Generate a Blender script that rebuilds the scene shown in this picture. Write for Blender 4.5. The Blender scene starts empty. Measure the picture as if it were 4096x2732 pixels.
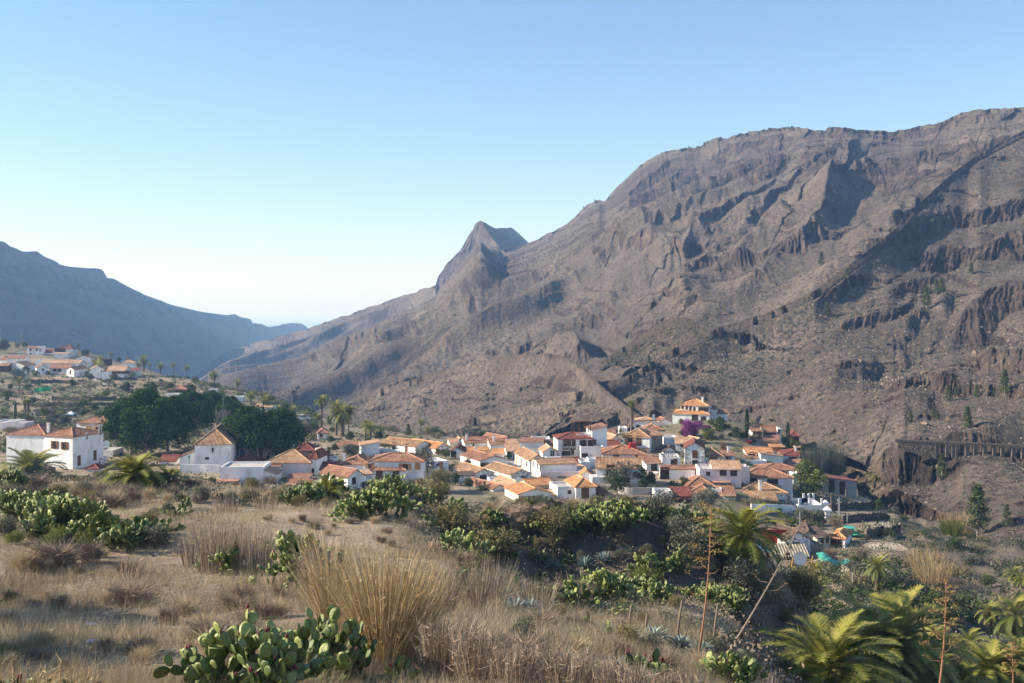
import bpy, math, random
import numpy as np
from mathutils import Vector
random.seed(7)
RS = np.random.RandomState(11)
R = math.radians
# ---------------------------------------------------------------- camera, sky, sun, exposure
SC = bpy.context.scene
COL = SC.collection
FP = 4552.0            # focal length in pixels of the 4096 px wide photograph
HZ = 1240.5            # image row of the true horizon
cam_d = bpy.data.cameras.new("camera")
cam = bpy.data.objects.new("camera", cam_d); COL.objects.link(cam)
cam.location = (0, 0, 0); cam.rotation_euler = (R(90), 0, 0)
cam_d.sensor_width = 36.0; cam_d.lens = FP / 4096 * 36.0
cam_d.shift_y = (HZ - 1366.0) / 4096.0
cam_d.clip_start = 0.5; cam_d.clip_end = 300000
SC.camera = cam
SUN_EL, SUN_AZ = R(29), R(-90)        # azimuth measured from +Y (the view) towards +X
world = bpy.data.worlds.new("World"); SC.world = world; world.use_nodes = True
nt = world.node_tree; nt.nodes.clear()
wo = nt.nodes.new("ShaderNodeOutputWorld"); bg = nt.nodes.new("ShaderNodeBackground")
sk = nt.nodes.new("ShaderNodeTexSky"); sk.sky_type = 'NISHITA'; sk.sun_disc = False
sk.sun_elevation = SUN_EL; sk.sun_rotation = SUN_AZ
sk.altitude = 600; sk.air_density = 1.0; sk.dust_density = 0.12; sk.ozone_density = 3.6
nt.links.new(sk.outputs[0], bg.inputs[0]); nt.links.new(bg.outputs[0], wo.inputs[0])
bg.inputs[1].default_value = 0.097
sun_d = bpy.data.lights.new("sun", 'SUN'); sun = bpy.data.objects.new("sun", sun_d); COL.objects.link(sun)
sun_d.energy = 5.0; sun_d.angle = R(0.5); sun_d.color = (1.0, 0.90, 0.76)
sdir = Vector((math.sin(SUN_AZ) * math.cos(SUN_EL), math.cos(SUN_AZ) * math.cos(SUN_EL), math.sin(SUN_EL)))
sun.rotation_euler = sdir.to_track_quat('Z', 'Y').to_euler()
SC.view_settings.view_transform = 'Standard'; SC.view_settings.look = 'None'
SC.view_settings.exposure = 1.0; SC.view_settings.gamma = 1.0
SC.cycles.use_denoising = True
SC.cycles.max_bounces = 6; SC.cycles.diffuse_bounces = 3; SC.cycles.glossy_bounces = 2
SC.cycles.transmission_bounces = 4; SC.cycles.transparent_max_bounces = 8; SC.cycles.volume_bounces = 2
SC.cycles.use_adaptive_sampling = True; SC.cycles.adaptive_threshold = 0.02

# ---------------------------------------------------------------- helpers
DF = 4096 / 2351.0                       # overview units -> photo pixels
VIEWS = {1: (0, 1250), 2: (0, 1620), 3: (650, 1500), 4: (1300, 1600), 5: (1800, 1650), 6: (2300, 1550), 7: (2900, 1650), 8: (2900, 1950)}
def FX(v, x): return x * DF if v == 0 else VIEWS[v][0] + x / 3.3357
def FY(v, y): return y * DF if v == 0 else VIEWS[v][1] + y / 3.3357
def P(x, y, d): return np.array([(x - 2048) / FP * d, d, (HZ - y) / FP * d])

def _hash(ix, iy, s):
    h = (ix.astype(np.int64) * 374761393 + iy.astype(np.int64) * 668265263 + s * 974711) & 0xFFFFFFFF
    h = ((h ^ (h >> 13)) * 1274126177) & 0xFFFFFFFF
    return ((h ^ (h >> 16)) & 0xFFFF) / 65535.0
def vn(x, y, s=0):
    x = np.asarray(x, float); y = np.asarray(y, float)
    ix = np.floor(x); iy = np.floor(y); fx = x - ix; fy = y - iy
    fx = fx * fx * fx * (fx * (fx * 6 - 15) + 10); fy = fy * fy * fy * (fy * (fy * 6 - 15) + 10)
    a = _hash(ix, iy, s); b = _hash(ix + 1, iy, s); c = _hash(ix, iy + 1, s); d = _hash(ix + 1, iy + 1, s)
    return (a * (1 - fx) + b * fx) * (1 - fy) + (c * (1 - fx) + d * fx) * fy
def fbm(x, y, o=4, s=0, g=0.5):
    t = 0; a = 1.0; n = 0
    for i in range(o):
        t = t + a * (vn(x, y, s + i) * 2 - 1); n += a; a *= g; x = x * 2.03 + 17.3; y = y * 2.03 + 9.1
    return t / n
def ridged(x, y, o=4, s=0, g=0.5):
    t = 0; a = 1.0; n = 0
    for i in range(o):
        t = t + a * (1 - np.abs(vn(x, y, s + i) * 2 - 1) * 1.6); n += a; a *= g; x = x * 2.07 + 7.3; y = y * 2.07 + 3.1
    return t / n
def sstep(a, b, x):
    t = np.clip((x - a) / (b - a), 0, 1); return t * t * (3 - 2 * t)

def build(name, V, F, mats, parent=None, loc=None, tint=None, smooth=False, mi=None, uv=None, attrs=None):
    V = np.asarray(V, np.float32).reshape(-1, 3)
    me = bpy.data.meshes.new(name)
    if isinstance(F, np.ndarray): F = [F]
    F = [np.asarray(f, np.int32) for f in F if len(f)]
    me.vertices.add(len(V)); me.vertices.foreach_set("co", V.ravel())
    loops = np.concatenate([f.ravel() for f in F]); tot = np.concatenate([np.full(len(f), f.shape[1], np.int32) for f in F])
    me.loops.add(len(loops)); me.loops.foreach_set("vertex_index", loops)
    me.polygons.add(len(tot)); st = np.zeros(len(tot), np.int32); st[1:] = np.cumsum(tot)[:-1]
    me.polygons.foreach_set("loop_start", st)
    if smooth: me.polygons.foreach_set("use_smooth", np.ones(len(tot), bool))
    else: me.polygons.foreach_set("use_smooth", np.zeros(len(tot), bool))
    if mi is not None: me.polygons.foreach_set("material_index", np.asarray(mi, np.int32))
    if not isinstance(mats, (list, tuple)): mats = [mats]
    for m in mats: me.materials.append(m)
    if tint is not None:
        a = me.attributes.new("tint", 'FLOAT', 'POINT'); a.data.foreach_set("value", np.asarray(tint, np.float32))
    if attrs:
        for k, v in attrs.items():
            a = me.attributes.new(k, 'FLOAT', 'POINT'); a.data.foreach_set("value", np.asarray(v, np.float32).ravel())
    if uv is not None:
        l = me.uv_layers.new(name="UVMap"); l.data.foreach_set("uv", np.asarray(uv, np.float32).ravel())
    me.update(calc_edges=True)
    o = bpy.data.objects.new(name, me); COL.objects.link(o)
    if parent is not None: o.parent = parent
    if loc is not None: o.location = loc
    return o
def tag(o, label=None, cat=None, group=None, kind=None):
    if label: o['label'] = label
    if cat: o['category'] = cat
    if group: o['group'] = group
    if kind: o['kind'] = kind
    return o
def thing(name, label, cat, loc, group=None, rz=0.0, sc=None):
    o = bpy.data.objects.new(name, None); COL.objects.link(o); o.location = tuple(float(c) for c in loc); o.rotation_euler = (0, 0, rz)
    if sc is not None: o.scale = (sc, sc, sc)
    o.empty_display_size = 0.3
    return tag(o, label, cat, group)
def dup(root, loc, label, group=None, rz=0.0, sc=1.0, name=None):
    r = root.copy(); COL.objects.link(r); r.location = tuple(float(c) for c in loc); r.rotation_euler = (0, 0, rz); r.scale = (sc, sc, sc)
    r['label'] = label
    if group: r['group'] = group
    for ch in list(root.children):
        c = ch.copy(); COL.objects.link(c); c.parent = r
        for g in ch.children:
            e = g.copy(); COL.objects.link(e); e.parent = c
    return r
class MB:
    """collects verts and faces of mixed size, with a material index and a tint"""
    def __init__(s): s.V = []; s.F = {}; s.n = 0; s.T = []
    def add(s, V, F, m=0, tint=None):
        V = np.asarray(V, float).reshape(-1, 3)
        s.V.append(V); s.T.append(np.full(len(V), 0.5) if tint is None else np.broadcast_to(np.asarray(tint, float), (len(V),)))
        if isinstance(F, np.ndarray): F = [F]
        for f in F:
            f = np.asarray(f, int)
            if len(f): s.F.setdefault((f.shape[1], m), []).append(f + s.n)
        s.n += len(V)
    def box(s, a, b, m=0, M=None):
        x0, y0, z0 = a; x1, y1, z1 = b
        V = np.array([(x0,y0,z0),(x1,y0,z0),(x1,y1,z0),(x0,y1,z0),(x0,y0,z1),(x1,y0,z1),(x1,y1,z1),(x0,y1,z1)], float)
        if M is not None: V = M(V)
        s.add(V, np.array([(0,3,2,1),(4,5,6,7),(0,1,5,4),(1,2,6,5),(2,3,7,6),(3,0,4,7)]), m)
    def tube(s, pts, rad, n=6, m=0, tint=None, cap=True):
        V, F = tubegeo(pts, rad, n, cap); s.add(V, F, m, tint)
    def build(s, name, mats, parent=None, loc=None, smooth=False):
        V = np.concatenate(s.V); Fs = []; mi = []
        for (k, m), L in s.F.items():
            f = np.concatenate(L); Fs.append(f); mi.append(np.full(len(f), m))
        return build(name, V, Fs, mats, parent, loc, tint=np.concatenate(s.T), smooth=smooth, mi=np.concatenate(mi))
def tubegeo(pts, rad, n=6, cap=True):
    pts = np.asarray(pts, float); m = len(pts); rad = np.broadcast_to(np.asarray(rad, float), (m,))
    t = np.gradient(pts, axis=0); t /= np.linalg.norm(t, axis=1)[:, None] + 1e-9
    ref = np.array([0, 0, 1.0]) if abs(t[0][2]) < 0.9 else np.array([1.0, 0, 0])
    u = np.cross(t, ref); u /= np.linalg.norm(u, axis=1)[:, None] + 1e-9; w = np.cross(t, u)
    a = np.arange(n) / n * 2 * np.pi
    V = pts[:, None, :] + rad[:, None, None] * (np.cos(a)[None, :, None] * u[:, None, :] + np.sin(a)[None, :, None] * w[:, None, :])
    V = V.reshape(-1, 3); F = []
    i = np.arange(m - 1)[:, None] * n; j = np.arange(n)[None, :]; k = (j + 1) % n
    q = np.stack([i + j, i + k, i + n + k, i + n + j], -1).reshape(-1, 4)
    F = [q]
    if cap and n in (3, 4): F.append(np.array([list(range(n))[::-1], [x + (m - 1) * n for x in range(n)]]))
    elif cap:
        F.append(np.array([list(range(n))[::-1], [x + (m - 1) * n for x in range(n)]]))
    return V, F
def rotz(V, a):
    c, s = math.cos(a), math.sin(a); V = np.asarray(V, float)
    return np.stack([V[..., 0] * c - V[..., 1] * s, V[..., 0] * s + V[..., 1] * c, V[..., 2]], -1)

# ---------------------------------------------------------------- materials
def mat(name, rough=0.85, spec=0.25):
    m = bpy.data.materials.new(name); m.use_nodes = True; n = m.node_tree
    b = n.nodes["Principled BSDF"]; b.inputs["Roughness"].default_value = rough
    b.inputs["Specular IOR Level"].default_value = spec
    return m, n, b
def N(n, t, **k):
    x = n.nodes.new(t)
    for a, v in k.items():
        if a.startswith("i_"): x.inputs[a[2:].replace("_", " ")].default_value = v
        else: setattr(x, a, v)
    return x
def ramp(n, src, stops, interp='LINEAR'):
    r = n.nodes.new("ShaderNodeValToRGB"); r.color_ramp.interpolation = interp
    e = r.color_ramp.elements
    while len(e) < len(stops): e.new(0.5)
    for i, (p, c) in enumerate(stops): e[i].position = p; e[i].color = (*c, 1) if len(c) == 3 else c
    n.links.new(src, r.inputs[0]); return r.outputs[0]
def mixc(n, fac, a, b, mode='MIX'):
    m = n.nodes.new("ShaderNodeMix"); m.data_type = 'RGBA'; m.blend_type = mode
    for s, i in ((fac, 0), (a, 6), (b, 7)):
        if hasattr(s, 'links'): n.links.new(s, m.inputs[i])
        else: m.inputs[i].default_value = s if i == 0 else (*s, 1)
    return m.outputs[2]
def noise(n, co, scale, detail=4, rough=0.55, dim='3D'):
    t = N(n, "ShaderNodeTexNoise"); t.inputs["Scale"].default_value = scale; t.inputs["Detail"].default_value = detail
    t.inputs["Roughness"].default_value = rough
    if co is not None: n.links.new(co, t.inputs["Vector"])
    return t.outputs[0]
def co(n, kind="Object"): return n.nodes.new("ShaderNodeTexCoord").outputs[kind]
def bump(n, h, b, dist=0.05, strength=1.0):
    x = n.nodes.new("ShaderNodeBump"); x.inputs["Distance"].default_value = dist; x.inputs["Strength"].default_value = strength
    n.links.new(h, x.inputs["Height"]); n.links.new(x.outputs[0], b.inputs["Normal"])
def geo(n): return n.nodes.new("ShaderNodeNewGeometry").outputs["Position"]
def math_(n, op, a, b=None):
    m = n.nodes.new("ShaderNodeMath"); m.operation = op
    for i, s in enumerate((a, b)):
        if s is None: continue
        if hasattr(s, 'links'): n.links.new(s, m.inputs[i])
        else: m.inputs[i].default_value = s
    return m.outputs[0]
def scaled(n, v, sx, sy, sz):
    m = n.nodes.new("ShaderNodeMapping"); m.inputs["Scale"].default_value = (sx, sy, sz); n.links.new(v, m.inputs[0]); return m.outputs[0]

def m_tint(name, c0, c1, c2, rough=0.7, transl=0.0, spec=0.2):
    """colour from the per-plant/per-leaf tint attribute; optional leaf translucency"""
    m, n, b = mat(name, rough, spec)
    a = N(n, "ShaderNodeAttribute", attribute_name="tint")
    c = ramp(n, a.outputs["Fac"], [(0.0, c0), (0.5, c1), (1.0, c2)])
    n.links.new(c, b.inputs["Base Color"])
    if transl > 0:
        t = n.nodes.new("ShaderNodeBsdfTranslucent"); n.links.new(c, t.inputs[0])
        mx = n.nodes.new("ShaderNodeMixShader"); mx.inputs[0].default_value = transl
        n.links.new(b.outputs[0], mx.inputs[1]); n.links.new(t.outputs[0], mx.inputs[2])
        n.links.new(mx.outputs[0], n.nodes["Material Output"].inputs[0])
    return m
def m_noise(name, c0, c1, scale=1.0, rough=0.85, bumpd=0.0, bscale=None, spec=0.2, detail=5):
    m, n, b = mat(name, rough, spec); v = geo(n)
    f = noise(n, v, scale, detail)
    n.links.new(ramp(n, f, [(0.3, c0), (0.7, c1)]), b.inputs["Base Color"])
    if bumpd: bump(n, noise(n, v, bscale or scale * 4, 5), b, bumpd)
    return m

def m_wall(name, c, stain=(0.45, 0.40, 0.33), amt=0.5):
    m, n, b = mat(name, 0.9, 0.15); v = geo(n)
    f = ramp(n, noise(n, scaled(n, v, .5, .5, .22), 1.3, 6, .65), [(0.50, (0, 0, 0)), (0.76, (amt, amt, amt))])
    c1 = mixc(n, f, c, stain)
    f2 = ramp(n, noise(n, v, 0.35, 3), [(0.35, (.88, .88, .88)), (0.65, (1.03, 1.03, 1.03))])
    n.links.new(mixc(n, 1.0, c1, f2, 'MULTIPLY'), b.inputs["Base Color"])
    bump(n, noise(n, v, 3.0, 5), b, 0.04)
    return m
def m_stonewall(name, mortar=(0.72, 0.70, 0.66), s0=(0.06, 0.05, 0.045), s1=(0.20, 0.16, 0.12), scale=1.9, cover=0.30):
    m, n, b = mat(name, 0.9, 0.15); v = geo(n)
    wv = n.nodes.new("ShaderNodeVectorMath"); wv.operation = 'ADD'
    nz = N(n, "ShaderNodeTexNoise"); nz.inputs["Scale"].default_value = 2.0; n.links.new(v, nz.inputs["Vector"])
    sc_ = n.nodes.new("ShaderNodeVectorMath"); sc_.operation = 'SCALE'; sc_.inputs[3].default_value = 0.35
    n.links.new(nz.outputs[1], sc_.inputs[0]); n.links.new(v, wv.inputs[0]); n.links.new(sc_.outputs[0], wv.inputs[1])
    vo = N(n, "ShaderNodeTexVoronoi"); vo.feature = 'F1'; vo.inputs["Scale"].default_value = scale
    n.links.new(scaled(n, wv.outputs[0], 1, 1, 1.35), vo.inputs["Vector"])
    f = ramp(n, vo.outputs["Distance"], [(cover, (1, 1, 1)), (cover + 0.08, (0, 0, 0))])
    sep = n.nodes.new("ShaderNodeSeparateColor"); n.links.new(vo.outputs["Color"], sep.inputs[0])
    sc = ramp(n, sep.outputs[0], [(0, s0), (1, s1)])
    n.links.new(mixc(n, f, mortar, sc), b.inputs["Base Color"]); bump(n, vo.outputs["Distance"], b, 0.05)
    return m
def m_roof(name, c0, c1, c2, pitch=0.30, patch=0.5):
    """fired clay barrel tiles: UV u runs along the eave in metres"""
    m, n, b = mat(name, 0.85, 0.2)
    uv = co(n, "UV"); v = geo(n)
    sep = n.nodes.new("ShaderNodeSeparateXYZ"); n.links.new(uv, sep.inputs[0])
    w = math_(n, 'SINE', math_(n, 'MULTIPLY', sep.outputs[0], 2 * math.pi / pitch))
    row = math_(n, 'FRACT', math_(n, 'MULTIPLY', sep.outputs[1], 2.4))
    f = noise(n, v, 0.55, 5, .7)
    base = ramp(n, f, [(0.30, c0), (0.5, c1), (0.72, c2)])
    wn = N(n, "ShaderNodeTexWhiteNoise"); wn.noise_dimensions = '2D'
    vm = n.nodes.new("ShaderNodeVectorMath"); vm.operation = 'FLOOR'; n.links.new(scaled(n, uv, 1 / pitch, 2.4, 1), vm.inputs[0]); n.links.new(vm.outputs[0], wn.inputs["Vector"])
    tt = ramp(n, wn.outputs["Value"], [(0, (.72, .70, .68)), (1, (1.18, 1.15, 1.1))])
    base = mixc(n, 1.0, base, tt, 'MULTIPLY')
    ch = ramp(n, w, [(0.0, (.50, .46, .44)), (0.45, (1, 1, 1))])        # shade in the channels between tile rows, painted into the colour
    wr = math_(n, 'MULTIPLY', math_(n, 'ADD', w, 1.0), 0.5)
    ch = ramp(n, wr, [(0.0, (.42, .37, .34)), (0.5, (1, 1, 1))])  # channel shade, painted into the tile colour
    base = mixc(n, 0.85, base, ch, 'MULTIPLY')
    n.links.new(base, b.inputs["Base Color"])
    bump(n, math_(n, 'ADD', wr, math_(n, 'MULTIPLY', row, 0.25)), b, 0.10, 1.0)
    return m

M = {}
M['w'] = m_wall("white_wall", (0.86, 0.85, 0.83), amt=.7)
M['c'] = m_wall("cream_wall", (0.66, 0.58, 0.47))
M['p'] = m_wall("pink_wall", (0.78, 0.66, 0.65))
M['g'] = m_wall("grey_render", (0.36, 0.34, 0.32), (0.2, 0.18, 0.16))
M['ob'] = m_wall("orange_brick_wall", (0.55, 0.22, 0.09), (0.3, 0.12, 0.05))
M['n'] = m_wall("dark_wood_wall", (0.12, 0.06, 0.035), (0.05, 0.03, 0.02))
M['s'] = m_stonewall("whitewashed_stone")
M['st'] = m_stonewall("rubble_stone", (0.30, 0.26, 0.21), (0.07, 0.055, 0.045), (0.24, 0.19, 0.14), 2.6, 0.42)
M['ds'] = m_stonewall("dry_stone", (0.05, 0.04, 0.035), (0.10, 0.08, 0.065), (0.30, 0.25, 0.20), 3.0, 0.42)
RC = {'o': m_roof("orange_tiles", (0.46, 0.20, 0.085), (0.62, 0.31, 0.14), (0.72, 0.46, 0.27)),
      't': m_roof("terracotta_tiles", (0.24, 0.115, 0.07), (0.36, 0.185, 0.12), (0.52, 0.33, 0.225)),
      'b': m_roof("weathered_tiles", (0.26, 0.15, 0.085), (0.42, 0.26, 0.155), (0.60, 0.42, 0.27)),
      'p': m_roof("pale_tiles", (0.46, 0.27, 0.16), (0.60, 0.38, 0.25), (0.72, 0.52, 0.37)),
      'd': m_roof("dark_red_tiles", (0.17, 0.055, 0.042), (0.24, 0.08, 0.06), (0.32, 0.13, 0.095)),
      'k': m_roof("old_dark_tiles", (0.08, 0.055, 0.045), (0.14, 0.10, 0.08), (0.24, 0.17, 0.13)),
      'c': m_roof("corrugated_sheet", (0.34, 0.30, 0.23), (0.46, 0.42, 0.33), (0.56, 0.52, 0.42), 0.5)}
M['wood'] = m_noise("brown_wood", (0.10, 0.045, 0.02), (0.20, 0.10, 0.045), 2.0, 0.6)
M['owood'] = m_noise("ochre_wood", (0.42, 0.20, 0.07), (0.55, 0.30, 0.12), 2.0, 0.6)
M['dwood'] = m_noise("dark_wood", (0.035, 0.02, 0.015), (0.07, 0.04, 0.03), 2.0, 0.6)
M['glass'], _n, _b = mat("window_glass", 0.08, 0.5); _b.inputs["Base Color"].default_value = (0.02, 0.025, 0.03, 1)
M['white'] = m_noise("white_paint", (0.72, 0.71, 0.69), (0.82, 0.81, 0.79), 1.5, 0.6)
M['metal'] = m_noise("grey_metal", (0.22, 0.22, 0.22), (0.36, 0.36, 0.35), 3.0, 0.45, spec=0.5)
M['black'] = m_noise("black_iron", (0.015, 0.015, 0.016), (0.03, 0.03, 0.03), 3.0, 0.5)
M['green'] = m_noise("green_paint", (0.02, 0.16, 0.10), (0.04, 0.24, 0.15), 2.0, 0.5)
M['slab'] = m_noise("grey_slab", (0.26, 0.25, 0.23), (0.40, 0.38, 0.35), 0.8)
M['pole'] = m_noise("pole_wood", (0.16, 0.12, 0.08), (0.26, 0.20, 0.14), 3.0)
M['conc'] = m_noise("concrete", (0.42, 0.40, 0.37), (0.58, 0.56, 0.52), 2.0)
def flat(name, c, rough=0.6): return m_noise(name, tuple(x * 0.85 for x in c), c, 1.5, rough)
M['red'] = flat("red_paint", (0.45, 0.03, 0.02)); M['blue'] = flat("blue_cloth", (0.12, 0.30, 0.55)); M['netg'] = flat("green_net", (0.05, 0.42, 0.20))
M['teal'] = flat("teal_sheet", (0.08, 0.38, 0.29)); M['yellow'] = flat("yellow_paint", (0.75, 0.42, 0.05)); M['wcloth'] = flat("white_cloth", (0.75, 0.75, 0.78))
# ---------------------------------------------------------------- ground: one height field through measured points
# (overview x, distance m, overview y) ; rows the photograph shows, plus dips behind crests
CP = []
def row(d, *xy):
    for x, y in xy: CP.append((x * DF, d, y * DF))
def rowz(d, *xz):
    for x, z in xz: CP.append((x * DF, d, HZ - z * FP / d))
rowz(3, (-300, -2.2), (600, -2.2), (1300, -2.3), (2500, -2.6))
rowz(8, (-300, -3.8), (600, -3.9), (1300, -4.1), (2500, -5.2))
rowz(14, (-300, -5.6), (600, -5.7), (1300, -5.8), (1900, -6.6), (2600, -8.5))
row(21, (-300, 1585), (300, 1585), (700, 1590), (1100, 1590), (1500, 1610)); rowz(21, (2000, -9), (2600, -12))
row(27, (-200, 1500), (200, 1490), (600, 1490), (900, 1500), (1200, 1510), (1500, 1560)); rowz(30, (1750, -11.0), (1950, -13.5), (2300, -17), (2600, -18))
row(36, (-200, 1380), (200, 1375), (600, 1370), (900, 1390), (1200, 1440), (1450, 1500))
row(48, (-200, 1265), (200, 1262), (500, 1258), (800, 1262), (960, 1285), (1100, 1320), (1300, 1420), (1500, 1440)); rowz(48, (1650, -14.5), (1800, -17), (2000, -19.5), (2351, -23), (2600, -24))
row(60, (-200, 1195), (200, 1192), (500, 1190), (800, 1195), (940, 1208), (1060, 1300), (1300, 1372), (1500, 1385), (1650, 1410)); rowz(60, (1800, -20), (2000, -22.5), (2351, -26), (2600, -27))
row(72, (1100, 1275), (1300, 1340), (1500, 1362), (1650, 1372), (1800, 1500)); rowz(72, (1950, -24.5), (2200, -27.5), (2400, -29))
row(74, (-200, 1130), (200, 1130), (500, 1135), (760, 1140), (930, 1145))
row(79, (1050, 1178), (1150, 1170), (1300, 1172), (1450, 1182)); row(82, (1550, 1195), (1650, 1215), (1750, 1262)); rowz(84, (1830, -21), (1950, -26), (2200, -31), (2500, -33))
row(90, (-200, 1108), (100, 1108), (300, 1112), (450, 1120), (600, 1150)); rowz(92, (800, -17.5), (1100, -19.5), (1400, -21), (1700, -23))
rowz(130, (-200, -24), (200, -25), (500, -26), (900, -28), (1300, -29), (1600, -31)); row(130, (1880, 1400), (1980, 1372)); rowz(130, (2150, -36), (2350, -38), (2550, -38))
row(160, (1900, 1330), (2050, 1310)); rowz(160, (2200, -42), (2400, -41))
rowz(190, (-200, -34), (200, -36), (600, -37), (1100, -37.5), (1500, -38), (1700, -41)); row(190, (1850, 1292), (2000, 1275), (2150, 1285), (2350, 1290), (2550, 1290))
row(220, (1800, 1210), (1950, 1215), (2100, 1225), (2300, 1245), (2500, 1250))
row(245, (1900, 1175), (2000, 1180))
row(215, (1550, 1178)); rowz(245, (-200, -36.5), (200, -37), (600, -37.5), (1000, -38), (1400, -38), (1700, -39))
rowz(300, (-200, -36.5), (300, -37), (700, -38), (1000, -38), (1400, -37.5), (1600, -37), (1780, -39.5), (1880, -42), (2000, -50), (2200, -60), (2500, -62))
rowz(345, (300, -37), (800, -39), (1200, -39), (1430, -37), (1600, -33.5), (1720, -35), (1820, -42))
rowz(380, (-200, -37), (500, -37.5), (1000, -42), (1250, -44), (1450, -44), (1600, -41), (1750, -44), (1950, -62))
rowz(450, (-200, -36), (100, -36), (400, -36.5), (600, -38.5), (750, -43), (900, -50), (1200, -66), (1600, -72), (2200, -85))
rowz(550, (-200, -35), (100, -35.5), (300, -35.5), (450, -36.5), (560, -40), (700, -52), (1000, -90), (1600, -100))
row(640, (-200, 855), (0, 855), (150, 855), (300, 860), (400, 866)); rowz(640, (520, -48), (650, -85), (1000, -115))
row(720, (-200, 818), (0, 818), (120, 822), (230, 832), (330, 846)); rowz(720, (430, -55), (600, -100))
row(790, (-200, 772), (0, 778), (80, 797), (180, 806)); rowz(790, (300, -45), (420, -80))
rowz(900, (-200, -40), (0, -45), (200, -70), (400, -110), (800, -130)); rowz(1150, (-200, -120), (200, -140), (600, -150), (1200, -150), (2200, -130))
_c = np.array(CP)
def _nrm(x, d): return np.stack([np.asarray(x, float) / 900.0, np.log(np.asarray(d, float)) * 2.6], -1)
_cz = (HZ - _c[:, 2]) / FP                       # slope value z/d
_X = _nrm(_c[:, 0], _c[:, 1])
def _k(r2): return 0.5 * r2 * np.log(r2 + 1e-9)
_n = len(_X); _A = np.zeros((_n + 3, _n + 3))
_A[:_n, :_n] = _k(((_X[:, None] - _X[None]) ** 2).sum(-1)) + np.eye(_n) * 2e-4
_A[:_n, _n:] = np.c_[np.ones(_n), _X]; _A[_n:, :_n] = _A[:_n, _n:].T
_w = np.linalg.solve(_A, np.r_[_cz, 0, 0, 0])
def _tps(x, d):
    q = _nrm(x, d); sh = q.shape[:-1]; q = q.reshape(-1, 2); out = np.empty(len(q))
    for i in range(0, len(q), 20000):
        s = q[i:i + 20000]; out[i:i + 20000] = _k(((s[:, None] - _X[None]) ** 2).sum(-1)) @ _w[:_n] + _w[_n] + s @ _w[_n + 1:]
    return out.reshape(sh)
def ground_z(X, Y):
    X = np.asarray(X, float); Y = np.maximum(np.asarray(Y, float), 2.0)
    x = X / Y * FP + 2048
    z = _tps(np.clip(x, -700, 4700), Y) * Y
    amp = np.clip((Y - 8) / 40, 0.15, 1) * (1 - 0.75 * sstep(170, 220, Y) * (1 - sstep(420, 480, Y)))
    z = z + fbm(X / 9, Y / 9, 4, 3) * 0.55 * amp + fbm(X / 1.6, Y / 1.6, 3, 8) * 0.10 * np.clip(60 / Y, 0, 1)
    bank = np.exp(-((Y - 76) / 7.0) ** 2) * sstep(940 * DF, 1060 * DF, x) * (1 - sstep(1750 * DF, 1900 * DF, x))
    z = z + bank * (ridged(X / 4.2, Y / 4.2, 5, 21) - 0.45) * 0.9
    rav = sstep(90, 125, Y) * (1 - sstep(240, 290, Y)) * sstep(1950 * DF, 2120 * DF, x)
    z = z + rav * (ridged(X / 14, Y / 14, 4, 31) - 0.4) * 3.0
    return z
def hit(x, y, dmin=18.0, dmax=1100.0):
    """first point of the ground seen at photo pixel (x, y) beyond dmin"""
    d = np.exp(np.linspace(math.log(dmin), math.log(dmax), 420))
    X = (x - 2048) / FP * d
    zz = ground_z(X, d); py = HZ - zz / d * FP
    ok = np.nonzero(py <= y)[0]
    i = ok[0] if len(ok) else int(np.argmin(py))
    if i > 0 and len(ok):
        t = (py[i - 1] - y) / max(py[i - 1] - py[i], 1e-6); dd = d[i - 1] + (d[i] - d[i - 1]) * min(max(t, 0), 1)
    else: dd = d[i]
    return float(dd)
def gpt(x, y, dmin=18.0):
    """world point on the ground under overview pixel (x, y)"""
    d = hit(x * DF, y * DF, dmin); X = (x * DF - 2048) / FP * d
    return np.array([X, d, float(ground_z(X, d))])

def grid_faces(nr, nc):
    i = np.arange(nr - 1)[:, None] * nc; j = np.arange(nc - 1)[None, :]
    return np.stack([i + j, i + j + 1, i + nc + j + 1, i + nc + j], -1).reshape(-1, 4)
gx = np.linspace(-700, 4700, 760); gd = np.exp(np.concatenate([np.linspace(math.log(2.0), math.log(18), 40)[:-1], np.linspace(math.log(18), math.log(110), 520)[:-1], np.linspace(math.log(110), math.log(1150), 330)]))
GX, GD = np.meshgrid(gx, gd); gX = (GX - 2048) / FP * GD
gZ = ground_z(gX, GD)
# material masks: green = kept gardens and scrubby plots, bare = trodden earth, rock = painted shade of bank and ravine
grn = sstep(0.05, 0.35, fbm(gX / 26, GD / 26, 4, 51) + 0.10 + .22 * sstep(260, 330, GD)) * sstep(170, 240, GD)
bare = sstep(0.0, 0.3, fbm(gX / 12, GD / 20, 3, 61)) * 0.6
bare = np.maximum(bare, np.exp(-((GD - 52) / 9) ** 2) * sstep(540 * DF, 640 * DF, GX) * (1 - sstep(900 * DF, 980 * DF, GX)))
shade_mask = np.exp(-((GD - 76) / 8.0) ** 2) * sstep(960 * DF, 1080 * DF, GX) * (1 - sstep(1800 * DF, 1950 * DF, GX))  # shade of the bank, painted as darker ground
shade_mask = np.maximum(shade_mask, sstep(85, 120, GD) * (1 - sstep(230, 280, GD)) * sstep(2000 * DF, 2150 * DF, GX) * 0.9)  # shade of the ravine, painted the same way

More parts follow.
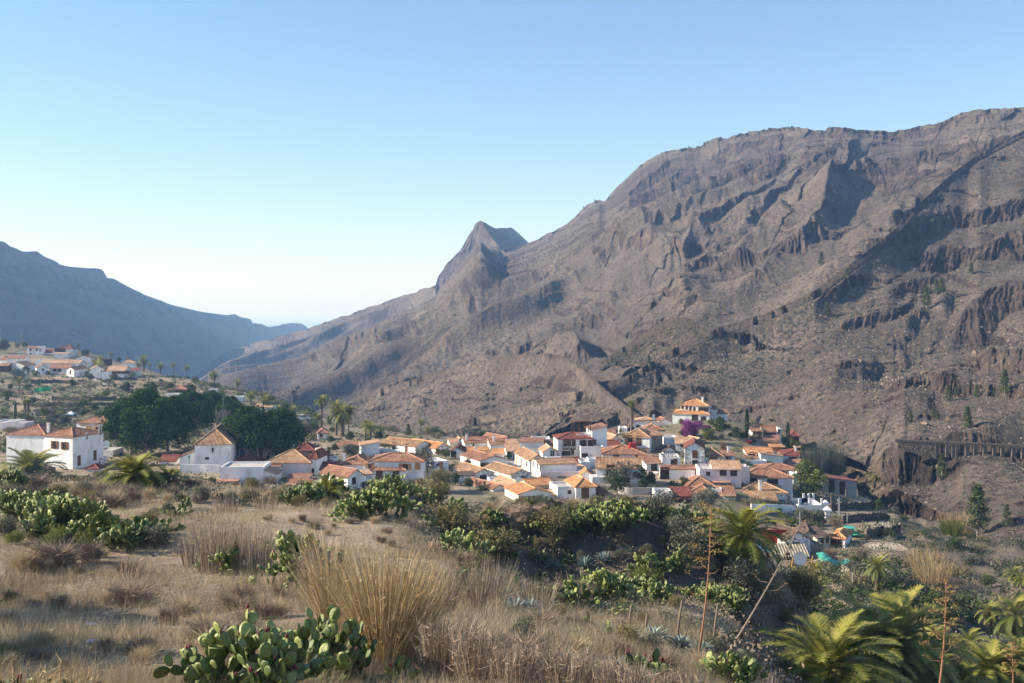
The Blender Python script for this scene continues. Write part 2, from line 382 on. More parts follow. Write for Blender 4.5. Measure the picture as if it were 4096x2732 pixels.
def m_ground():
    m, n, b = mat("dry_earth", 0.95, 0.1); v = geo(n)
    f = noise(n, v, 0.5, 9, .65); f2 = noise(n, v, 5.0, 6, .7); f3 = noise(n, v, 0.07, 4)
    c = ramp(n, f, [(0.28, (.19, .145, .10)), (0.5, (.34, .265, .185)), (0.72, (.50, .41, .30))])
    c = mixc(n, ramp(n, f2, [(0.35, (0, 0, 0)), (0.7, (.75, .75, .75))]), c, (.13, .105, .08))
    def A(k): return N(n, "ShaderNodeAttribute", attribute_name=k).outputs["Fac"]
    c = mixc(n, math_(n, 'MULTIPLY', A("bare"), 0.8), c, ramp(n, f2, [(0.3, (.30, .235, .17)), (0.75, (.44, .355, .26))]))
    c = mixc(n, math_(n, 'MULTIPLY', A("green"), ramp(n, f, [(.35, (0, 0, 0)), (.6, (.8, .8, .8))])), c, ramp(n, f2, [(0.3, (.035, .055, .02)), (0.7, (.10, .13, .05))]))
    c = mixc(n, math_(n, 'MULTIPLY', A("rock"), 0.85), c, ramp(n, f2, [(0.3, (.045, .038, .033)), (0.75, (.15, .125, .105))]))  # rock attribute darkens the ground for the shade of bank and ravine
    n.links.new(c, b.inputs["Base Color"])
    h = math_(n, 'ADD', math_(n, 'MULTIPLY', f, .6), math_(n, 'MULTIPLY', f2, .4))
    bump(n, h, b, 0.35, 0.8); return m
ground = build("ground", np.stack([gX, GD, gZ], -1), grid_faces(len(gd), len(gx)), m_ground(), smooth=True, attrs={"green": grn, "bare": bare, "rock": shade_mask})
tag(ground, kind="structure")

# ---------------------------------------------------------------- mountains
def interp(pts, x): p = np.array(pts, float); return np.interp(x, p[:, 0], p[:, 1])
RIDGE = [(380,905),(440,868),(475,840),(520,806),(560,793),(600,783),(650,771),(700,757),(750,739),(800,722),(850,703),(900,688),(950,671),(1000,655),(1006,634),(1030,600),(1046,586),(1062,568),(1072,548),(1085,530),(1092,512),(1105,506),(1112,516),(1124,535),(1142,560),(1152,575),(1180,569),(1215,559),(1250,541),(1300,515),(1325,492),(1350,470),(1372,461),(1390,461),(1405,440),(1440,407),(1470,380),(1500,362),(1520,350),(1540,345),(1570,340),(1600,337),(1625,327),(1645,318),(1665,318),(1690,310),(1720,302),(1740,298),(1790,292),(1840,293),(1895,301),(1900,291),(1930,293),(1960,296),(2000,299),(2050,303),(2080,297),(2110,290),(2150,284),(2180,272),(2200,262),(2230,256),(2260,250),(2300,249),(2351,246),(2400,240),(2600,225)]
DR = [(380,3000),(480,2900),(700,2650),(1000,2250),(1105,2150),(1215,2000),(1500,1650),(1900,1350),(2351,1080),(2600,950)]
YFT = [(380,960),(480,960),(700,1000),(1000,1040),(1215,1040),(1500,1048),(1750,1060),(1900,1085),(2000,1140),(2100,1190),(2351,1300),(2600,1330)]
DFT = [(380,1050),(480,950),(700,700),(1000,520),(1215,460),(1500,420),(1750,400),(1900,330),(2000,295),(2100,265),(2351,190),(2600,175)]
# rock bands: polyline of the band's middle, half height, strength   (overview units)
CL = [([(1436,500),(1500,440),(1560,445),(1650,440),(1750,430)],58,1.0),([(1875,455),(1960,450),(2058,455)],45,.95),([(1899,306),(1960,308),(2050,314)],16,.95),
 ([(2050,318),(2120,308),(2200,280),(2330,262)],13,.8),([(2040,440),(2150,430),(2250,420),(2351,400)],34,.9),([(2060,520),(2200,500),(2351,490)],36,.95),([(2129,585),(2240,575),(2351,575)],30,1),
 ([(1548,645),(1653,645)],12,1),([(1606,702),(1750,705),(1844,684)],16,1),([(1875,650),(1980,625)],15,.9),([(2235,735),(2290,690),(2351,680)],48,.95),
 ([(1285,668),(1400,665),(1492,655)],17,1),([(1058,705),(1140,700),(1215,690)],13,.9),([(1004,640),(1045,600),(1080,560),(1108,530)],26,1.0),([(1090,600),(1160,640),(1230,600)],12,.6),
 ([(1074,985),(1150,975),(1240,973),(1320,975)],11,1),([(1330,540),(1370,530)],22,.8),([(1240,640),(1330,620),(1450,600)],8,.6),
 ([(2053,1006),(2150,1003),(2351,1008)],14,1),([(2040,1140),(2100,1135),(2180,1140)],28,1),([(2126,960),(2200,930),(2351,935)],30,.7),([(2180,1110),(2300,1100),(2420,1090)],16,.8),
 ([(2160,640),(2060,690),(2000,705)],14,.6),([(1640,360),(1720,340),(1800,335)],14,.8),([(1820,380),(1900,400)],22,.7),([(1880,830),(1960,800)],9,.6),([(1300,830),(1330,850)],10,.4)]
# spur crests, top to bottom: amplitude (fraction of distance), width on the sunny upper-left side, width on the lower-right side
SP = [([(1318,826),(1280,815),(1200,812),(1100,830),(1000,852),(900,885),(790,930)],.055,20,80),
 ([(1566,728),(1530,738),(1480,762),(1420,790)],.05,22,50),
 ([(1112,520),(1124,540),(1142,562),(1152,577)],.03,40,14),
 ([(1290,530),(1215,566),(1152,582),(1090,640),(1040,680)],.03,14,60),
 ([(1240,596),(1190,630),(1120,680),(1060,720),(980,760),(880,800)],.035,60,26),
 ([(1372,520),(1372,560),(1330,610),(1260,650),(1190,700),(1080,745),(960,790),(860,832)],.045,70,28),
 ([(1480,585),(1400,640),(1330,700),(1230,745),(1130,790),(1020,830)],.04,70,30),
 ([(1600,560),(1520,610),(1440,665),(1340,735),(1240,785),(1100,830)],.05,80,30),
 ([(1700,560),(1640,620),(1560,680),(1480,735),(1380,780),(1290,812)],.05,80,30),
 ([(1780,560),(1740,610),(1660,665),(1600,700)],.05,60,30),
 ([(1900,470),(1870,560),(1810,620),(1720,700),(1640,752),(1560,800)],.07,110,34),
 ([(2040,580),(1950,640),(1850,700),(1750,752),(1620,820),(1480,880),(1330,930)],.07,110,45),
 ([(2180,520),(2090,600),(1990,690),(1880,765),(1760,835),(1620,895),(1500,935)],.075,120,50),
 ([(2351,540),(2220,660),(2080,770),(1930,870),(1780,945)],.08,130,60),
 ([(2420,700),(2300,810),(2180,900),(2100,965),(2055,1010)],.06,110,60),
 ]
# steep ribs of the upper walls, pushed out in depth
DS = [([(1106,506),(1128,540),(1150,577)],.10,40,30),([(1935,300),(1965,350),(1990,405)],.06,60,22),([(1840,330),(1800,400),(1750,470)],.055,70,26),([(1560,380),(1540,440),(1545,510)],.045,60,20),([(1760,430),(1745,490),(1700,560)],.055,60,28),([(1890,480),(1860,540),(1830,590)],.05,50,26),
 ([(1960,440),(1940,500),(1915,545)],.045,50,20),([(2110,400),(2080,460),(2060,520)],.045,50,22),([(2240,400),(2230,470),(2200,530)],.045,50,22),([(2170,560),(2160,610)],.02,30,14),([(1640,380),(1620,450),(1630,520)],.04,50,20),([(2290,290),(2250,340),(2200,400)],.05,80,30),([(1465,400),(1450,470),(1440,540)],.03,40,20),([(1372,505),(1375,555),(1350,600)],.05,40,16),
 ([(1690,340),(1680,400),(1690,450)],.03,40,18),([(2020,330),(2000,380),(1960,420)],.04,40,20),([(1500,560),(1470,600),(1440,640)],.03,50,22),([(1620,570),(1590,610),(1560,640)],.035,50,24),([(1250,585),(1235,620),(1200,650)],.04,40,18),([(2330,560),(2310,620),(2290,660)],.03,40,18)]
def seg(px, py, pts):
    """signed distance (positive to the lower right of a line drawn downward-left) and position along a polyline"""
    best = np.full(px.shape, 1e9); sd = np.zeros(px.shape); tt = np.zeros(px.shape)
    p = np.array(pts, float); L = np.r_[0, np.cumsum(np.hypot(*np.diff(p, axis=0).T))]
    for i in range(len(p) - 1):
        ax, ay = p[i]; dx, dy = p[i + 1] - p[i]; l2 = dx * dx + dy * dy
        t = np.clip(((px - ax) * dx + (py - ay) * dy) / l2, 0, 1); ex = px - ax - t * dx; ey = py - ay - t * dy
        d = np.hypot(ex, ey); m = d < best; best = np.where(m, d, best)
        s = np.sign(ex * dy - ey * dx); sd = np.where(m, s * d, sd); tt = np.where(m, (L[i] + t * math.sqrt(l2)) / L[-1], tt)
    return best, sd, tt
def relief(name, x0, x1, nx, ny, ridge, dr, yft, dft, bands, spurs, ribs, ncoef, rough, mt, back=0.25, cliffgain=0.93, cols=True):
    x = np.linspace(x0, x1, nx); yr = interp(ridge, x) + (fbm(x / 22, x * 0, 4, 5, .7) + np.round(fbm(x / 9, x * 0 + 3, 2, 6) * 3) / 3 * .5) * rough; d_r = interp(dr, x); yf = interp(yft, x); d_f = interp(dft, x)
    def smo(a, px=70):
        k_ = max(int(px / ((x1 - x0) / nx)), 1)
        for _ in range(2): a = np.convolve(np.pad(a, k_, mode='reflect', reflect_type='odd'), np.ones(2 * k_ + 1) / (2 * k_ + 1), 'valid')
        return a
    d_r = smo(d_r); yf = smo(yf, 50); d_f = smo(d_f, 50)
    t = np.linspace(0, 1, ny)[:, None]; X = np.broadcast_to(x, (ny, nx)); Y = yf + (yr - yf) * t
    wx = X + fbm(X / 40, Y / 40, 3, 71) * 14; wy = Y + fbm(X / 40, Y / 40, 3, 72) * 10
    c = np.zeros_like(X)
    for pts, h, s in bands:
        p = np.array(pts); inx = (x > p[:, 0].min() - 130) & (x < p[:, 0].max() + 130)
        if not inx.any(): continue
        b, _, _ = seg(wx[:, inx], wy[:, inx], pts)
        c[:, inx] = np.maximum(c[:, inx], s * (1 - sstep(h * 0.75, h * 1.15, b)))
    # scattered outcrops following the strata
    o = fbm(wx / 70 + wy / 300, wy / 11, 4, 81); o2 = fbm(X / 130, Y / 90, 3, 85)
    c = np.maximum(c, sstep(0.25, 0.36, o + 0.22 * o2) * 0.75 * ncoef[3])
    def boxy(A, k):
        k = max(int(k), 1); Z = np.cumsum(np.pad(A, ((k + 1, k), (0, 0)), mode='edge'), 0); return (Z[2 * k + 1:] - Z[:-2 * k - 1]) / (2 * k + 1)
    ppr = float(np.mean(yf - yr)) / ny
    cb = boxy(boxy(c, 42 / ppr), 30 / ppr)
    w = np.clip(1 - cliffgain * (c - cb), 0.04, 3); w = (w[1:] + w[:-1]) / 2 * np.diff(-Y, axis=0) / np.maximum((yf - yr), 1)
    cw = np.vstack([np.zeros((1, nx)), np.cumsum(w, 0)]); de = cw - t
    de = boxy(de.T.copy(), 14 / ((x1 - x0) / nx)).T; cw = t + de - t * de[-1:]
    yrs = interp(ridge, x); kk = int(90 / ((x1 - x0) / nx)); yrs = np.convolve(np.pad(yrs, kk, mode='reflect', reflect_type='odd'), np.ones(2 * kk + 1) / (2 * kk + 1), 'valid'); yrs = np.convolve(np.pad(yrs, kk // 2, mode='reflect', reflect_type='odd'), np.ones(2 * (kk // 2) + 1) / (2 * (kk // 2) + 1), 'valid'); Yl = yf + (yrs - yf) * cw
    Yl = Y + (cw - t) * (yr - yf)
    u = (yf - Yl) / (yf - yrs)
    G = np.where(u < 1, 1 - np.clip(1 - u, 0, 1) ** 1.12 , 1 + 0.35 * (u - 1))
    D = d_f * (d_r / d_f) ** G
    if cols:
        col = ridged(wx / 7.5 + wy / 60, wy / 42, 3, 111, 0.6) - 0.5; col2 = ridged(wx / 19, wy / 90, 2, 115) - 0.4
        D = D * (1 - c * (col * 0.006 + col2 * 0.008))
    for pts, amp, wl, wr in ribs:
        p = np.array(pts); mx = max(wl, wr) * 9; inx = (x > p[:, 0].min() - mx) & (x < p[:, 0].max() + mx)
        b, s, tt = seg(wx[:, inx], wy[:, inx], pts); ww = np.where(s > 0, wr * 1.5, wl * 1.2); e_ = .15 * min(wr, wl) + 1
        D[:, inx] *= 1 - amp * .72 * np.exp(-(np.sqrt(b * b + e_ * e_) - e_) / ww)
    Xw = (X * DF - 2048) / FP * D; Zw = (712 - Y) * DF / FP * D
    S = np.sqrt(D / 1500)
    dz = np.zeros_like(X)
    for pts, amp, wl, wr in spurs:
        pts = [(a_, b_ + amp * 950) for a_, b_ in pts]; p = np.array(pts); mx = max(wl, wr) * 9; inx = (x > p[:, 0].min() - mx) & (x < p[:, 0].max() + mx)
        b, s, tt = seg(wx[:, inx], wy[:, inx], pts)
        ww = np.where(s > 0, wr * 1.25, wl * 1.1); e_ = 0.18 * min(wr, wl) + 1.5
        f = np.exp(-(np.sqrt(b * b + e_ * e_) - e_) / ww) * (1 - 0.5 * tt)
        dz[:, inx] += amp * D[:, inx] * 0.60 * f
    fx, fy = ncoef[4]
    ac = Xw * -fy + D * fx; al = Xw * fx + D * fy; W = ncoef[0]
    wq = fbm(Xw / 260, D / 260, 3, 91) * 0.8
    g = fbm(ac / W + wq, al / (W * 3.0), 3, 95, 0.5) * 1.5 + (ridged(ac / (W * .42) + wq * 1.6, al / (W * 1.7), 4, 98, 0.55) - .45) * .14
    dz += g * ncoef[1] * S * (0.5 + 0.5 * sstep(0, .12, t))
    dz += (ridged(ac / 16, al / 26, 4, 101, 0.6) - .45) * ncoef[2] * S * (1 + .8 * c)
    dz *= (1 - sstep(.88, .995, t) * .9)
    Zw = Zw + dz; ymn = yr + (1 - t) * (yf - yr) * .30; zl = (712 - ymn) * DF / FP * D; Zw = np.where(Zw > zl - 4, zl - 4 * np.exp(-np.clip(Zw - zl + 4, 0, 400) / 60), Zw)
    Zw[-1] = (712 - yr) * DF / FP * D[-1]
    Pw = np.stack([Xw, D, Zw], -1)
    nb = 14; e = np.linspace(0, 1, nb + 1)[1:, None]                 # the far side falls away behind the ridge
    Db = D[-1] * (1 + back * e); zb = Pw[-1, :, 2] - (e ** 1.3) * d_r * back * 0.75
    Pb = np.stack([Pw[-1, :, 0] * (Db / D[-1]), Db, zb], -1)
    A = np.concatenate([Pw, Pb]); cc = np.concatenate([c, np.broadcast_to(c[-1], (nb, nx))])
    o = build(name, A, grid_faces(ny + nb, nx), mt, smooth=True, attrs={"cliff": cc})
    tag(o, kind="structure")
    return o, x, 712 - Zw / D * FP / DF, Pw, c
def m_mount(name, tones, scr, sc=1.0):
    m, n, b = mat(name, 0.95, 0.1); v = geo(n)
    f = noise(n, v, 0.02 * sc, 8, .62); f2 = noise(n, v, 0.35 * sc, 6, .7); f3 = noise(n, scaled(n, v, 1.6, 1.6, .45), 0.045 * sc, 7, .68)
    c = ramp(n, f, [(0.30, tones[0]), (0.5, tones[1]), (0.70, tones[2])])
    c = mixc(n, ramp(n, f2, [(0.38, (0, 0, 0)), (0.60, (.9, .9, .9))]), c, scr)
    vo = N(n, "ShaderNodeTexVoronoi"); vo.inputs["Scale"].default_value = 0.28 * sc; n.links.new(v, vo.inputs["Vector"])
    c = mixc(n, ramp(n, vo.outputs["Distance"], [(0.18, (.75, .75, .75)), (0.30, (0, 0, 0))]), c, (scr[0] * .62, scr[1] * .68, scr[2] * .6))
    a = N(n, "ShaderNodeAttribute", attribute_name="cliff").outputs["Fac"]
    rc = ramp(n, f3, [(0.32, (.032, .025, .023)), (0.50, (.075, .056, .047)), (0.66, (.14, .105, .082)), (0.80, (.27, .20, .155))])
    c = mixc(n, ramp(n, a, [(0.38, (0, 0, 0)), (0.52, (1, 1, 1))]), c, rc)
    n.links.new(c, b.inputs["Base Color"])
    h = math_(n, 'ADD', math_(n, 'MULTIPLY', noise(n, v, 0.09 * sc, 7, .65), 2.0), f2)
    bump(n, h, b, 2.4 / sc, 0.9); return m
mount, mX, mY, mP, mC = relief("mountain", 380, 2600, 1250, 760, RIDGE, DR, YFT, DFT, CL, SP, DS, (165, 44.0, 1.1, 1.0, (.84, .54)), 3.6,
    m_mount("scrub_slope", ((.095, .073, .060), (.160, .124, .103), (.26, .205, .162)), (.086, .074, .060)))
LAY = [(mX, mY, mP, mC)]
def mpt(x, y):
    """world point on the nearest mountain layer seen at overview pixel (x, y)"""
    best = None
    for lx, ly, lp, _ in LAY:
        if not lx[0] <= x <= lx[-1]: continue
        i = int(np.argmin(abs(lx - x))); col = ly[:, i]
        if y < col.min() - 2: continue
        q = lp[int(np.argmin(abs(col - y))), i]
        if best is None or q[1] < best[1]: best = q
    return best
# nearer spurs of the same mountain, each a slope of its own in front of the wall behind
def layer(name, ridge, foot, ratio, nx, ny, bands, W, amp, rough, back=.3, tone=None):
    x0, x1 = ridge[0][0], ridge[-1][0]
    dr = [(x, ratio * mP[int(np.argmin(abs(mY[:, int(np.argmin(abs(mX - x)))] - y))), int(np.argmin(abs(mX - x)))][1]) for x, y in ridge]
    ft = foot or YFT; df = [(x, .985 * (interp(DFT, x) if foot is None else mP[int(np.argmin(abs(mY[:, int(np.argmin(abs(mX - x)))] - interp(foot, x)))), int(np.argmin(abs(mX - x)))][1])) for x in np.linspace(x0, x1, 12)]
    dr = [(x, max(d, float(interp(df, x)) * 1.02)) for x, d in dr]
    o, x, Y, P_, c = relief(name, x0, x1, nx, ny, ridge, dr, ft, df, bands, [], [], (W, amp, 1.2, 1.0, (.84, .54)), rough, tone or mount.data.materials[0], back)
    LAY.append((x, Y, P_, c)); return o
CRAG = [(1096,522),(1101,512),(1105,508),(1114,511),(1125,518),(1140,525),(1150,523),(1165,524),(1172,522),(1182,528),(1196,541),(1215,559),(1230,580)]
relief("crag_shoulder", 1096, 1232, 120, 90, CRAG, [(1096,2150),(1232,3300)], [(1096,640),(1232,640)], [(1096,2080),(1232,3190)], [([(1120,540),(1200,560)],14,.8)], [], [], (70, 8, 1.2, 1.0, (.84, .54)), 1.2, mount.data.materials[0])
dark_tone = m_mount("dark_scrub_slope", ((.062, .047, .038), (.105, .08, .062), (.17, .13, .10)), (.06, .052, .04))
HILL = [(640,1005),(690,985),(740,957),(790,930),(830,913),(880,894),(940,873),(1000,853),(1060,838),(1120,824),(1200,813),(1260,812),(1300,819),(1325,832),(1350,858),(1385,890),(1430,925),(1480,960)]
layer("foothill", HILL, [(600,1010),(1500,1030)], .80, 420, 220, [([(1300,830),(1330,850)],10,.3),([(1225,855),(1300,862)],8,.6)], 130, 15, 1.6, .2)
CONE = [(1380,830),(1410,808),(1450,784),(1490,757),(1525,736),(1550,729),(1570,727),(1592,735),(1615,752),(1640,772),(1665,790),(1700,820)]
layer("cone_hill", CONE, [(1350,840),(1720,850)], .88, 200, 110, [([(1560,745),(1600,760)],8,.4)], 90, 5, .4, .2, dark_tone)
SPUR = [(850,1046),(930,1018),(1000,988),(1082,960),(1170,941),(1270,917),(1380,886),(1440,862),(1490,835),(1540,804),(1600,772),(1650,752),(1700,738),(1760,718),(1820,692),(1875,664),(1920,632),(1960,600),(2010,562),(2060,522),(2100,478),(2150,430),(2200,388),(2250,352),(2300,326),(2351,300),(2420,270),(2600,215)]
SFOOT = [(850,1062),(1500,1062),(1750,1078),(1900,1125),(2000,1185),(2100,1228),(2351,1312),(2600,1345)]
layer("near_spur", SPUR, SFOOT, .86, 900, 560, [([(2040,545),(2150,505),(2351,470)],22,.95),([(2129,590),(2240,578),(2420,570)],28,1.0),([(2235,735),(2290,690),(2420,670)],44,.95),([(1975,628),(1890,668)],9,.9),([(2100,690),(2000,712),(1940,726)],12,.8),([(2053,1006),(2150,1003),(2420,1008)],15,1.0),([(2040,1140),(2100,1135),(2180,1140)],30,1.0),
  ([(2126,960),(2200,932),(2420,930)],26,.8),([(2180,1110),(2300,1100),(2420,1090)],16,.85),([(1074,985),(1150,977),(1240,975),(1320,977)],12,1),([(1880,830),(1960,800)],9,.7),([(1500,905),(1620,870)],6,.6),([(2060,860),(2160,830),(2300,815)],10,.6)], 105, 17, .8, .3)
# the far valley wall on the other side, its face turned from the sun
LR = [(-500,470),(-200,520),(0,553),(12,556),(25,566),(38,570),(50,577),(68,578),(85,577),(100,588),(130,600),(135,606),(160,612),(190,615),(232,617),(238,622),(246,638),(262,640),(300,661),(340,680),(372,690),(385,697),(420,706),(450,713),(480,718),(520,723),(540,721),(552,727),(575,732),(580,742),(600,744),(615,750),(640,748),(650,744),(670,742),(692,743),(705,751),(712,760),(740,790),(800,900)]
Lx = np.linspace(-500, 800, 14)
_far = [(x, min(1035 / ((1185 - min(x, 700)) * DF / FP), 5600)) for x in Lx]; _near = [(x, min(865 / ((1185 - min(x, 700)) * DF / FP), 4600)) for x in Lx]
LY = [(-500, 900), (0, 900), (400, 880), (560, 870), (800, 910)]
relief("far_mountain", -500, 790, 620, 300, LR, _far, LY, _near, [([(-100,600),(150,640),(240,655),(400,720),(580,745)],14,.6),([(-100,640),(100,680),(300,720)],10,.5)],
    [], [([(80,580),(160,680),(260,780)],.02,60,40),([(240,622),(320,700),(400,780)],.015,60,40)], (120, 16.0, 3.0, .6, (-1.0, 0.0)), 1.0,
    m_mount("far_slope", ((.12, .09, .07), (.18, .135, .10), (.24, .19, .14)), (.10, .085, .06), 0.6), cols=False)
# sea
m_sea, n_, b_ = mat("sea_water", 0.25, 0.5); b_.inputs["Base Color"].default_value = (.06, .12, .18, 1)
bump(n_, noise(n_, geo(n_), 0.01, 4), b_, 5.0)
sx = np.linspace(-60000, 60000, 9); sy = np.linspace(3500, 110000, 9); SXg, SYg = np.meshgrid(sx, sy)
tag(build("sea", np.stack([SXg, SYg, SXg * 0 - 270], -1), grid_faces(9, 9), m_sea), kind="structure")
m_far = m_noise("valley_floor_earth", (.16, .12, .09), (.26, .20, .15), 0.02)
vx = np.linspace(-2600, 2600, 60); vy = np.linspace(-300, 5200, 70); VXg, VYg = np.meshgrid(vx, vy)
VZ = -165 - 0.012 * np.maximum(VYg, 0) + fbm(VXg / 200, VYg / 200, 4, 131) * 12
tag(build("valley_floor", np.stack([VXg, VYg, VZ], -1), grid_faces(70, 60), m_far, smooth=True), kind="structure")
# air
def make_haze():
    mb = MB(); mb.box((-3500, -400, -285), (60500, 111000, 420))
    mb = MB(); mb.box((-61000, -500, -275), (61000, 111000, 460))
    m = bpy.data.materials.new("valley_air"); m.use_nodes = True; n = m.node_tree; n.nodes.clear()
    out = n.nodes.new("ShaderNodeOutputMaterial"); v = n.nodes.new("ShaderNodeVolumePrincipled")
    v.inputs["Color"].default_value = (0.29, 0.53, 0.95, 1); v.inputs["Absorption Color"].default_value = (0.84, 0.76, 0.0, 1); v.inputs["Density"].default_value = HAZE; v.inputs["Anisotropy"].default_value = 0.1
    n.links.new(v.outputs[0], out.inputs["Volume"])
    o = mb.build("haze", [m]); tag(o, kind="stuff"); return o
HAZE = 1.6e-4
make_haze()
# ---------------------------------------------------------------- buildings
def slab(mb, poly, m, th=0.16, ulen=None, uvs=None):
    """roof plane: poly listed eave-left, eave-right, then up to the ridge; UV u along the eave, v up the slope"""
    p = np.array(poly, float); n = len(p); lo = p - [0, 0, th]
    eu = p[1] - p[0]; eu = eu / (np.linalg.norm(eu) + 1e-9); nrm = np.cross(p[1] - p[0], p[-1] - p[0]); nrm /= np.linalg.norm(nrm) + 1e-9
    ev = np.cross(nrm, eu)
    base = mb.n
    mb.add(np.vstack([p, lo]), [np.array([list(range(n))]), np.array([list(range(2 * n - 1, n - 1, -1))]), np.array([[i, i + n, (i + 1) % n + n, (i + 1) % n] for i in range(n)])], m)
    uvs.append((base, base + 2 * n, p[0], eu, ev))
def mb_build_uv(mb, name, mats, parent, uvs, loc=None):
    V = np.concatenate(mb.V); Fs = []; mi = []
    for (k, m), L in mb.F.items():
        f = np.concatenate(L); Fs.append(f); mi.append(np.full(len(f), m))
    U = np.zeros((len(V), 2))
    for a, b, o, eu, ev in uvs: U[a:b, 0] = (V[a:b] - o) @ eu; U[a:b, 1] = (V[a:b] - o) @ ev
    lo = np.concatenate([f.ravel() for f in Fs])
    return build(name, V, Fs, mats, parent, loc, mi=np.concatenate(mi), uv=U[lo])

def roofgeo(mb, uvs, kind, w, dp, h, rh, m=0, ov=0.25, capm=None):
    """roof in block coordinates: x 0..w along the front, y 0..dp into depth, eaves at height h"""
    a, b, c, d = -ov, w + ov, -ov, dp + ov
    def dn(run): return ov * rh / max(run, .1)
    caps = []
    if kind == 'x':
        e = dn(dp / 2); R0, R1 = (a, dp / 2, h + rh), (b, dp / 2, h + rh)
        slab(mb, [(a, c, h - e), (b, c, h - e), R1, R0], m, uvs=uvs); slab(mb, [(b, d, h - e), (a, d, h - e), R0, R1], m, uvs=uvs); caps = [(R0, R1)]
    elif kind == 'y':
        e = dn(w / 2); R0, R1 = (w / 2, c, h + rh), (w / 2, d, h + rh)
        slab(mb, [(a, d, h - e), (a, c, h - e), R0, R1], m, uvs=uvs); slab(mb, [(b, c, h - e), (b, d, h - e), R1, R0], m, uvs=uvs); caps = [(R0, R1)]
    elif kind == 'h':
        if w >= dp:
            r = dp / 2; e = dn(r); R0, R1 = (r, dp / 2, h + rh), (w - r, dp / 2, h + rh)
            if w - dp < 0.4: R0 = R1 = (w / 2, dp / 2, h + rh)
        else:
            r = w / 2; e = dn(r); R0, R1 = (w / 2, r, h + rh), (w / 2, dp - r, h + rh)
        A, B, C, D = (a, c, h - e), (b, c, h - e), (b, d, h - e), (a, d, h - e)
        if w >= dp:
            P1 = [A, B, R1, R0] if R0 != R1 else [A, B, R0]; P2 = [C, D, R0, R1] if R0 != R1 else [C, D, R0]
            for q in (P1, [B, C, R1], P2, [D, A, R0]): slab(mb, q, m, uvs=uvs)
            caps = [(A, R0), (B, R1), (C, R1), (D, R0), (R0, R1)]
        else:
            for q in ([A, B, R0], [B, C, R1, R0], [C, D, R1], [D, A, R0, R1]): slab(mb, q, m, uvs=uvs)
            caps = [(A, R0), (B, R0), (C, R1), (D, R1), (R0, R1)]
    elif kind == 's':
        slab(mb, [(a, c, h - dn(dp)), (b, c, h - dn(dp)), (b, d, h + rh), (a, d, h + rh)], m, uvs=uvs)
    elif kind == 'l':       # falls to the left
        slab(mb, [(a, d, h), (a, c, h), (b, c, h + rh), (b, d, h + rh)], m, uvs=uvs)
    elif kind == 'r':
        slab(mb, [(b, c, h), (b, d, h), (a, d, h + rh), (a, c, h + rh)], m, uvs=uvs)
    cm = m if capm is None else capm
    for p, q in caps:
        if np.linalg.norm(np.array(p) - q) > .3:
            mb.tube([np.array(p) + [0, 0, .05], np.array(q) + [0, 0, .05]], .13, 6, cm)
def wallgeo(mb, kind, w, dp, h, rh, m=0, below=3.0, floor=1):
    if kind == 'f':
        pr = 0.45; t = .25
        mb.box((0, 0, -below), (w, dp, h - pr), m)
        mb.box((0, 0, h - pr + .002), (w, t, h), m); mb.box((0, dp - t, h - pr + .002), (w, dp, h), m)
        mb.box((0, t, h - pr + .002), (t, dp - t, h), m); mb.box((w - t, t, h - pr + .002), (w, dp - t, h), m)
        return
    V = [(0,0,-below),(w,0,-below),(w,dp,-below),(0,dp,-below),(0,0,h),(w,0,h),(w,dp,h),(0,dp,h)]
    g = 0.17
    F4 = [(0,3,2,1)]; F3 = []; F5 = []
    if kind == 'x':
        V += [(0, dp / 2, h + rh - g), (w, dp / 2, h + rh - g)]; F4 += [(0,1,5,4),(2,3,7,6)]; F5 = [(1,2,6,9,5),(3,0,4,8,7)]; F4 += [(4,5,9,8),(6,7,8,9)]
    elif kind == 'y':
        V += [(w / 2, 0, h + rh - g), (w / 2, dp, h + rh - g)]; F4 += [(1,2,6,5),(3,0,4,7)]; F5 = [(0,1,5,8,4),(2,3,7,9,6)]; F4 += [(5,6,9,8),(7,4,8,9)]
    elif kind in 's':
        V[6] = (w, dp, h + rh - g); V[7] = (0, dp, h + rh - g); F4 += [(0,1,5,4),(1,2,6,5),(2,3,7,6),(3,0,4,7),(4,5,6,7)]
    elif kind == 'l':
        V[5] = (w, 0, h + rh - g); V[6] = (w, dp, h + rh - g); F4 += [(0,1,5,4),(1,2,6,5),(2,3,7,6),(3,0,4,7),(4,5,6,7)]
    elif kind == 'r':
        V[4] = (0, 0, h + rh - g); V[7] = (0, dp, h + rh - g); F4 += [(0,1,5,4),(1,2,6,5),(2,3,7,6),(3,0,4,7),(4,5,6,7)]
    else: F4 += [(0,1,5,4),(1,2,6,5),(2,3,7,6),(3,0,4,7),(4,5,6,7)]
    mb.add(V, [np.array(F4)] + ([np.array(F5)] if F5 else []), m)
def tf(a, off):
    c, s = math.cos(a), math.sin(a)
    def f(V):
        V = np.asarray(V, float); return np.stack([V[:, 0] * c - V[:, 1] * s + off[0], V[:, 0] * s + V[:, 1] * c + off[1], V[:, 2] + off[2]], -1)
    return f
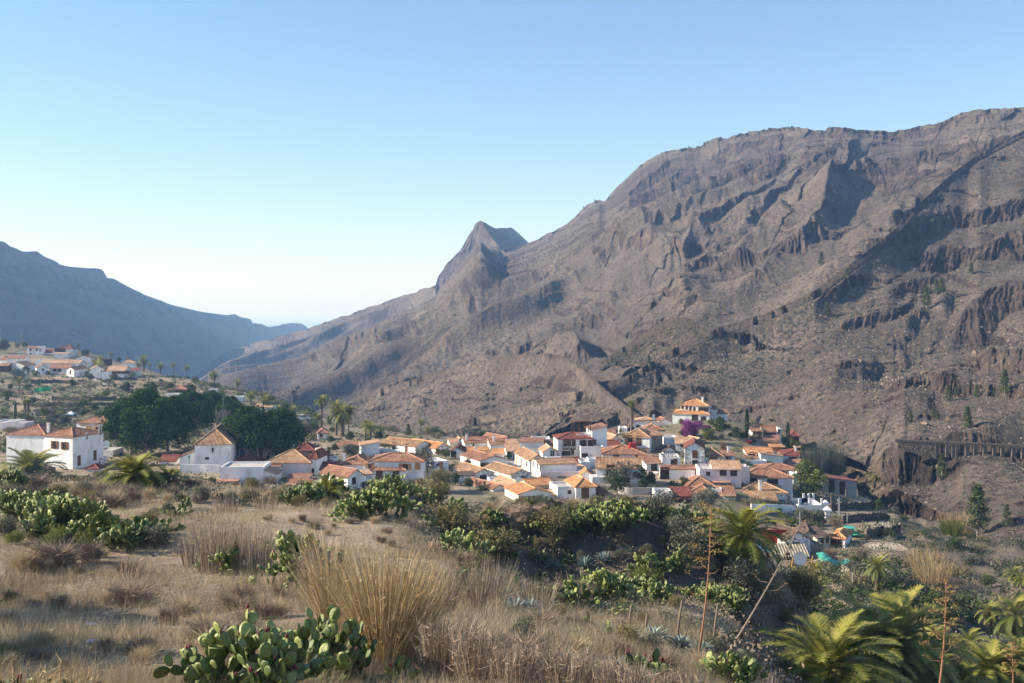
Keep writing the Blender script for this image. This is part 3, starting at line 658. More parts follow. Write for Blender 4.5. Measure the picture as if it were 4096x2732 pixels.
def window(kind, u, z, w, h, T, parent, side='f', W=0, Dp=0):
    """kind: w window with wooden frame, v white frame, d door, D dark opening, s window with shutters, k ochre shutters"""
    mb = MB(); fr = {'w': 'wood', 'v': 'white', 'd': 'wood', 'D': 'dwood', 's': 'wood', 'k': 'owood', 'y': 'owood'}[kind]
    t = min(.09, w * .12); p = .07
    mb.box((-w/2, -p, -h/2), (-w/2 + t, .02, h/2), 0); mb.box((w/2 - t, -p, -h/2), (w/2, .02, h/2), 0)
    mb.box((-w/2 + t, -p, h/2 - t), (w/2 - t, .02, h/2), 0); mb.box((-w/2 + t, -p, -h/2), (w/2 - t, .02, -h/2 + t), 0)
    if kind in 'wvsk':
        mb.box((-.025, -p * .8, -h/2 + t), (.025, .015, h/2 - t), 0)
        mb.box((-w/2 + t, -p * .7, h * .12), (-.025, .015, h * .12 + .04), 0); mb.box((.025, -p * .7, h * .12), (w/2 - t, .015, h * .12 + .04), 0)
    if kind in 'sk':
        for q in (-1, 1): mb.box((q * w * .78 - w * .24, -.11, -h/2), (q * w * .78 + w * .24, -.03, h/2), 0)
    if kind in 'dy':
        mb.box((-w/2 + t, -.03, -h/2 + t), (w/2 - t, .01, h/2 - t), 0)
        mb.box((-w*.3, -.05, -h*.35), (w*.3, -.031, h*.02), 0)
    else: mb.box((-w/2 + t, -.022, -h/2 + t), (w/2 - t, .01, h/2 - t), 1)
    mb.box((-w/2 - .05, -.12, -h/2 - .09), (w/2 + .05, .02, -h/2 - .005), 0) if kind in 'wvsk' else None
    if side == 'f': g = lambda V: V + [u, 0, z]
    elif side == 'r': g = lambda V: np.stack([W - V[:, 1], u + V[:, 0], V[:, 2] + z], -1)
    else: g = lambda V: np.stack([V[:, 1], u - V[:, 0], V[:, 2] + z], -1)
    mb.V = [T(g(v)) for v in mb.V]
    o = mb.build('door' if kind in 'dyD' and h > 1.6 else 'window', [M[fr], M['dwood'] if kind == 'D' else M['glass']], parent)
    return o
def chimney(T, parent, x, y, z, h=1.3, s=.55):
    mb = MB(); mb.box((x - s/2, y - s/2, z - .8), (x + s/2, y + s/2, z + h), 0); mb.box((x - s/2 - .1, y - s/2 - .1, z + h), (x + s/2 + .1, y + s/2 + .1, z + h + .12), 0)
    mb.box((x - s/3, y - s/3, z + h + .12), (x + s/3, y + s/3, z + h + .35), 1)
    mb.V = [T(v) for v in mb.V]; return mb.build('chimney', [M['w'], M['k_']], parent)
M['k_'] = flat("chimney_clay", (.35, .14, .07))
M['flatroof'] = m_noise("flat_roof_screed", (.36, .33, .30), (.55, .52, .48), .8)
DMIN = 150.0; RISE = 0.50
def block(root, v, x0, x1, ye, yb, dep, yaw, kind, rh, rc, wc, wins=(), d=None, chim=(), origin=None, z0=None, parent=None, below=3.0):
    X0, X1, YE, YB = FX(v, x0), FX(v, x1), FY(v, ye), FY(v, yb)
    if d is None: d = hit((X0 + X1) / 2, YB, DMIN)
    pl = P(X0, YB, d); a = R(yaw)
    w = abs(X1 - X0) * d / FP
    ca = math.cos(a) - math.sin(a) * (X1 - 2048) / FP
    w = w / max(ca, .25)
    h = (YB - YE) * d / FP
    T = tf(a, pl - origin); rh = rh * RISE
    mw = MB(); wallgeo(mw, kind, w, dep, h, rh, below=below); mw.V = [T(q) for q in mw.V]
    wall = mw.build('wall', [M[wc]], root)
    roof = None
    if kind != 'f':
        mr = MB(); uvs = []; roofgeo(mr, uvs, kind, w, dep, h, rh)
        mr.V = [T(q) for q in mr.V]; c, s = math.cos(a), math.sin(a)
        uvs = [(q0, q1, T(np.array([o]))[0], rotz(eu, a), rotz(ev, a)) for q0, q1, o, eu, ev in uvs]
        roof = mb_build_uv(mr, 'roof', [RC[rc]], root, uvs)
    elif rc:
        mr = MB(); mr.box((.25, .25, h - .448), (w - .25, dep - .25, h - .40), 0); mr.V = [T(q) for q in mr.V]; roof = mr.build('roof', [M['flatroof']], root)
    for q in wins:
        if len(q) == 5: x, y, ww, hh, k = q; window(k, (FX(v, x) - X0) / (X1 - X0) * w, (YB - FY(v, y)) * d / FP, ww, hh, T, wall)
        else:
            sd, fu, zz, ww, hh, k = q; window(k, fu * dep, zz, ww, hh, T, wall, sd, w, dep)
    for cx, cy in chim: chimney(T, roof or wall, cx * w, cy * dep, h + (rh * .6 if kind != 'f' else 0))
    return T, w, h, d, wall, roof
HOUSES = {}
def house(v, x0, x1, ye, yb, dep, yaw, kind, rh, rc, wc, label, wins=(), extra=(), chim=(), cat='house', name='house', d=None, group='houses of the village', below=3.0):
    X0, X1, YB = FX(v, x0), FX(v, x1), FY(v, yb)
    if d is None: d = hit((X0 + X1) / 2, YB, DMIN)
    o = P((X0 + X1) / 2, YB, d + 1.0)
    root = thing(name, label, cat, o, group)
    r = block(root, v, x0, x1, ye, yb, dep, yaw, kind, rh, rc, wc, wins, d, chim, o, below=below)
    for e in extra:
        e = list(e); kw = e.pop() if isinstance(e[-1], dict) else {}
        block(root, *e, origin=o, **{**dict(d=d + kw.pop('dd', 0.0)), **kw})
    HOUSES[label] = (root, r, o); return root, r, o
# view, x0, x1 (front wall), eave row, base row, depth m, yaw, roof kind, roof rise, roof, wall, label, windows
H = house
# --- centre of the village (view 5)
H(5,915,1350,1085,1200,9,18,'y',1.9,'o','w',"white gabled house under bright orange roof, right behind the big boulder",[(970,1165,1.7,1.3,'D'),(1090,1165,1.7,1.3,'D')])
H(5,1680,1945,985,1150,8.5,12,'h',2.6,'o','w',"white cube house with pyramid orange roof and dark stone corners",[(1802,1070,1.6,2.6,'d')],
  extra=[(5,1435,1678,990,1145,7,12,'f',0,'g','w',[(1595,1065,.8,.7,'w')],{'dd':.4})],chim=[])
H(5,1060,1395,972,1045,7,20,'x',1.7,'o','w',"low house with two-step bright orange roof beside the satellite dish",[])
H(5,790,1010,990,1060,10,22,'y',2.0,'p','w',"small house with worn pinkish-tan roof between stone houses and orange roof",[])
H(5,575,740,1015,1055,11,34,'y',1.6,'t','w',"low whitewashed house with faded terracotta roof and left side doors",[('l',.3,.9,.8,1.8,'D'),('l',.6,.9,.8,1.8,'w')])
H(5,322,590,812,915,12,26,'y',1.9,'b','s',"speckled stone gable house with brown roof, left of its twin",[(440,870,1.6,.9,'D')])
H(5,815,1083,822,915,14,26,'y',1.9,'b','s',"speckled stone gable house with long brown roof, right of its twin",[(945,890,1.3,1.0,'D'),(740,890,1.2,.9,'D')][:1])
H(4,1480,1985,1005,1105,4,8,'s',.5,'k','s',"low stone-patterned garage wing with narrow tiled coping and dark gate",[(1560,1062,3.4,2.2,'D')])
H(5,400,775,640,745,13,24,'y',1.8,'t','w',"long white house with red-orange roof and ochre porch posts",[(455,715,1.9,1.5,'D')])
H(5,215,525,525,590,6,5,'s',1.3,'o','w',"long low house with flat bright orange roof and little stone chimney",[],chim=[(.43,.2)])
H(5,532,755,545,598,6,-8,'s',1.1,'o','w',"low white house with ribbed orange roof and dark stone quoins",[])
H(5,0,172,505,600,7,-6,'y',1.5,'d','w',"rough pale blue-white house with dark red roof beside garden shrubs",[(48,565,1.4,2.0,'D')])
H(5,200,540,402,470,10,8,'x',2.0,'t','w',"long white house with dark terracotta roof and white chimney behind orange roofs",[(325,437,1.0,.8,'D')],chim=[(.1,.2)])
H(5,540,752,428,498,9,8,'x',2.0,'t','w',"white house with terracotta roof and fat white chimney",[],chim=[(.3,.3)])
H(5,690,835,378,420,12,30,'y',2.2,'t','w',"gabled house with broad terracotta roof at the back edge of the village",[])
H(5,757,935,512,635,8,4,'x',2.6,'p','w',"white house with steep striped tan roof and white arched door",[(870,595,1.2,2.4,'v')],extra=[(5,762,900,410,512,4,4,'s',1.2,'p','w',[],{'dd':9})])
H(5,936,1240,388,530,7,-5,'s',.7,'t','w',"plain tall white house with bare blank front and thin red roof edge",[])
H(5,1060,1282,632,800,15,13,'y',2.3,'b','w',"long street house with sagging patched brown roof above the sunlit alley wall",[('l',.2,1.6,1,1.2,'w'),('l',.55,1.2,1.1,2.2,'d'),('l',.85,1.2,1.1,2.2,'y')])
H(5,1197,1690,690,880,8,12,'x',1.5,'b','w',"corner house with long narrow brown roof and small windows facing the alley",[('l',.25,2.6,.8,1.1,'w'),('l',.75,2.6,.8,1.1,'w')],d=None)
H(5,1210,1740,795,890,5,6,'f',0,'g','p',"pink terrace wall house with white balustrade below the red flowers",[(1495,865,2.2,.25,'D')])
H(5,1490,1770,715,800,5,6,'h',1.2,'p','w',"open tan tiled terrace canopy on white posts above pink wall",[],cat='terrace canopy',name='terrace_canopy',below=0)
H(5,1748,1893,825,935,5,0,'y',1.9,'o','w',"small gabled outhouse with vivid orange roof beside curved white wall",[])
H(5,1240,1430,522,605,8,6,'y',2.2,'p','w',"small house with pale tan gable roof and grey barred gate",[(1365,555,1.2,1.9,'v')])
H(5,1245,1437,425,505,6,-4,'x',1.5,'t','ob',"orange brick house front squeezed beside the tall white block",[])
H(5,1090,1335,352,400,7,0,'f',0,'g','w',"flat-roofed white house at the rear edge with thin aerial mast",[(1280,385,1.4,.8,'D')])
H(5,0,105,398,440,6,10,'x',1.4,'p','w',"pale roofed cottage at the far left back edge of village",[])
H(5,95,175,372,400,5,10,'y',1.2,'w_' if 0 else 'p','w',"tiny bright white gable peeking over the orange roofs",[])
H(5,1335,1520,1098,1145,4,4,'s',.9,'p','w',"lean-to shed with striped tan roof beside the pyramid-roofed house",[])
H(5,1505,1740,655,735,6,4,'x',1.3,'d','w',"low white house with dark red roof below the tall balcony building",[(1600,690,1.0,.8,'D')])
H(5,1745,1870,660,760,6,4,'f',0,'g','w',"small flat white block wedged between red roof and striped-roof house",[])
# tall balcony building (several volumes)
root, r, o = H(5,1440,1900,348,590,8,6,'h',2.3,'d','w',"tall modern white building with dark red hip roof and timber balcony",
  [(1565,400,1.9,1.7,'w'),(1650,400,.9,1.9,'w'),(1755,415,1.0,1.6,'w'),(1830,415,3.2,1.7,'D'),(1925,400,1.1,1.4,'w'),(1550,545,2.2,1.2,'D'),(1635,530,.8,1.3,'w')],
  extra=[(5,1895,2095,230,480,8,8,'l',2.2,'t','w',[],{'dd':2}),(5,1690,1975,292,350,5,6,'f',0,'g','w',[],{'dd':2.5,'below':2}),(5,1745,2050,455,600,5,4,'f',0,'g','w',[(1800,570,1.6,1.0,'D')],{'dd':-2.5})])
def railing(parent, T, x0, x1, y, z, h=1.0, kind='wood', post=1.4, name='balcony'):
    mb = MB(); n = max(1, int((x1 - x0) / post))
    mb.box((x0, y - .05, z + h - .08), (x1, y + .05, z + h)); mb.box((x0, y - .04, z), (x1, y + .04, z + .08))
    for i in range(n + 1):
        x = x0 + (x1 - x0) * i / n; mb.box((x - .05, y - .055, z), (x + .05, y + .055, z + h + .05))
    for i in range(n):
        a = x0 + (x1 - x0) * i / n; b = x0 + (x1 - x0) * (i + 1) / n
        mb.tube([(a, y, z + .05), (b, y, z + h - .05)], .03, 4); mb.tube([(a, y, z + h - .05), (b, y, z + .05)], .03, 4)
    mb.V = [T(v) for v in mb.V]; return mb.build(name, [M[kind]], parent)
T, w, h = r[0], r[1], r[2]
mb = MB(); mb.box((w*.12, -1.1, h*.40), (w*.50, -.002, h*.44))
for q in (.13, .31, .49): mb.box((w*q - .08, -1.1, h*.44), (w*q + .08, -.98, h*.93))
mb.box((w*.12, -1.12, h*.90), (w*.50, -.9, h*.95)); mb.V = [T(v) for v in mb.V]; mb.build('balcony', [M['wood']], root)
railing(root, T, w*.13, w*.49, -1.05, h*.44, 1.1, 'black', 1.0, 'balcony_rail')
mb = MB()
for q in (.50, .68, .86, .98):
    mb.box((w*q - .08, 2.2, h + 1.0), (w*q + .08, 2.36, h + 4.0)); mb.box((w*q - .08, 5.2, h + 1.0), (w*q + .08, 5.36, h + 4.0))
mb.box((w*.48, 2.1, h + 4.0), (w*1.0, 2.4, h + 4.15)); mb.box((w*.48, 5.1, h + 4.0), (w*1.0, 5.4, h + 4.15))
for i in range(9): mb.box((w*(.49 + .062*i), 1.9, h + 4.152), (w*(.49 + .062*i) + .12, 5.7, h + 4.25))
mb.V = [T(v) for v in mb.V]; mb.build('roof_pergola', [M['wood']], root)

# --- left part of the village (view 4)
H(4,303,535,1025,1200,10,44,'y',2.7,'t','w',"tall gabled house with long dark tiled roof and small grey window",[(385,1090,1.0,1.5,'w'),(510,1165,.6,1.5,'D')])
H(4,537,630,985,1125,4,20,'s',.6,'w' if 0 else 'p','w',"narrow white stair annex with dark slit doorway",[(585,1130,.6,1.2,'D')])
H(4,590,1318,812,1050,9,-3,'h',2.6,'t','w',"long two-storey white house with ochre shutters and wide hip roof",[(1070,888,1.4,1.4,'k'),(1235,880,1.3,1.5,'y'),(600,880,1.0,1.2,'k'),('r',.5,4.2,.9,1.5,'k')])
H(4,602,1075,932,1062,5,0,'h',2.1,'t','w',"single-storey white house with striped hip roof and round wall clock",[(725,1010,1.6,2.4,'d'),(945,990,1.5,1.3,'w')],d=None)
H(4,1458,1650,822,990,7,26,'f',0,'g','w',"slim white tower house with flat brown roof and small windows",[(1490,868,.4,.5,'w'),(1515,860,.4,.6,'w'),(1550,885,.9,2.0,'y')],extra=[(4,1378,1500,915,1095,6,4,'f',0,'g','w',[],{'dd':-3})])
H(4,1205,1435,615,725,14,48,'y',2.3,'b','w',"old white farmhouse with long weathered brown roof behind the vine pergola",[(1320,690,1.6,1.6,'D'),('l',.25,1.4,1.0,2.4,'d'),('l',.6,1.4,1.0,2.4,'d')])
H(4,1482,1665,640,725,13,42,'y',2.3,'o','s',"stone-speckled gable house with bright orange roof beside the old farmhouse",[(1580,700,1.3,1.3,'D')])
H(4,482,730,602,742,7,12,'l',1.6,'p','w',"plain whitewashed barn with slanting tan roof edge left of pergola",[])
H(4,150,425,605,648,5,-6,'s',1.3,'t','w',"low pale shed with terracotta roof among olive trees",[(280,628,1.2,.9,'D')])
H(4,192,590,852,962,9,-4,'h',2.8,'t','w',"white house with patchy half-stripped terracotta hip roof",[(605,880,.8,1,'y')][:0],chim=[(.1,.2)])
H(4,0,185,925,980,6,-4,'x',1.4,'d','w',"low dark-red roofed outbuilding behind the young palm",[])
H(4,-60,95,800,850,5,0,'s',.5,'p','w',"small rough flat-topped shed with stones on its roof",[])

# --- church and its neighbours (view 3)
root, r, o = H(3,430,918,920,1268,21,7.5,'h',6.2,'b','w',"white village church with steep brown tiled roof and stone bell gable",[(595,1113,.9,.5,'w')],cat='church',name='church',
  extra=[(3,230,430,1098,1262,7,7.5,'l',3.0,'k','w',[],{'dd':.5})],group=None)
T, w, h, d = r[0], r[1], r[2], r[3]
def arch_wall(mb, x0, x1, z0, z1, y0, y1, arches, m=0):
    """stone wall with real round-headed openings: (centre, half width, sill, spring)"""
    xs = sorted(set([x0, x1] + [q for c_, hw, _, _ in arches for q in (c_ - hw, c_ + hw)]))
    for a, b in zip(xs[:-1], xs[1:]):
        op = [q for q in arches if abs((a + b) / 2 - q[0]) < q[1]]
        if not op: mb.box((a, y0, z0), (b, y1, z1), m); continue
        c_, hw, sl, sp = op[0]
        if sl > z0: mb.box((a, y0, z0), (b, y1, sl), m)
        n = 10
        for i in range(n):
            u0 = -hw + 2 * hw * i / n; u1 = -hw + 2 * hw * (i + 1) / n
            t0 = sp + math.sqrt(max(hw * hw - u0 * u0, 0)); t1 = sp + math.sqrt(max(hw * hw - u1 * u1, 0))
            V = [(c_+u0,y0,t0),(c_+u1,y0,t1),(c_+u1,y1,t1),(c_+u0,y1,t0),(c_+u0,y0,z1),(c_+u1,y0,z1),(c_+u1,y1,z1),(c_+u0,y1,z1)]
            mb.add(V, np.array([(0,3,2,1),(4,5,6,7),(0,1,5,4),(2,3,7,6)]), m)
cx = w * .48; bw = w * .20; Yb = 20.2
mb = MB(); zb = h - .6; zt = h + 5.0
arch_wall(mb, cx - bw, cx + bw, zb, zt, Yb, Yb + .9, [(cx - bw*.45, bw*.27, h + 2.0, h + 3.7), (cx + bw*.45, bw*.27, h + 2.0, h + 3.7)])
mb.box((cx - bw - .15, Yb - .1, zt), (cx + bw + .15, Yb + 1.0, zt + .22))
mb.add([(cx-bw,Yb,zt+.22),(cx+bw,Yb,zt+.22),(cx,Yb,zt+1.5),(cx-bw,Yb+.9,zt+.22),(cx+bw,Yb+.9,zt+.22),(cx,Yb+.9,zt+1.5)], [np.array([(0,1,2),(5,4,3)]), np.array([(0,3,4,1),(1,4,5,2),(2,5,3,0)])])
for s_ in (-1, 1): mb.box((cx+s_*bw-.25, Yb+.2, zt+.22), (cx+s_*bw+.25, Yb+.7, zt+.75)); mb.tube([(cx+s_*bw,Yb+.45,zt+.7),(cx+s_*bw,Yb+.45,zt+1.1)],[.3,.05],6)
mb.V = [T(v) for v in mb.V]; bg_ = mb.build('bell_gable', [M['st']], root)
for s_ in (-1, 1):
    mb = MB(); c_ = cx + s_ * bw * .45
    mb.tube([(c_,Yb+.45,h+2.6),(c_,Yb+.45,h+2.75),(c_,Yb+.45,h+3.3),(c_,Yb+.45,h+3.6)],[.48,.42,.26,.05],10); mb.V = [T(v) for v in mb.V]; mb.build('bell', [M['metal']], bg_, smooth=True)
mb = MB(); mb.tube([(cx,Yb+.45,zt+1.4),(cx,Yb+.45,zt+4.6)],.05,5); mb.box((cx-.35,Yb+.42,zt+3.8),(cx+.35,Yb+.48,zt+3.9)); mb.V=[T(v) for v in mb.V]; mb.build('finial', [M['metal']], bg_)
for q0, q1, q2 in ((-.2, cx-bw, -.1), (cx+bw, w+.2, w+.1)):
    mb = MB(); mb.box((q0,Yb,h-.1),(q1,Yb+.8,h+.9)); mb.box((q2-.3,Yb+.1,h+.9),(q2+.3,Yb+.7,h+1.5)); mb.V=[T(v) for v in mb.V]; mb.build('parapet', [M['c']], root)
mb = MB(); ux = (672-430)/(918-430)*w; uz = (1268-1010)/3.3357*d/FP
mb.tube([(ux,0,uz+.9),(ux,-.5,uz+.9),(ux,-.5,uz+.7)],.04,4); mb.tube([(ux,-.5,uz-.5),(ux,-.5,uz-.4),(ux,-.5,uz+.4),(ux,-.5,uz+.45),(ux,-.5,uz+.75)],[.1,.16,.3,.33,.03],6)
mb.V=[T(v) for v in mb.V]; mb.build('wall_lantern', [M['black']], root)
H(3,1388,1972,1160,1345,9,-2,'h',4.4,'b','p',"broad pinkish-white house with flared brown hip roof and small red porch roof",[(1437,1300,1.2,2.9,'d')],
  extra=[(3,1392,1572,1215,1345,1.0,-2,'s',.5,'t','w',[],{'dd':-1.2})])
H(3,900,1300,1170,1240,8,2,'h',2.5,'d','w',"curved white parapet house with dark red hip roof in front of tree trunks",[],chim=[])
H(3,772,1345,1228,1440,9,2,'f',0,'g','w',"large blank bluish-white wall building with parapet steps",[])
H(3,1345,1520,1330,1440,7,2,'r',2.4,'w' if 0 else 'p','w',"low white stair wing sloping down beside the blank wall building",[])
H(3,1660,1945,1372,1400,4,-4,'s',.9,'t','w',"small striped tiled roof, upper one of two steps by the palm",[])
H(3,1655,1940,1462,1520,4,-4,'s',1.3,'t','w',"small striped tiled roof, lower one of two steps above red flowers",[])
H(3,1768,2028,1002,1065,8,4,'h',2.9,'d','st',"rubble stone house with dark red pyramid roof and water tanks beside",[])
H(3,1972,2066,1092,1340,8,-6,'h',2.4,'d','w',"tall narrow white house with dark roof behind the broad hip-roofed one",[(1997,1310,1.0,2.2,'D'),(1975,1145,.9,1.2,'D')][:1])
H(3,2072,2320,1255,1335,6,6,'x',2.4,'d','w',"low white house under sagging dark red roof next to gabled house",[])
H(3,2072,2205,772,860,6,14,'h',1.7,'t','w',"small white house with terracotta roof standing alone by the palms",[(2118,798,.9,1.2,'w')])
H(3,925,1700,962,1115,7,2,'x',2.2,'k','c',"long shaded house row with old dark roof behind the fig trees",[(975,1030,1.6,2.6,'D'),(1065,1040,1.2,2.2,'D'),(1325,1070,1.3,2.2,'D'),(1395,1075,1.2,2.1,'D')])
H(3,75,318,188,240,8,-6,'h',2.6,'t','n',"bungalow with bright terracotta hip roof and dark veranda on the slope",[])
H(3,45,218,250,292,5,-4,'f',0,'g','w',"low white barrel-shaped shed below the terracotta bungalow",[])
H(3,605,726,190,218,4,0,'f',0,'g','w',"small open white canopy hut among banana plants",[])
H(3,815,1065,292,342,6,4,'f',0,'g','w',"unfinished white house with rough roof above dark trees",[(900,320,1.2,1.0,'D')])
H(3,1235,1455,425,462,7,-3,'x',1.8,'p','w',"white house with faded pink-brown roof and white chimney above the dark trees",[],chim=[(.35,.3)])
H(3,490,566,322,345,6,0,'x',1.2,'t','w',"tiny terracotta roof poking out of the dark tree crowns",[])
H(3,335,398,300,320,5,0,'f',0,'g','p',"little pinkish flat-roofed hut left of the tiny terracotta roof",[])
H(3,1770,1990,578,600,3,-4,'f',0,'g','w',"long low white roofed carport beyond the round dark tree",[])
# --- big house, bar (view 2)
H(2,85,600,385,820,11,-10,'h',3.6,'t','w',"wide two-storey white house at far left with red hip roofs and dark shutters",[],
  extra=[(2,560,970,400,820,10,-22,'h',3.0,'t','w',[(733,520,1.1,1.7,'s'),(865,525,1.1,1.7,'s'),('r',.2,1.6,1.0,2.4,'d'),('r',.72,2.2,1.0,2.4,'d'),('r',.46,7.0,.7,1.7,'v'),('r',.9,8.0,.9,2.4,'v')],{'dd':-1.5})],chim=[(.95,.2)])
root, r, o = H(2,1020,1440,228,400,9,-12,'h',3.0,'t','w',"white bar building with brown lettering under its hip roof",[(1190,298,1.9,1.0,'y'),(1310,305,1.5,1.0,'k')],cat='bar',name='bar_building',extra=[(2,1265,1400,455,545,3,-12,'s',1.6,'k','c',[],{'dd':-1.5})],group=None)
T, w, h, d = r[0], r[1], r[2], r[3]
def sign(txt, size, x, z, parent, T, ang, o, m='wood'):
    cu = bpy.data.curves.new("lettering", 'FONT'); cu.body = txt; cu.size = size; cu.extrude = .02; cu.align_x = 'LEFT'; cu.materials.append(M[m])
    tmp = bpy.data.objects.new("tmp", cu); me = bpy.data.meshes.new_from_object(tmp); bpy.data.objects.remove(tmp); me.name = "lettering"
    t = bpy.data.objects.new("lettering", me); COL.objects.link(t); t.parent = parent
    t.location = T(np.array([(x, -.08, z)]))[0]; t.rotation_euler = (R(90), 0, ang); return t
sign("BAR EL LABRA", 1.15, w*.10, h - 1.15, root, T, R(-12), o, 'owood')
sign("NTE", 1.35, w*.60, h - 4.3, root, T, R(-12), o, 'owood')
H(2,-80,200,222,330,8,0,'f',0,'g','w',"flat-roofed white house with bright skylight at the left edge",[],extra=[(2,30,330,238,330,6,-4,'f',0,'g','p',[],{'dd':-4})])
H(2,1268,1510,600,690,6,-4,'f',0,'g','w',"flat white roof terrace with satellite dish beside the big house",[])
H(2,1268,1345,712,800,4,-4,'f',0,'g','s',"stone-patterned low annex beside the big house",[])
H(2,2122,2340,745,800,6,-2,'x',2.2,'d','w',"small white house with dark red roof left of the church",[])
H(2,1140,1312,845,890,4,-2,'h',1.5,'d','w',"little dark red roofed shed right below the big house",[])
H(1,400,470,1335,1375,9,-20,'y',2.0,'p','w',"white cottage with pinkish roof near the pair of fan palms",[(440,1350,.8,1.0,'w')])
# --- right part of the village (view 6)
H(6,1410,1775,230,300,9,-18,'h',3.0,'o','w',"hilltop villa with two tiers of orange roofs and white chimney",[(1680,283,1.6,1.3,'w'),(1750,282,1.6,1.3,'w'),(1435,255,.7,1.2,'w'),(1490,263,.7,1.2,'w'),(1540,272,.7,1.2,'w'),(1592,283,.7,1.2,'w')],
  extra=[(6,1300,1790,345,478,12,-14,'h',2.6,'o','w',[(1600,395,1.9,1.9,'D'),(1712,405,1.6,1.3,'D')],{'dd':-2.5}),(6,1785,1900,285,360,7,-8,'x',1.2,'t','w',[],{'dd':2}),(6,1900,2030,345,410,7,-8,'x',1.6,'t','w',[],{'dd':1})],chim=[(.75,.3)])
H(6,788,1112,450,530,8,-10,'h',2.0,'p','w',"white house with long tan hip roof and tall white chimney near the fan palm",[(838,512,1.2,.7,'w')],chim=[(.8,.15)],extra=[(6,1115,1290,455,560,7,6,'y',1.8,'t','w',[],{'dd':1})])
H(6,640,995,650,860,9,-16,'h',3.4,'b','w',"two-storey white house with brown hip roof, deep eave shadow and side stone wall",[(735,700,1.4,2.8,'k'),(853,705,1.4,2.7,'d')],extra=[(6,996,1170,640,800,7,10,'s',1.6,'b','st',[],{'dd':1.0})])
H(6,925,1170,560,600,7,0,'h',2.6,'t','w',"house with dark terracotta pyramid roof and white water tank",[])
H(6,362,938,882,1020,10,-4,'h',3.1,'t','p',"pale pink house with wide rippled orange-brown hip roof",[(550,930,1.6,2.0,'w'),(838,935,1.1,2.1,'w')])
H(6,290,885,1070,1335,8,-4,'x',3.4,'b','w',"long two-storey white house with striped brown gable roof and dark doors",[(475,1150,1.7,4.0,'d'),(652,1140,1.6,2.7,'w'),(680,1285,1.6,2.6,'D')])
H(6,952,1160,1012,1115,6,10,'s',2.3,'t','w',"small white house with terracotta lean-to roof below the lattice terrace",[(1055,1065,1.5,1.7,'w')],extra=[(6,1162,1408,930,1075,7,-2,'f',0,'g','w',[(1298,1007,.8,1.6,'w'),(1340,1020,.9,2.5,'d')],{'dd':.5})])
root, r, o = HOUSES["small white house with terracotta lean-to roof below the lattice terrace"]
railing(root, tf(R(-2), P(FX(6,1045), FY(6,925), r[3] + .3) - o), 0, 120 * r[3] / FP, 0, 0, 1.3, 'dwood', .8)
root, r, o = H(6,1462,1728,805,1040,10,-8,'y',2.9,'d','w',"tall white gable house with dark stone corners and dark red roof",[(1600,887,1.3,1.9,'d'),(1600,1010,1.3,1.7,'w')])
mb = MB()
for i in range(14):
    for s_ in (0, 1):
        hh = r[2] / 14; l = RS.uniform(.5, 1.5); x = 0 if s_ == 0 else r[1] - l
        if RS.rand() < .85: mb.box((x + (.0 if s_ == 0 else .02), -.03, i * hh + .08), (x + l, .01, (i + 1) * hh - .1))
mb.V = [r[0](v) for v in mb.V]; mb.build('corner_stones', [M['st']], root)
railing(root, tf(R(0), P(FX(6,1380), FY(6,1065), r[3] - 3.0) - o), 0, 95 * r[3] / FP, 0, 0, 1.3, 'dwood', .9)
railing(root, tf(R(8), P(FX(6,1385), FY(6,945), r[3] - 1.0) - o), 0, 22 * r[3] / FP, 0, 0, 1.3, 'dwood', .8)
H(6,1725,1976,912,1045,7,-4,'h',2.7,'b','s',"dark stone-patterned house with brown hip roof and big wooden door",[(1843,985,2.0,2.6,'d')])
H(6,1980,2130,905,995,6,-4,'s',1.2,'t','w',"white house with curved orange roof edge and round chimney drum",[(2038,955,.8,1.3,'w'),(2073,955,.8,1.3,'v')],chim=[(.6,.6)])
H(6,1665,2218,1085,1305,8,-2,'f',0,'g','p',"long pink house with small square windows under a striped roof",[(1777,1147,.9,.8,'w'),(1977,1135,1.5,1.2,'w'),(2118,1140,1.5,1.2,'w')],extra=[(6,1845,2218,1085,1100,7,-2,'x',2.7,'p','p',[],{'dd':.05,'below':0.0})])
H(6,1165,1658,1085,1225,5,0,'x',.8,'t','w',"low white house with long thin tile coping and dark garage door",[(1195,1145,2.1,2.8,'D'),(1628,1130,.9,1.3,'w')])
H(6,1345,1572,742,855,7,-6,'x',2.3,'p','s',"stone-patterned cottage with striped pale roof below the purple bush",[(1440,770,1.2,.8,'w')])
H(6,1180,1338,845,880,8,20,'y',2.2,'k','w',"low old house with mossy dark roof and white gable",[(1268,790,.4,.6,'w')])
H(6,1492,1888,1322,1360,8,0,'h',3.4,'t','w',"low house with wide orange-brown hip roof beside the terrace parasol",[])
H(6,1540,1820,1395,1440,7,-16,'h',2.4,'t','w',"low house with crossed terracotta roofs and dormer near flat blue house",[])
H(6,1300,1568,1470,1540,6,-2,'s',2.6,'d','w',"house with bright red striped lean-to roof and dark porch",[(1430,1505,5,1.6,'D')],extra=[(6,1065,1300,1400,1540,6,-2,'f',0,'g','w',[(1190,1500,1.2,.9,'D')],{})])
H(6,1918,2138,1445,1480,6,-6,'s',2.4,'b','s',"small stone-patterned house with sloping brown roof behind agave flower stalk",[])
H(6,1572,1740,712,760,5,24,'y',1.4,'p','st',"little stone shed with tan roof beneath the purple bush",[])
H(6,822,975,820,880,5,-10,'s',1.5,'t','p',"pink rooftop shed with faded red roof beside red barrels",[(945,850,.5,.6,'w')])
H(6,430,615,780,830,8,6,'x',2.2,'d','w',"dark red roof filling the gap right of the tall balcony building",[])
H(6,480,612,690,740,7,20,'y',2.2,'p','w',"sunny tan gable roof tucked behind the dark red roof",[])
H(6,430,540,605,650,6,0,'x',1.4,'t','w',"small red roof low behind the tall white wall",[])
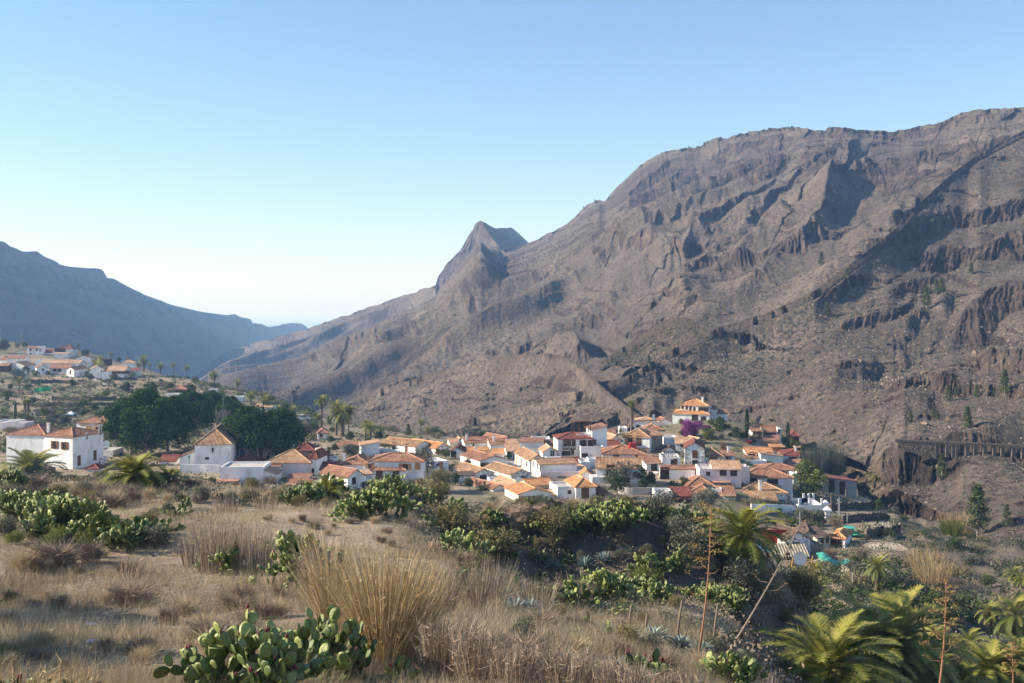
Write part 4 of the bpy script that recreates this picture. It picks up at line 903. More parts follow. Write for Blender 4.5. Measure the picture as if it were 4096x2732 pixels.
H(6,600,700,540,600,6,0,'f',0,'g','w',"white wall house at the foot of the fan palm",[])
for a_ in [(5,1275,1500,600,640,2,4,'f',0,'g','w',"low white terrace wall in front of the barred gate house"),(5,1897,2110,862,1010,4,4,'f',0,'g','w',"white house part with curved parapet left of the long striped roof"),(5,532,705,893,955,4,10,'f',0,'g','w',"flat white roof terrace behind the faded terracotta roof"),
   (6,335,620,800,860,3,6,'f',0,'g','w',"long white parapet wall above the wide rippled roof"),(6,175,315,952,1065,4,2,'f',0,'g','w',"small flat white house with tall brown door left of the striped roof"),(6,1180,1370,662,765,5,4,'f',0,'g','w',"white plant terrace between stone house side and purple bush"),(7,175,330,728,1005,5,0,'f',0,'g','p',"tall narrow pink wall block between the two pink houses"),
   (6,1830,1960,1352,1430,4,-6,'f',0,'g','w',"stepped white wall house between crossed roofs and sloping brown roof"),(7,912,1000,812,960,4,0,'f',0,'g','w',"white wall right behind the rounded pink house"),(7,280,560,642,692,3,0,'f',0,'g','w',"long low white wall under the bright white ribbed-roof house"),(3,2120,2330,1110,1180,4,4,'f',0,'g','w',"white parapet block with crumbling tiles left of the dark red roof")]:
    H(*a_, [(190,1010,1,2.2,'d')][:0])
# --- (view 7)
H(7,365,500,252,350,5,0,'s',.9,'t','w',"garage with terracotta roof edge and brown double door up the slope",[(435,305,2.4,2.4,'d')])
H(7,512,700,258,345,6,0,'x',3.0,'t','w',"white veranda house with steep striped terracotta roof up the slope",[(555,290,2.0,1.4,'D'),(640,288,1.6,1.4,'D')],extra=[(7,702,752,215,360,6,0,'f',0,'g','w',[(720,255,.6,1.2,'D')],{})])
H(7,870,988,305,390,8,-8,'h',2.0,'d','n',"dark wooden pavilion with red roof right of the cypress",[])
H(7,510,720,385,450,10,-14,'s',1.6,'t','st',"low stone house with long worn terracotta roof below the garage",[])
H(7,932,1035,462,510,6,-4,'s',1.8,'p','n',"shed with striped pinkish roof right of the yellow-green tree",[])
H(7,288,645,540,620,7,-2,'x',2.1,'o','w',"bright white house with ribbed orange roof and row of small windows",[(360,556,1.6,1.0,'w'),(475,558,1.8,1.0,'w'),(580,556,1.8,1.0,'w')],extra=[(7,285,440,622,680,3,-2,'s',1.4,'t','w',[],{'dd':-3})])
H(7,780,1128,568,670,9,-4,'h',1.9,'d','w',"long white house with dark red hip roof and wide dark doorways",[(908,622,2.2,1.2,'D'),(1075,625,3.0,2.2,'D')],chim=[(.55,.3)])
H(7,478,775,580,675,5,0,'r',1.4,'w' if 0 else 'p','w',"white wall house with smoothly curved sloping parapet",[])
H(7,825,1045,668,700,5,-12,'s',1.0,'b','w',"low brown weathered roof in front of the long dark-red roofed house",[])
H(7,470,1012,765,830,8,0,'h',1.9,'t','w',"white parapet house with orange-red hip roof behind round pink house",[])
H(7,222,905,858,1030,8,-3,'h',2.8,'t','p',"big pink house with rounded end, dark windows and tiled hip roof",[(355,914,2.4,1.6,'w'),(635,930,2.4,1.6,'w')])
H(7,190,830,1062,1130,9,-4,'h',3.2,'b','s',"low house with brown hip roof, rooster vane chimney and dark veranda",[],chim=[(.45,.1)],extra=[(7,180,690,1160,1265,5,-4,'s',2.6,'b','n',[],{'dd':-4})])
H(7,-20,138,1105,1160,6,-6,'s',2.0,'t','s',"small stone-patterned shed with tiled roof left of the veranda house",[])
root, r, o = H(7,1298,1760,925,1100,7,8,'r',2.6,'c','g',"bare grey rendered barn with rust-brown sheet roof",[(1425,980,1.5,3.0,'D'),(1565,1010,1.5,3.0,'D')],cat='barn',name='barn')
r[5].data.materials[0] = m_roof("rusty_sheet", (.28,.11,.07),(.36,.15,.10),(.42,.20,.14),.6)
# terrace with white posts, laundry
d7 = hit(FX(7,1070), FY(7,1290), DMIN); o = P(FX(7,1070), FY(7,1290), d7); s7 = d7 / FP / 3.3357
root = thing("roof_terrace", "white walled terrace with bare square posts and washing line", "terrace", o)
mb = MB(); mb.box((-100*s7,0,-2),(235*s7,.25,55*s7)); mb.box((-100*s7,.25,-2),(-100*s7+.25,7,55*s7)); mb.box((235*s7-.25,.25,-2),(235*s7,7,55*s7)); mb.box((-100*s7+.25,6.75,-2),(235*s7-.25,7,75*s7)); mb.build('wall',[M['w']],root)
for px, py in ((-75,0),(65,0),(225,0),(-75,6.7),(90,6.7),(160,6.7),(225,6.7)):
    mb = MB(); x = px*s7; mb.box((x-.2,py,55*s7),(x+.2,py+.4,140*s7)); mb.build('post',[M['white']],root)
mb = MB(); mb.tube([(-60*s7,3,120*s7),(100*s7,4,110*s7)],.02,4); mb.build('washing_line',[M['metal']],root)
for i in range(6):
    mb = MB(); x = (0 + i*14)*s7; z = 112*s7; mb.box((x,3.5,z-.9-.2*(i%3)),(x+.5,3.54,z)); tag(mb.build('laundry',[M['blue' if i<2 else 'wcloth']],None,o),f"{['light blue towel','blue shirt','white shirt','small white cloth','white sheet','pale trousers'][i]} hanging on the terrace washing line",'laundry','laundry on the terrace line')
# house down in the valley on the right (view 8)
root, r, o = H(8,805,1140,690,810,8,12,'y',2.6,'k','s',"rustic whitewashed farmhouse down the slope with mossy dark gable roofs",[(948,770,1.2,.9,'w')],
  extra=[(8,1000,1235,650,760,9,-10,'y',2.2,'k','c',[],{'dd':7}),(8,1410,1600,655,765,7,-26,'h',1.2,'o','w',[(1440,705,1.4,2.4,'D'),(1528,712,.8,1.6,'w')],{'dd':6}),(8,1230,1405,665,765,6,10,'s',1.6,'k','c',[(1295,715,.6,.9,'w'),(1365,690,.6,1.2,'w')],{'dd':5}),
         (8,775,985,650,700,6,-4,'s',1.0,'o','w',[],{'dd':9}),(8,1145,1310,760,960,5,16,'f',0,'g','st',[],{'dd':1}),(8,700,1105,905,985,4,-2,'s',2.4,'c','st',[(830,945,1.0,2.0,'d')],{'dd':-4})],d=196)
M['s2'] = M['s']
H(8,645,850,695,775,5,-4,'s',.8,'o','w',"open shelter with flat orange roof left of the rustic farmhouse",[],d=203)
mb = MB(); o = P(FX(8,728), FY(8,770), 199); mb.box((-2.9,0,-.2),(2.9,.12,2.7)); tag(mb.build("awning",[M['red']],None,o),"bright red cloth awning hanging under the orange shelter","awning")
mb = MB(); o = P(FX(8,610), FY(8,890), 197); mb.add([(-4,0,0),(3.5,0,-.4),(3.5,3,1.4),(-4,3,2.2),(-4,0,-.12),(3.5,0,-.52),(3.5,3,1.28),(-4,3,2.08)],np.array([(0,1,2,3),(7,6,5,4),(0,4,5,1),(1,5,6,2),(2,6,7,3),(3,7,4,0)])); tag(mb.build("tarpaulin",[M['blue']],None,o),"pale blue tarpaulin spread beside the rustic farmhouse","tarpaulin")
root, r, o = H(0,1968,2052,1316,1348,5,8,'f',0,'g','st',"roofless pale block hut behind the tall palm in the valley",[(1990,1338,1.2,2.4,'D')],group=None,name='hut',cat='hut',d=150,below=1.5)
# --- hillside hamlet far left (view 1)
GH = 'houses of the far hamlet'
def h1(*a, **k): k.setdefault('group', GH); return H(*a, **k)
h1(1,205,355,530,562,9,10,'y',1.8,'p','w',"low white barn with grey doors below the twin hilltop palms",[],d=735)
h1(1,362,520,475,562,8,0,'x',2.2,'t','w',"two-storey white house with stair and balcony below the second hilltop palm",[(408,495,1.4,2.0,'D'),(490,492,1.2,2,'D'),(410,548,1.2,1.2,'w')],extra=[(1,495,556,450,562,6,0,'f',0,'g','w',[(530,500,1.2,1.8,'D')],{'dd':1})],d=730)
h1(1,560,700,535,560,8,6,'x',4.0,'d','w',"dark red roof between the two upper hamlet houses",[],d=735)
h1(1,725,975,485,548,8,0,'h',2.8,'d','w',"upper hamlet house with dark windows and small roof cupola",[(775,500,4.5,2.4,'D'),(825,502,4.5,2.4,'D')],extra=[(1,898,940,445,490,4,0,'h',2.0,'t','w',[],{'dd':3})],d=730)
h1(1,720,900,548,565,5,0,'s',1.2,'p','w',"long pink-roofed lower wing under the cupola house",[],d=722)
h1(1,1150,1230,602,625,10,30,'y',2.6,'t','p',"gabled pinkish house with orange roof right of the single fan palm",[],d=690)
h1(1,1018,1220,608,692,9,0,'y',3.0,'t','w',"big plain white gable house in the middle of the hamlet",[],d=672)
h1(1,-10,90,632,660,10,-10,'x',3.0,'t','w',"white house with orange roof cut by the left edge of the picture",[],d=690)
h1(1,92,325,612,665,9,0,'x',3.0,'t','w',"white house with long orange roof behind the chimneyed one",[],d=680,chim=[(.6,.3)])
h1(1,110,330,700,775,10,-12,'y',3.6,'t','w',"white hamlet house with terracotta roof and white chimney at far left",[],d=645,chim=[(.2,.3)])
h1(1,-10,108,708,770,8,0,'x',2.6,'b','n',"brown-walled hamlet house at the left picture edge",[],d=640)
h1(1,330,500,735,768,12,30,'y',3.2,'b','w',"weathered brown roof next to the red-roofed hamlet house",[],d=650)
h1(1,488,640,738,820,12,26,'y',3.2,'t','w',"white hamlet house with vivid red roof and small square windows",[(575,765,1.0,1.2,'w')],d=620)
h1(1,655,935,742,795,8,-4,'x',3.8,'t','w',"hamlet house with long bright orange roof and terrace railing",[(730,765,2.5,1.6,'D'),(795,770,2.0,2.0,'D')],d=632)
h1(1,890,988,758,848,9,-28,'y',2.8,'b','w',"white gabled hamlet house with brown roof, nearest of its row",[(940,795,1.1,2.2,'D')],d=606)
h1(1,985,1112,735,848,8,6,'y',2.0,'b','w',"blank white gable wall beside the brown-roofed hamlet house",[],d=610)
h1(1,545,1060,672,705,9,-2,'x',3.0,'p','w',"very long pale pink tiled roof crossing the hamlet",[],d=660,chim=[(.62,.3)])
h1(1,470,655,632,675,8,0,'f',0,'g','w',"flat-roofed white hamlet house behind the long pale roof",[],d=675)
h1(1,780,930,622,645,8,20,'y',2.8,'p','p',"pinkish half-hidden gable above the long pale roof",[],d=685)
h1(1,1420,1665,778,815,10,0,'x',4.6,'p','w',"hamlet house with broad ribbed tan roof and shaded porch",[(1540,797,16,1.6,'D')],d=600)
h1(1,1625,1800,668,770,8,14,'h',2.6,'p','w',"blank white two-storey hamlet block with pale pyramid roof",[],d=628)
h1(1,1688,1830,778,815,6,0,'s',2.6,'d','w',"dark lean-to roof at the foot of the blank white block",[],d=610)
h1(1,1210,1380,752,800,11,20,'y',3.4,'p','w',"white hamlet house with stacked pale roofs left of the ribbed roof",[],d=610)
h1(1,1380,1450,625,645,6,0,'s',1.0,'k','n',"small shaded building right of the big hamlet palm",[],d=680)
h1(1,1190,1470,795,850,3,4,'f',0,'g','w',"white garden wall with terrace railings below the stacked roofs",[],d=590,cat='garden wall',name='garden_wall')
h1(1,205,330,780,812,3,0,'f',0,'g','w',"short white yard wall at the left of the hamlet",[],d=600,cat='yard wall',name='yard_wall')
# ---------------------------------------------------------------- plants: geometry
M['palm'] = m_tint("palm_leaf", (.045, .070, .015), (.15, .18, .038), (.36, .33, .07), .55, .28, .35)
M['palmd'] = m_tint("dead_palm_leaf", (.10, .07, .045), (.20, .145, .095), (.36, .28, .19), .8, .1)
M['trunk'] = m_noise("palm_trunk_bark", (.09, .065, .045), (.22, .17, .12), 2.5, .9, .08)
M['bark'] = m_noise("grey_bark", (.16, .13, .10), (.36, .31, .26), 1.8, .9, .05)
M['fig'] = m_tint("fig_leaf", (.005, .016, .004), (.034, .078, .015), (.19, .29, .045), .6, .15, .1)  # lightest tone paints sunlit tops and crown edges into the leaves
M['leaf'] = m_tint("green_leaf", (.020, .038, .012), (.052, .082, .024), (.13, .17, .045), .6, .22)
M['lime'] = m_tint("yellow_green_leaf", (.05, .07, .015), (.13, .16, .03), (.28, .30, .06), .6, .3)
M['olive'] = m_tint("olive_leaf", (.055, .065, .045), (.115, .13, .09), (.21, .22, .155), .6, .12)
M['pine'] = m_tint("pine_needle", (.025, .04, .014), (.065, .095, .032), (.15, .19, .06), .7, .15)
M['tama'] = m_tint("tan_green_leaf", (.10, .085, .035), (.20, .175, .075), (.34, .29, .14), .7, .2)
M['purple'] = m_tint("purple_bract", (.10, .008, .10), (.26, .02, .25), (.42, .06, .38), .6, .25)
M['redfl'] = m_tint("red_bract", (.18, .02, .03), (.42, .03, .06), (.60, .09, .12), .6, .25)
M['twig'] = m_tint("dry_twig", (.11, .082, .062), (.24, .185, .14), (.44, .36, .28), .9)
M['whitefl'] = m_tint("white_blossom", (.12, .12, .05), (.55, .50, .40), (.80, .76, .66), .7, .2)
M['pad'] = m_tint("prickly_pear_pad", (.028, .050, .015), (.088, .135, .036), (.27, .31, .09), .45, .0, .4)
pn_ = M['pad'].node_tree; pb_ = pn_.nodes['Principled BSDF']; ps_ = pb_.inputs['Base Color'].links[0].from_socket
pn_.links.new(mixc(pn_, ramp(pn_, noise(pn_, geo(pn_), 5.0, 6, .7), [(.50, (0, 0, 0)), (.72, (.8, .8, .8))]), ps_, (.17, .145, .07)), pb_.inputs['Base Color']); bump(pn_, noise(pn_, geo(pn_), 22.0, 3), pb_, .02)
M['fruit'] = m_tint("prickly_pear_fruit", (.12, .02, .03), (.20, .03, .05), (.30, .06, .07), .5)
M['agave'] = m_tint("agave_leaf", (.09, .13, .12), (.18, .24, .22), (.34, .40, .36), .5, .0, .35)
M['stalk'] = m_tint("flower_stalk", (.20, .10, .06), (.34, .17, .095), (.48, .30, .18), .7)
M['flower'] = m_tint("dry_flower", (.14, .08, .03), (.30, .19, .07), (.42, .32, .12), .8)
M['straw'] = m_tint("golden_reed", (.24, .15, .07), (.50, .35, .16), (.78, .64, .42), .75, .15)
M['straw2'] = m_tint("grey_reed", (.17, .125, .085), (.33, .255, .185), (.58, .48, .37), .8, .1)
M['grass'] = m_tint("dry_grass", (.18, .13, .08), (.46, .365, .225), (.82, .71, .50), .85, .15)
M['rockm'] = m_noise("brown_rock", (.085, .060, .045), (.26, .19, .135), 1.2, .9, .12)
rs = np.random.RandomState(5)
def unit(v): return v / (np.linalg.norm(v, axis=-1, keepdims=True) + 1e-9)
def tris(P0, D1, W, L, tint, seg=1):
    """blades: base P0, direction D1, width vector W, length L"""
    n = len(P0); L = np.broadcast_to(L, (n,))[:, None]
    V = np.stack([P0 - W, P0 + W, P0 + D1 * L], 1).reshape(-1, 3)
    return V, np.arange(3 * n).reshape(n, 3), np.repeat(tint, 3)
def cards(C, size, tint, rnd, flat=0.0):
    n = len(C); a = unit(rnd.normal(size=(n, 3))); b = unit(np.cross(a, rnd.normal(size=(n, 3)))); s = np.broadcast_to(size, (n,))[:, None] * rnd.uniform(.6, 1.3, (n, 1))
    V = np.stack([C - a * s, C - b * s * .55, C + a * s, C + b * s * .55], 1).reshape(-1, 3)
    return V, np.arange(4 * n).reshape(n, 4), np.repeat(np.clip(tint, 0, 1), 4)
def fronds(n, L, el, droop, nl, ll, wl, seed, z0=0.0, tl=(.3, .9), rach=True):
    r = np.random.RandomState(seed); az = (np.arange(n) * 2.399963 + r.uniform(-.25, .25, n)); f = (np.arange(n) + .5) / n
    e0 = el[0] + (el[1] - el[0]) * f ** .8 + r.uniform(-.10, .10, n); Ls = L * r.uniform(.85, 1.1, n) * (0.75 + .25 * np.sin(f * np.pi)); dr = droop * r.uniform(.75, 1.25, n)
    K = 16; s = np.linspace(0, 1, K); e = e0[:, None] - dr[:, None] * s[None] ** 1.25
    dirs = np.stack([np.cos(e) * np.cos(az)[:, None], np.cos(e) * np.sin(az)[:, None], np.sin(e)], -1)
    path = np.cumsum(dirs * (Ls / K)[:, None, None], 1); path = np.concatenate([np.zeros((n, 1, 3)), path[:, :-1]], 1); path[..., 2] += z0
    twist = r.uniform(-.5, .5, n)
    side = np.stack([-np.sin(az), np.cos(az), twist * .5], -1); side = unit(side)
    u = np.linspace(.14, .99, nl); idx = u * (K - 1); i0 = np.floor(idx).astype(int).clip(0, K - 2); fr = (idx - i0)[None, :, None]
    Bp = path[:, i0] * (1 - fr) + path[:, i0 + 1] * fr; T = unit(dirs[:, i0])
    up = unit(np.cross(T, side[:, None, :])) ; up = np.where(up[..., 2:3] < 0, -up, up)
    prof = np.sin(np.pi * (.10 + .84 * u)) ** .7
    mb = MB(); t0 = np.clip(tl[1] - (tl[1] - tl[0]) * f + r.uniform(-.12, .12, n), 0, 1)
    for sg in (-1, 1):
        d = unit(T * .75 + sg * side[:, None, :] * .95 + up * .22 + r.normal(0, .09, T.shape)); d[..., 2] -= .12; d = unit(d)
        W = unit(np.cross(d, up)) * wl
        lt = ll * prof[None] * r.uniform(.8, 1.15, (n, nl))
        Vt, Ft, tt = tris(Bp.reshape(-1, 3), d.reshape(-1, 3), W.reshape(-1, 3), lt.ravel(), np.clip(np.repeat(t0, nl) + r.uniform(-.1, .1, n * nl), 0, 1))
        mb.add(Vt, Ft, 0, tt)
    if rach:
        for i in range(n): mb.tube(path[i, ::3], np.linspace(.035, .008, len(path[i, ::3])) * L / 3.5, 3, 0, .75, cap=False)
    return mb
def palm_proto(name, label, th, L, n, nl, seed, skirt=0, lean=0.0, trunk_r=.28, loc=(0,0,-500), group=None, wl=.022, dead=0):
    root = thing(name, label, 'palm tree', loc, group)
    zz = np.linspace(-1.2, th, 9); px = lean * (np.clip(zz, 0, None) / max(th, 1)) ** 2
    rr = trunk_r * (1.25 - .35 * np.clip(zz / max(th, 1), 0, 1)) * (1 + .08 * np.sin(zz * 7)); rr[-2:] *= 1.25
    mb = MB(); mb.tube(np.stack([px, zz * 0, zz], -1), rr, 9); mb.build('trunk', [M['trunk']], root, smooth=True)
    m = fronds(n, L, (1.45, -.55), 1.25, nl, L * .16, wl, seed, th); m.V = [v + [lean, 0, 0] for v in m.V]
    m.build('crown', [M['palm']], root)
    if skirt:
        m = fronds(skirt, L * .8, (-.5, -1.35), .55, max(8, nl // 2), L * .14, wl, seed + 1, th - .1, (.2, .8)); m.V = [v + [lean, 0, 0] for v in m.V]
        m.build('dead_fronds', [M['palmd']], root)
    return root
def fan_proto(name, label, th, Rr, seed):
    root = thing(name, label, 'palm tree', (0, 0, -500)); r = np.random.RandomState(seed)
    zz = np.linspace(-1, th, 9); mb = MB(); mb.tube(np.stack([zz * 0, zz * 0, zz], -1), .30 * (1.3 - .5 * np.clip(zz / th, 0, 1)), 8); mb.build('trunk', [M['trunk']], root, smooth=True)
    mc = MB(); md = MB()
    for i in range(46):
        f = (i + .5) / 46; az = i * 2.4; e = 1.4 - 2.7 * f; d = np.array([math.cos(e) * math.cos(az), math.cos(e) * math.sin(az), math.sin(e)])
        c = d * Rr * .5 + [0, 0, th]; q = mc if f < .72 else md
        q.tube([[0, 0, th], c], .03, 3, 0, .6, cap=False)
        k = 14; side = unit(np.cross(d, [0, 0, 1.0]) + r.normal(0, .2, 3)); up = unit(np.cross(side, d))
        ang = np.linspace(-1.5, 1.5, k); D1 = unit(d[None] * np.cos(ang)[:, None] + side[None] * np.sin(ang)[:, None] + [0, 0, -.15 - .3 * f]); W = unit(np.cross(D1, up[None] + r.normal(0, .3, (k, 3)))) * .07
        v, fa, t = tris(np.repeat(c[None], k, 0), D1, W, Rr * .55 * r.uniform(.8, 1.1, k), np.clip(.75 - .5 * f + r.uniform(-.1, .1, k), 0, 1)); q.add(v, fa, 0, t)
    mc.build('crown', [M['palm']], root)
    dz = np.linspace(0, 1, 60); md2 = md
    k = 500; a = r.uniform(0, 6.28, k); z = th - r.uniform(.2, th * .38, k); Pb = np.stack([np.cos(a) * .35, np.sin(a) * .35, z], -1)
    v, fa, t = tris(Pb, unit(np.stack([np.cos(a) * .35, np.sin(a) * .35, -np.ones(k)], -1)), np.stack([-np.sin(a), np.cos(a), a * 0], -1) * .06, r.uniform(.6, 1.3, k), r.uniform(.1, .8, k)); md.add(v, fa, 0, t)
    md.build('dead_fronds', [M['palmd']], root); return root
def branches(mb, r, base, h, spread, n, rad):
    tips = []
    for i in range(n):
        a = i * 2.4 + r.uniform(-.5, .5); s = spread * r.uniform(.5, 1)
        p1 = np.array([0, 0, h * r.uniform(.25, .45)]); p3 = np.array([math.cos(a) * s, math.sin(a) * s, h * r.uniform(.65, 1.0)]); p2 = (p1 + p3) / 2 + [math.cos(a) * s * .15, math.sin(a) * s * .15, -h * .06]
        mb.tube([p1, p2, p3], [rad * .55, rad * .38, rad * .12], 5); tips.append(p3)
    return tips
def tree_proto(name, label, h, Rr, blobs, n, size, leafm, seed, trunk=.3, barkm='bark', cat='tree', low=0.3, squash=.8, cards_shell=.65, parts=True):
    """crown of many small leaf cards gathered on lobes; trunk forks into limbs"""
    r = np.random.RandomState(seed); root = thing(name, label, cat, (0, 0, -500))
    mb = MB(); mb.tube([[0, 0, -1], [0, 0, 0], [r.uniform(-.1, .1), 0, h * low * .8], [0, 0, h * .55]], [trunk * 1.3, trunk * 1.1, trunk * .8, trunk * .4], 7); branches(mb, r, None, h * .8, Rr * .7, 6, trunk); mb.build('trunk', [M[barkm]], root, smooth=True)
    z0 = h * low; C = []; T = []
    zc = r.uniform(0, 1, blobs); prof = np.sqrt(np.clip(1 - (zc * 1.9 - .85) ** 2, .15, 1)); a = r.uniform(0, 6.28, blobs); q = Rr * prof * np.sqrt(r.uniform(.05, 1, blobs)) * .78
    bc = np.stack([np.cos(a) * q, np.sin(a) * q, z0 + (h - z0) * (.12 + .80 * zc)], -1); br = Rr * r.uniform(.20, .40, blobs) * (1 if blobs < 40 else .72)
    which = r.choice(blobs, n, p=br ** 2 / np.sum(br ** 2)); d = unit(r.normal(size=(n, 3))); d[:, 2] = np.abs(d[:, 2]) * np.where(r.rand(n) < .72, 1, -1)
    rad = br[which] * (cards_shell + (1.04 - cards_shell) * r.rand(n) ** .6) * (1 + .22 * (vn(d[:, 0] * 3 + which, d[:, 1] * 3 + d[:, 2] * 2, seed) - .5))
    C = bc[which] + d * rad[:, None] * [1, 1, squash]
    t = .42 + .25 * (r.rand(blobs)[which] - .5) + .35 * (r.rand(n) - .5) + .22 * (rad / br[which] - .8)  # outer leaves of each lobe tinted lighter
    V, F, tt = cards(C, size, t, r); m = MB(); m.add(V, F, 0, tt); m.build('crown', [M[leafm]], root); return root
def pine_proto(name, label, h, Rr, n, seed):
    r = np.random.RandomState(seed); root = thing(name, label, 'pine tree', (0, 0, -500))
    mb = MB(); mb.tube([[0, 0, -1], [0, 0, h * .5], [0, 0, h * .98]], [.22, .13, .03], 6)
    m = MB(); C = []; T = []
    lev = 15
    for i in range(lev):
        z = h * (.16 + .80 * i / lev); rr = Rr * (1 - (i / lev) ** 1.3) * r.uniform(.75, 1.1) + .25
        for k in range(6):
            a = r.uniform(0, 6.28); e = np.array([math.cos(a) * rr, math.sin(a) * rr, z + rr * .25]); mb.tube([[0, 0, z - .1], e], [.04, .015], 3, cap=False)
            q = int(n / lev / 6); s = r.uniform(.35, 1.05, q); c = np.array([0, 0, z]) * (1 - s[:, None]) + e * s[:, None] + r.normal(0, .22, (q, 3)) * [1, 1, .8]; C.append(c); T.append(r.uniform(.15, .85, q) + .0 * s)
    mb.build('trunk', [M['bark']], root); C = np.concatenate(C); V, F, tt = cards(C, .20, np.concatenate(T), r); m.add(V, F, 0, tt); m.build('crown', [M['pine']], root); return root
def cypress_proto(name, label, h, Rr, n, seed):
    r = np.random.RandomState(seed); root = thing(name, label, 'cypress', (0, 0, -500)); mb = MB(); mb.tube([[0, 0, -1], [0, 0, h * .4]], [.18, .1], 6); mb.build('trunk', [M['bark']], root)
    z = r.rand(n) ** .85; a = r.uniform(0, 6.28, n); p = Rr * np.sin(np.pi * np.clip(.12 + .88 * (1 - z), 0, 1)) ** .55 * (1 - z ** 5 * .6); p *= (.75 + .3 * vn(a * 2.5, z * 14, seed)) * r.uniform(.75, 1.02, n)
    V, F, tt = cards(np.stack([np.cos(a) * p, np.sin(a) * p, .3 + z * (h - .3)], -1), .16, r.uniform(.0, .6, n), r); m = MB(); m.add(V, F, 0, tt); m.build('crown', [M['leaf']], root); return root
def twigball(n, Rr, h, w, r, up=.8, tint=(.1, .9)):
    a = r.uniform(0, 6.28, n); q = Rr * .45 * np.sqrt(r.rand(n)); p0 = np.stack([np.cos(a) * q * .6, np.sin(a) * q * .6, h * r.uniform(0, .55, n)], -1)
    lobe = r.uniform(.45, 1.15, 9)[((a / 6.2832) * 9).astype(int) % 9]; a2 = a + r.normal(0, 1.0, n); d = unit(np.stack([np.cos(a2) * Rr, np.sin(a2) * Rr, h * up * r.uniform(.0, 2.2, n)], -1) + r.normal(0, .25, (n, 3))); L = np.hypot(Rr, h) * r.uniform(.12, .62, n) * lobe
    W = unit(np.cross(d, r.normal(size=(n, 3)))) * w * r.uniform(.6, 1.4, (n, 1)); return tris(p0, d, W, L, r.uniform(tint[0], tint[1], n))
def bush_proto(name, label, Rr, h, ntw, nleaf, size, leafm, seed, cat='bush', tw=.012, twm='twig'):
    r = np.random.RandomState(seed); root = thing(name, label, cat, (0, 0, -500)); m = MB(); m.add(*twigball(ntw, Rr, h, tw, r)[:2], 0, None); m.T[-1] = r.uniform(.1, .9, len(m.V[-1])); m.build('stem', [M[twm]], root)
    if nleaf:
        b = 9; a = r.uniform(0, 6.28, b); q = Rr * .55 * np.sqrt(r.rand(b)); bc = np.stack([np.cos(a) * q, np.sin(a) * q, h * r.uniform(.3, .78, b)], -1); wi = r.randint(0, b, nleaf)
        d = unit(r.normal(size=(nleaf, 3))); C = bc[wi] + d * (Rr * .5 * r.rand(nleaf)[:, None] ** .45) * [1, 1, h / Rr * .7]; C[:, 2] = np.maximum(C[:, 2], .03)
        t = .35 + .4 * (r.rand(nleaf) - .5) + .35 * (r.rand(b)[wi] - .4) + .15 * C[:, 2] / h; V, F, tt = cards(C, size, t, r); m = MB(); m.add(V, F, 0, tt); m.build('foliage', [M[leafm]], root)
    return root
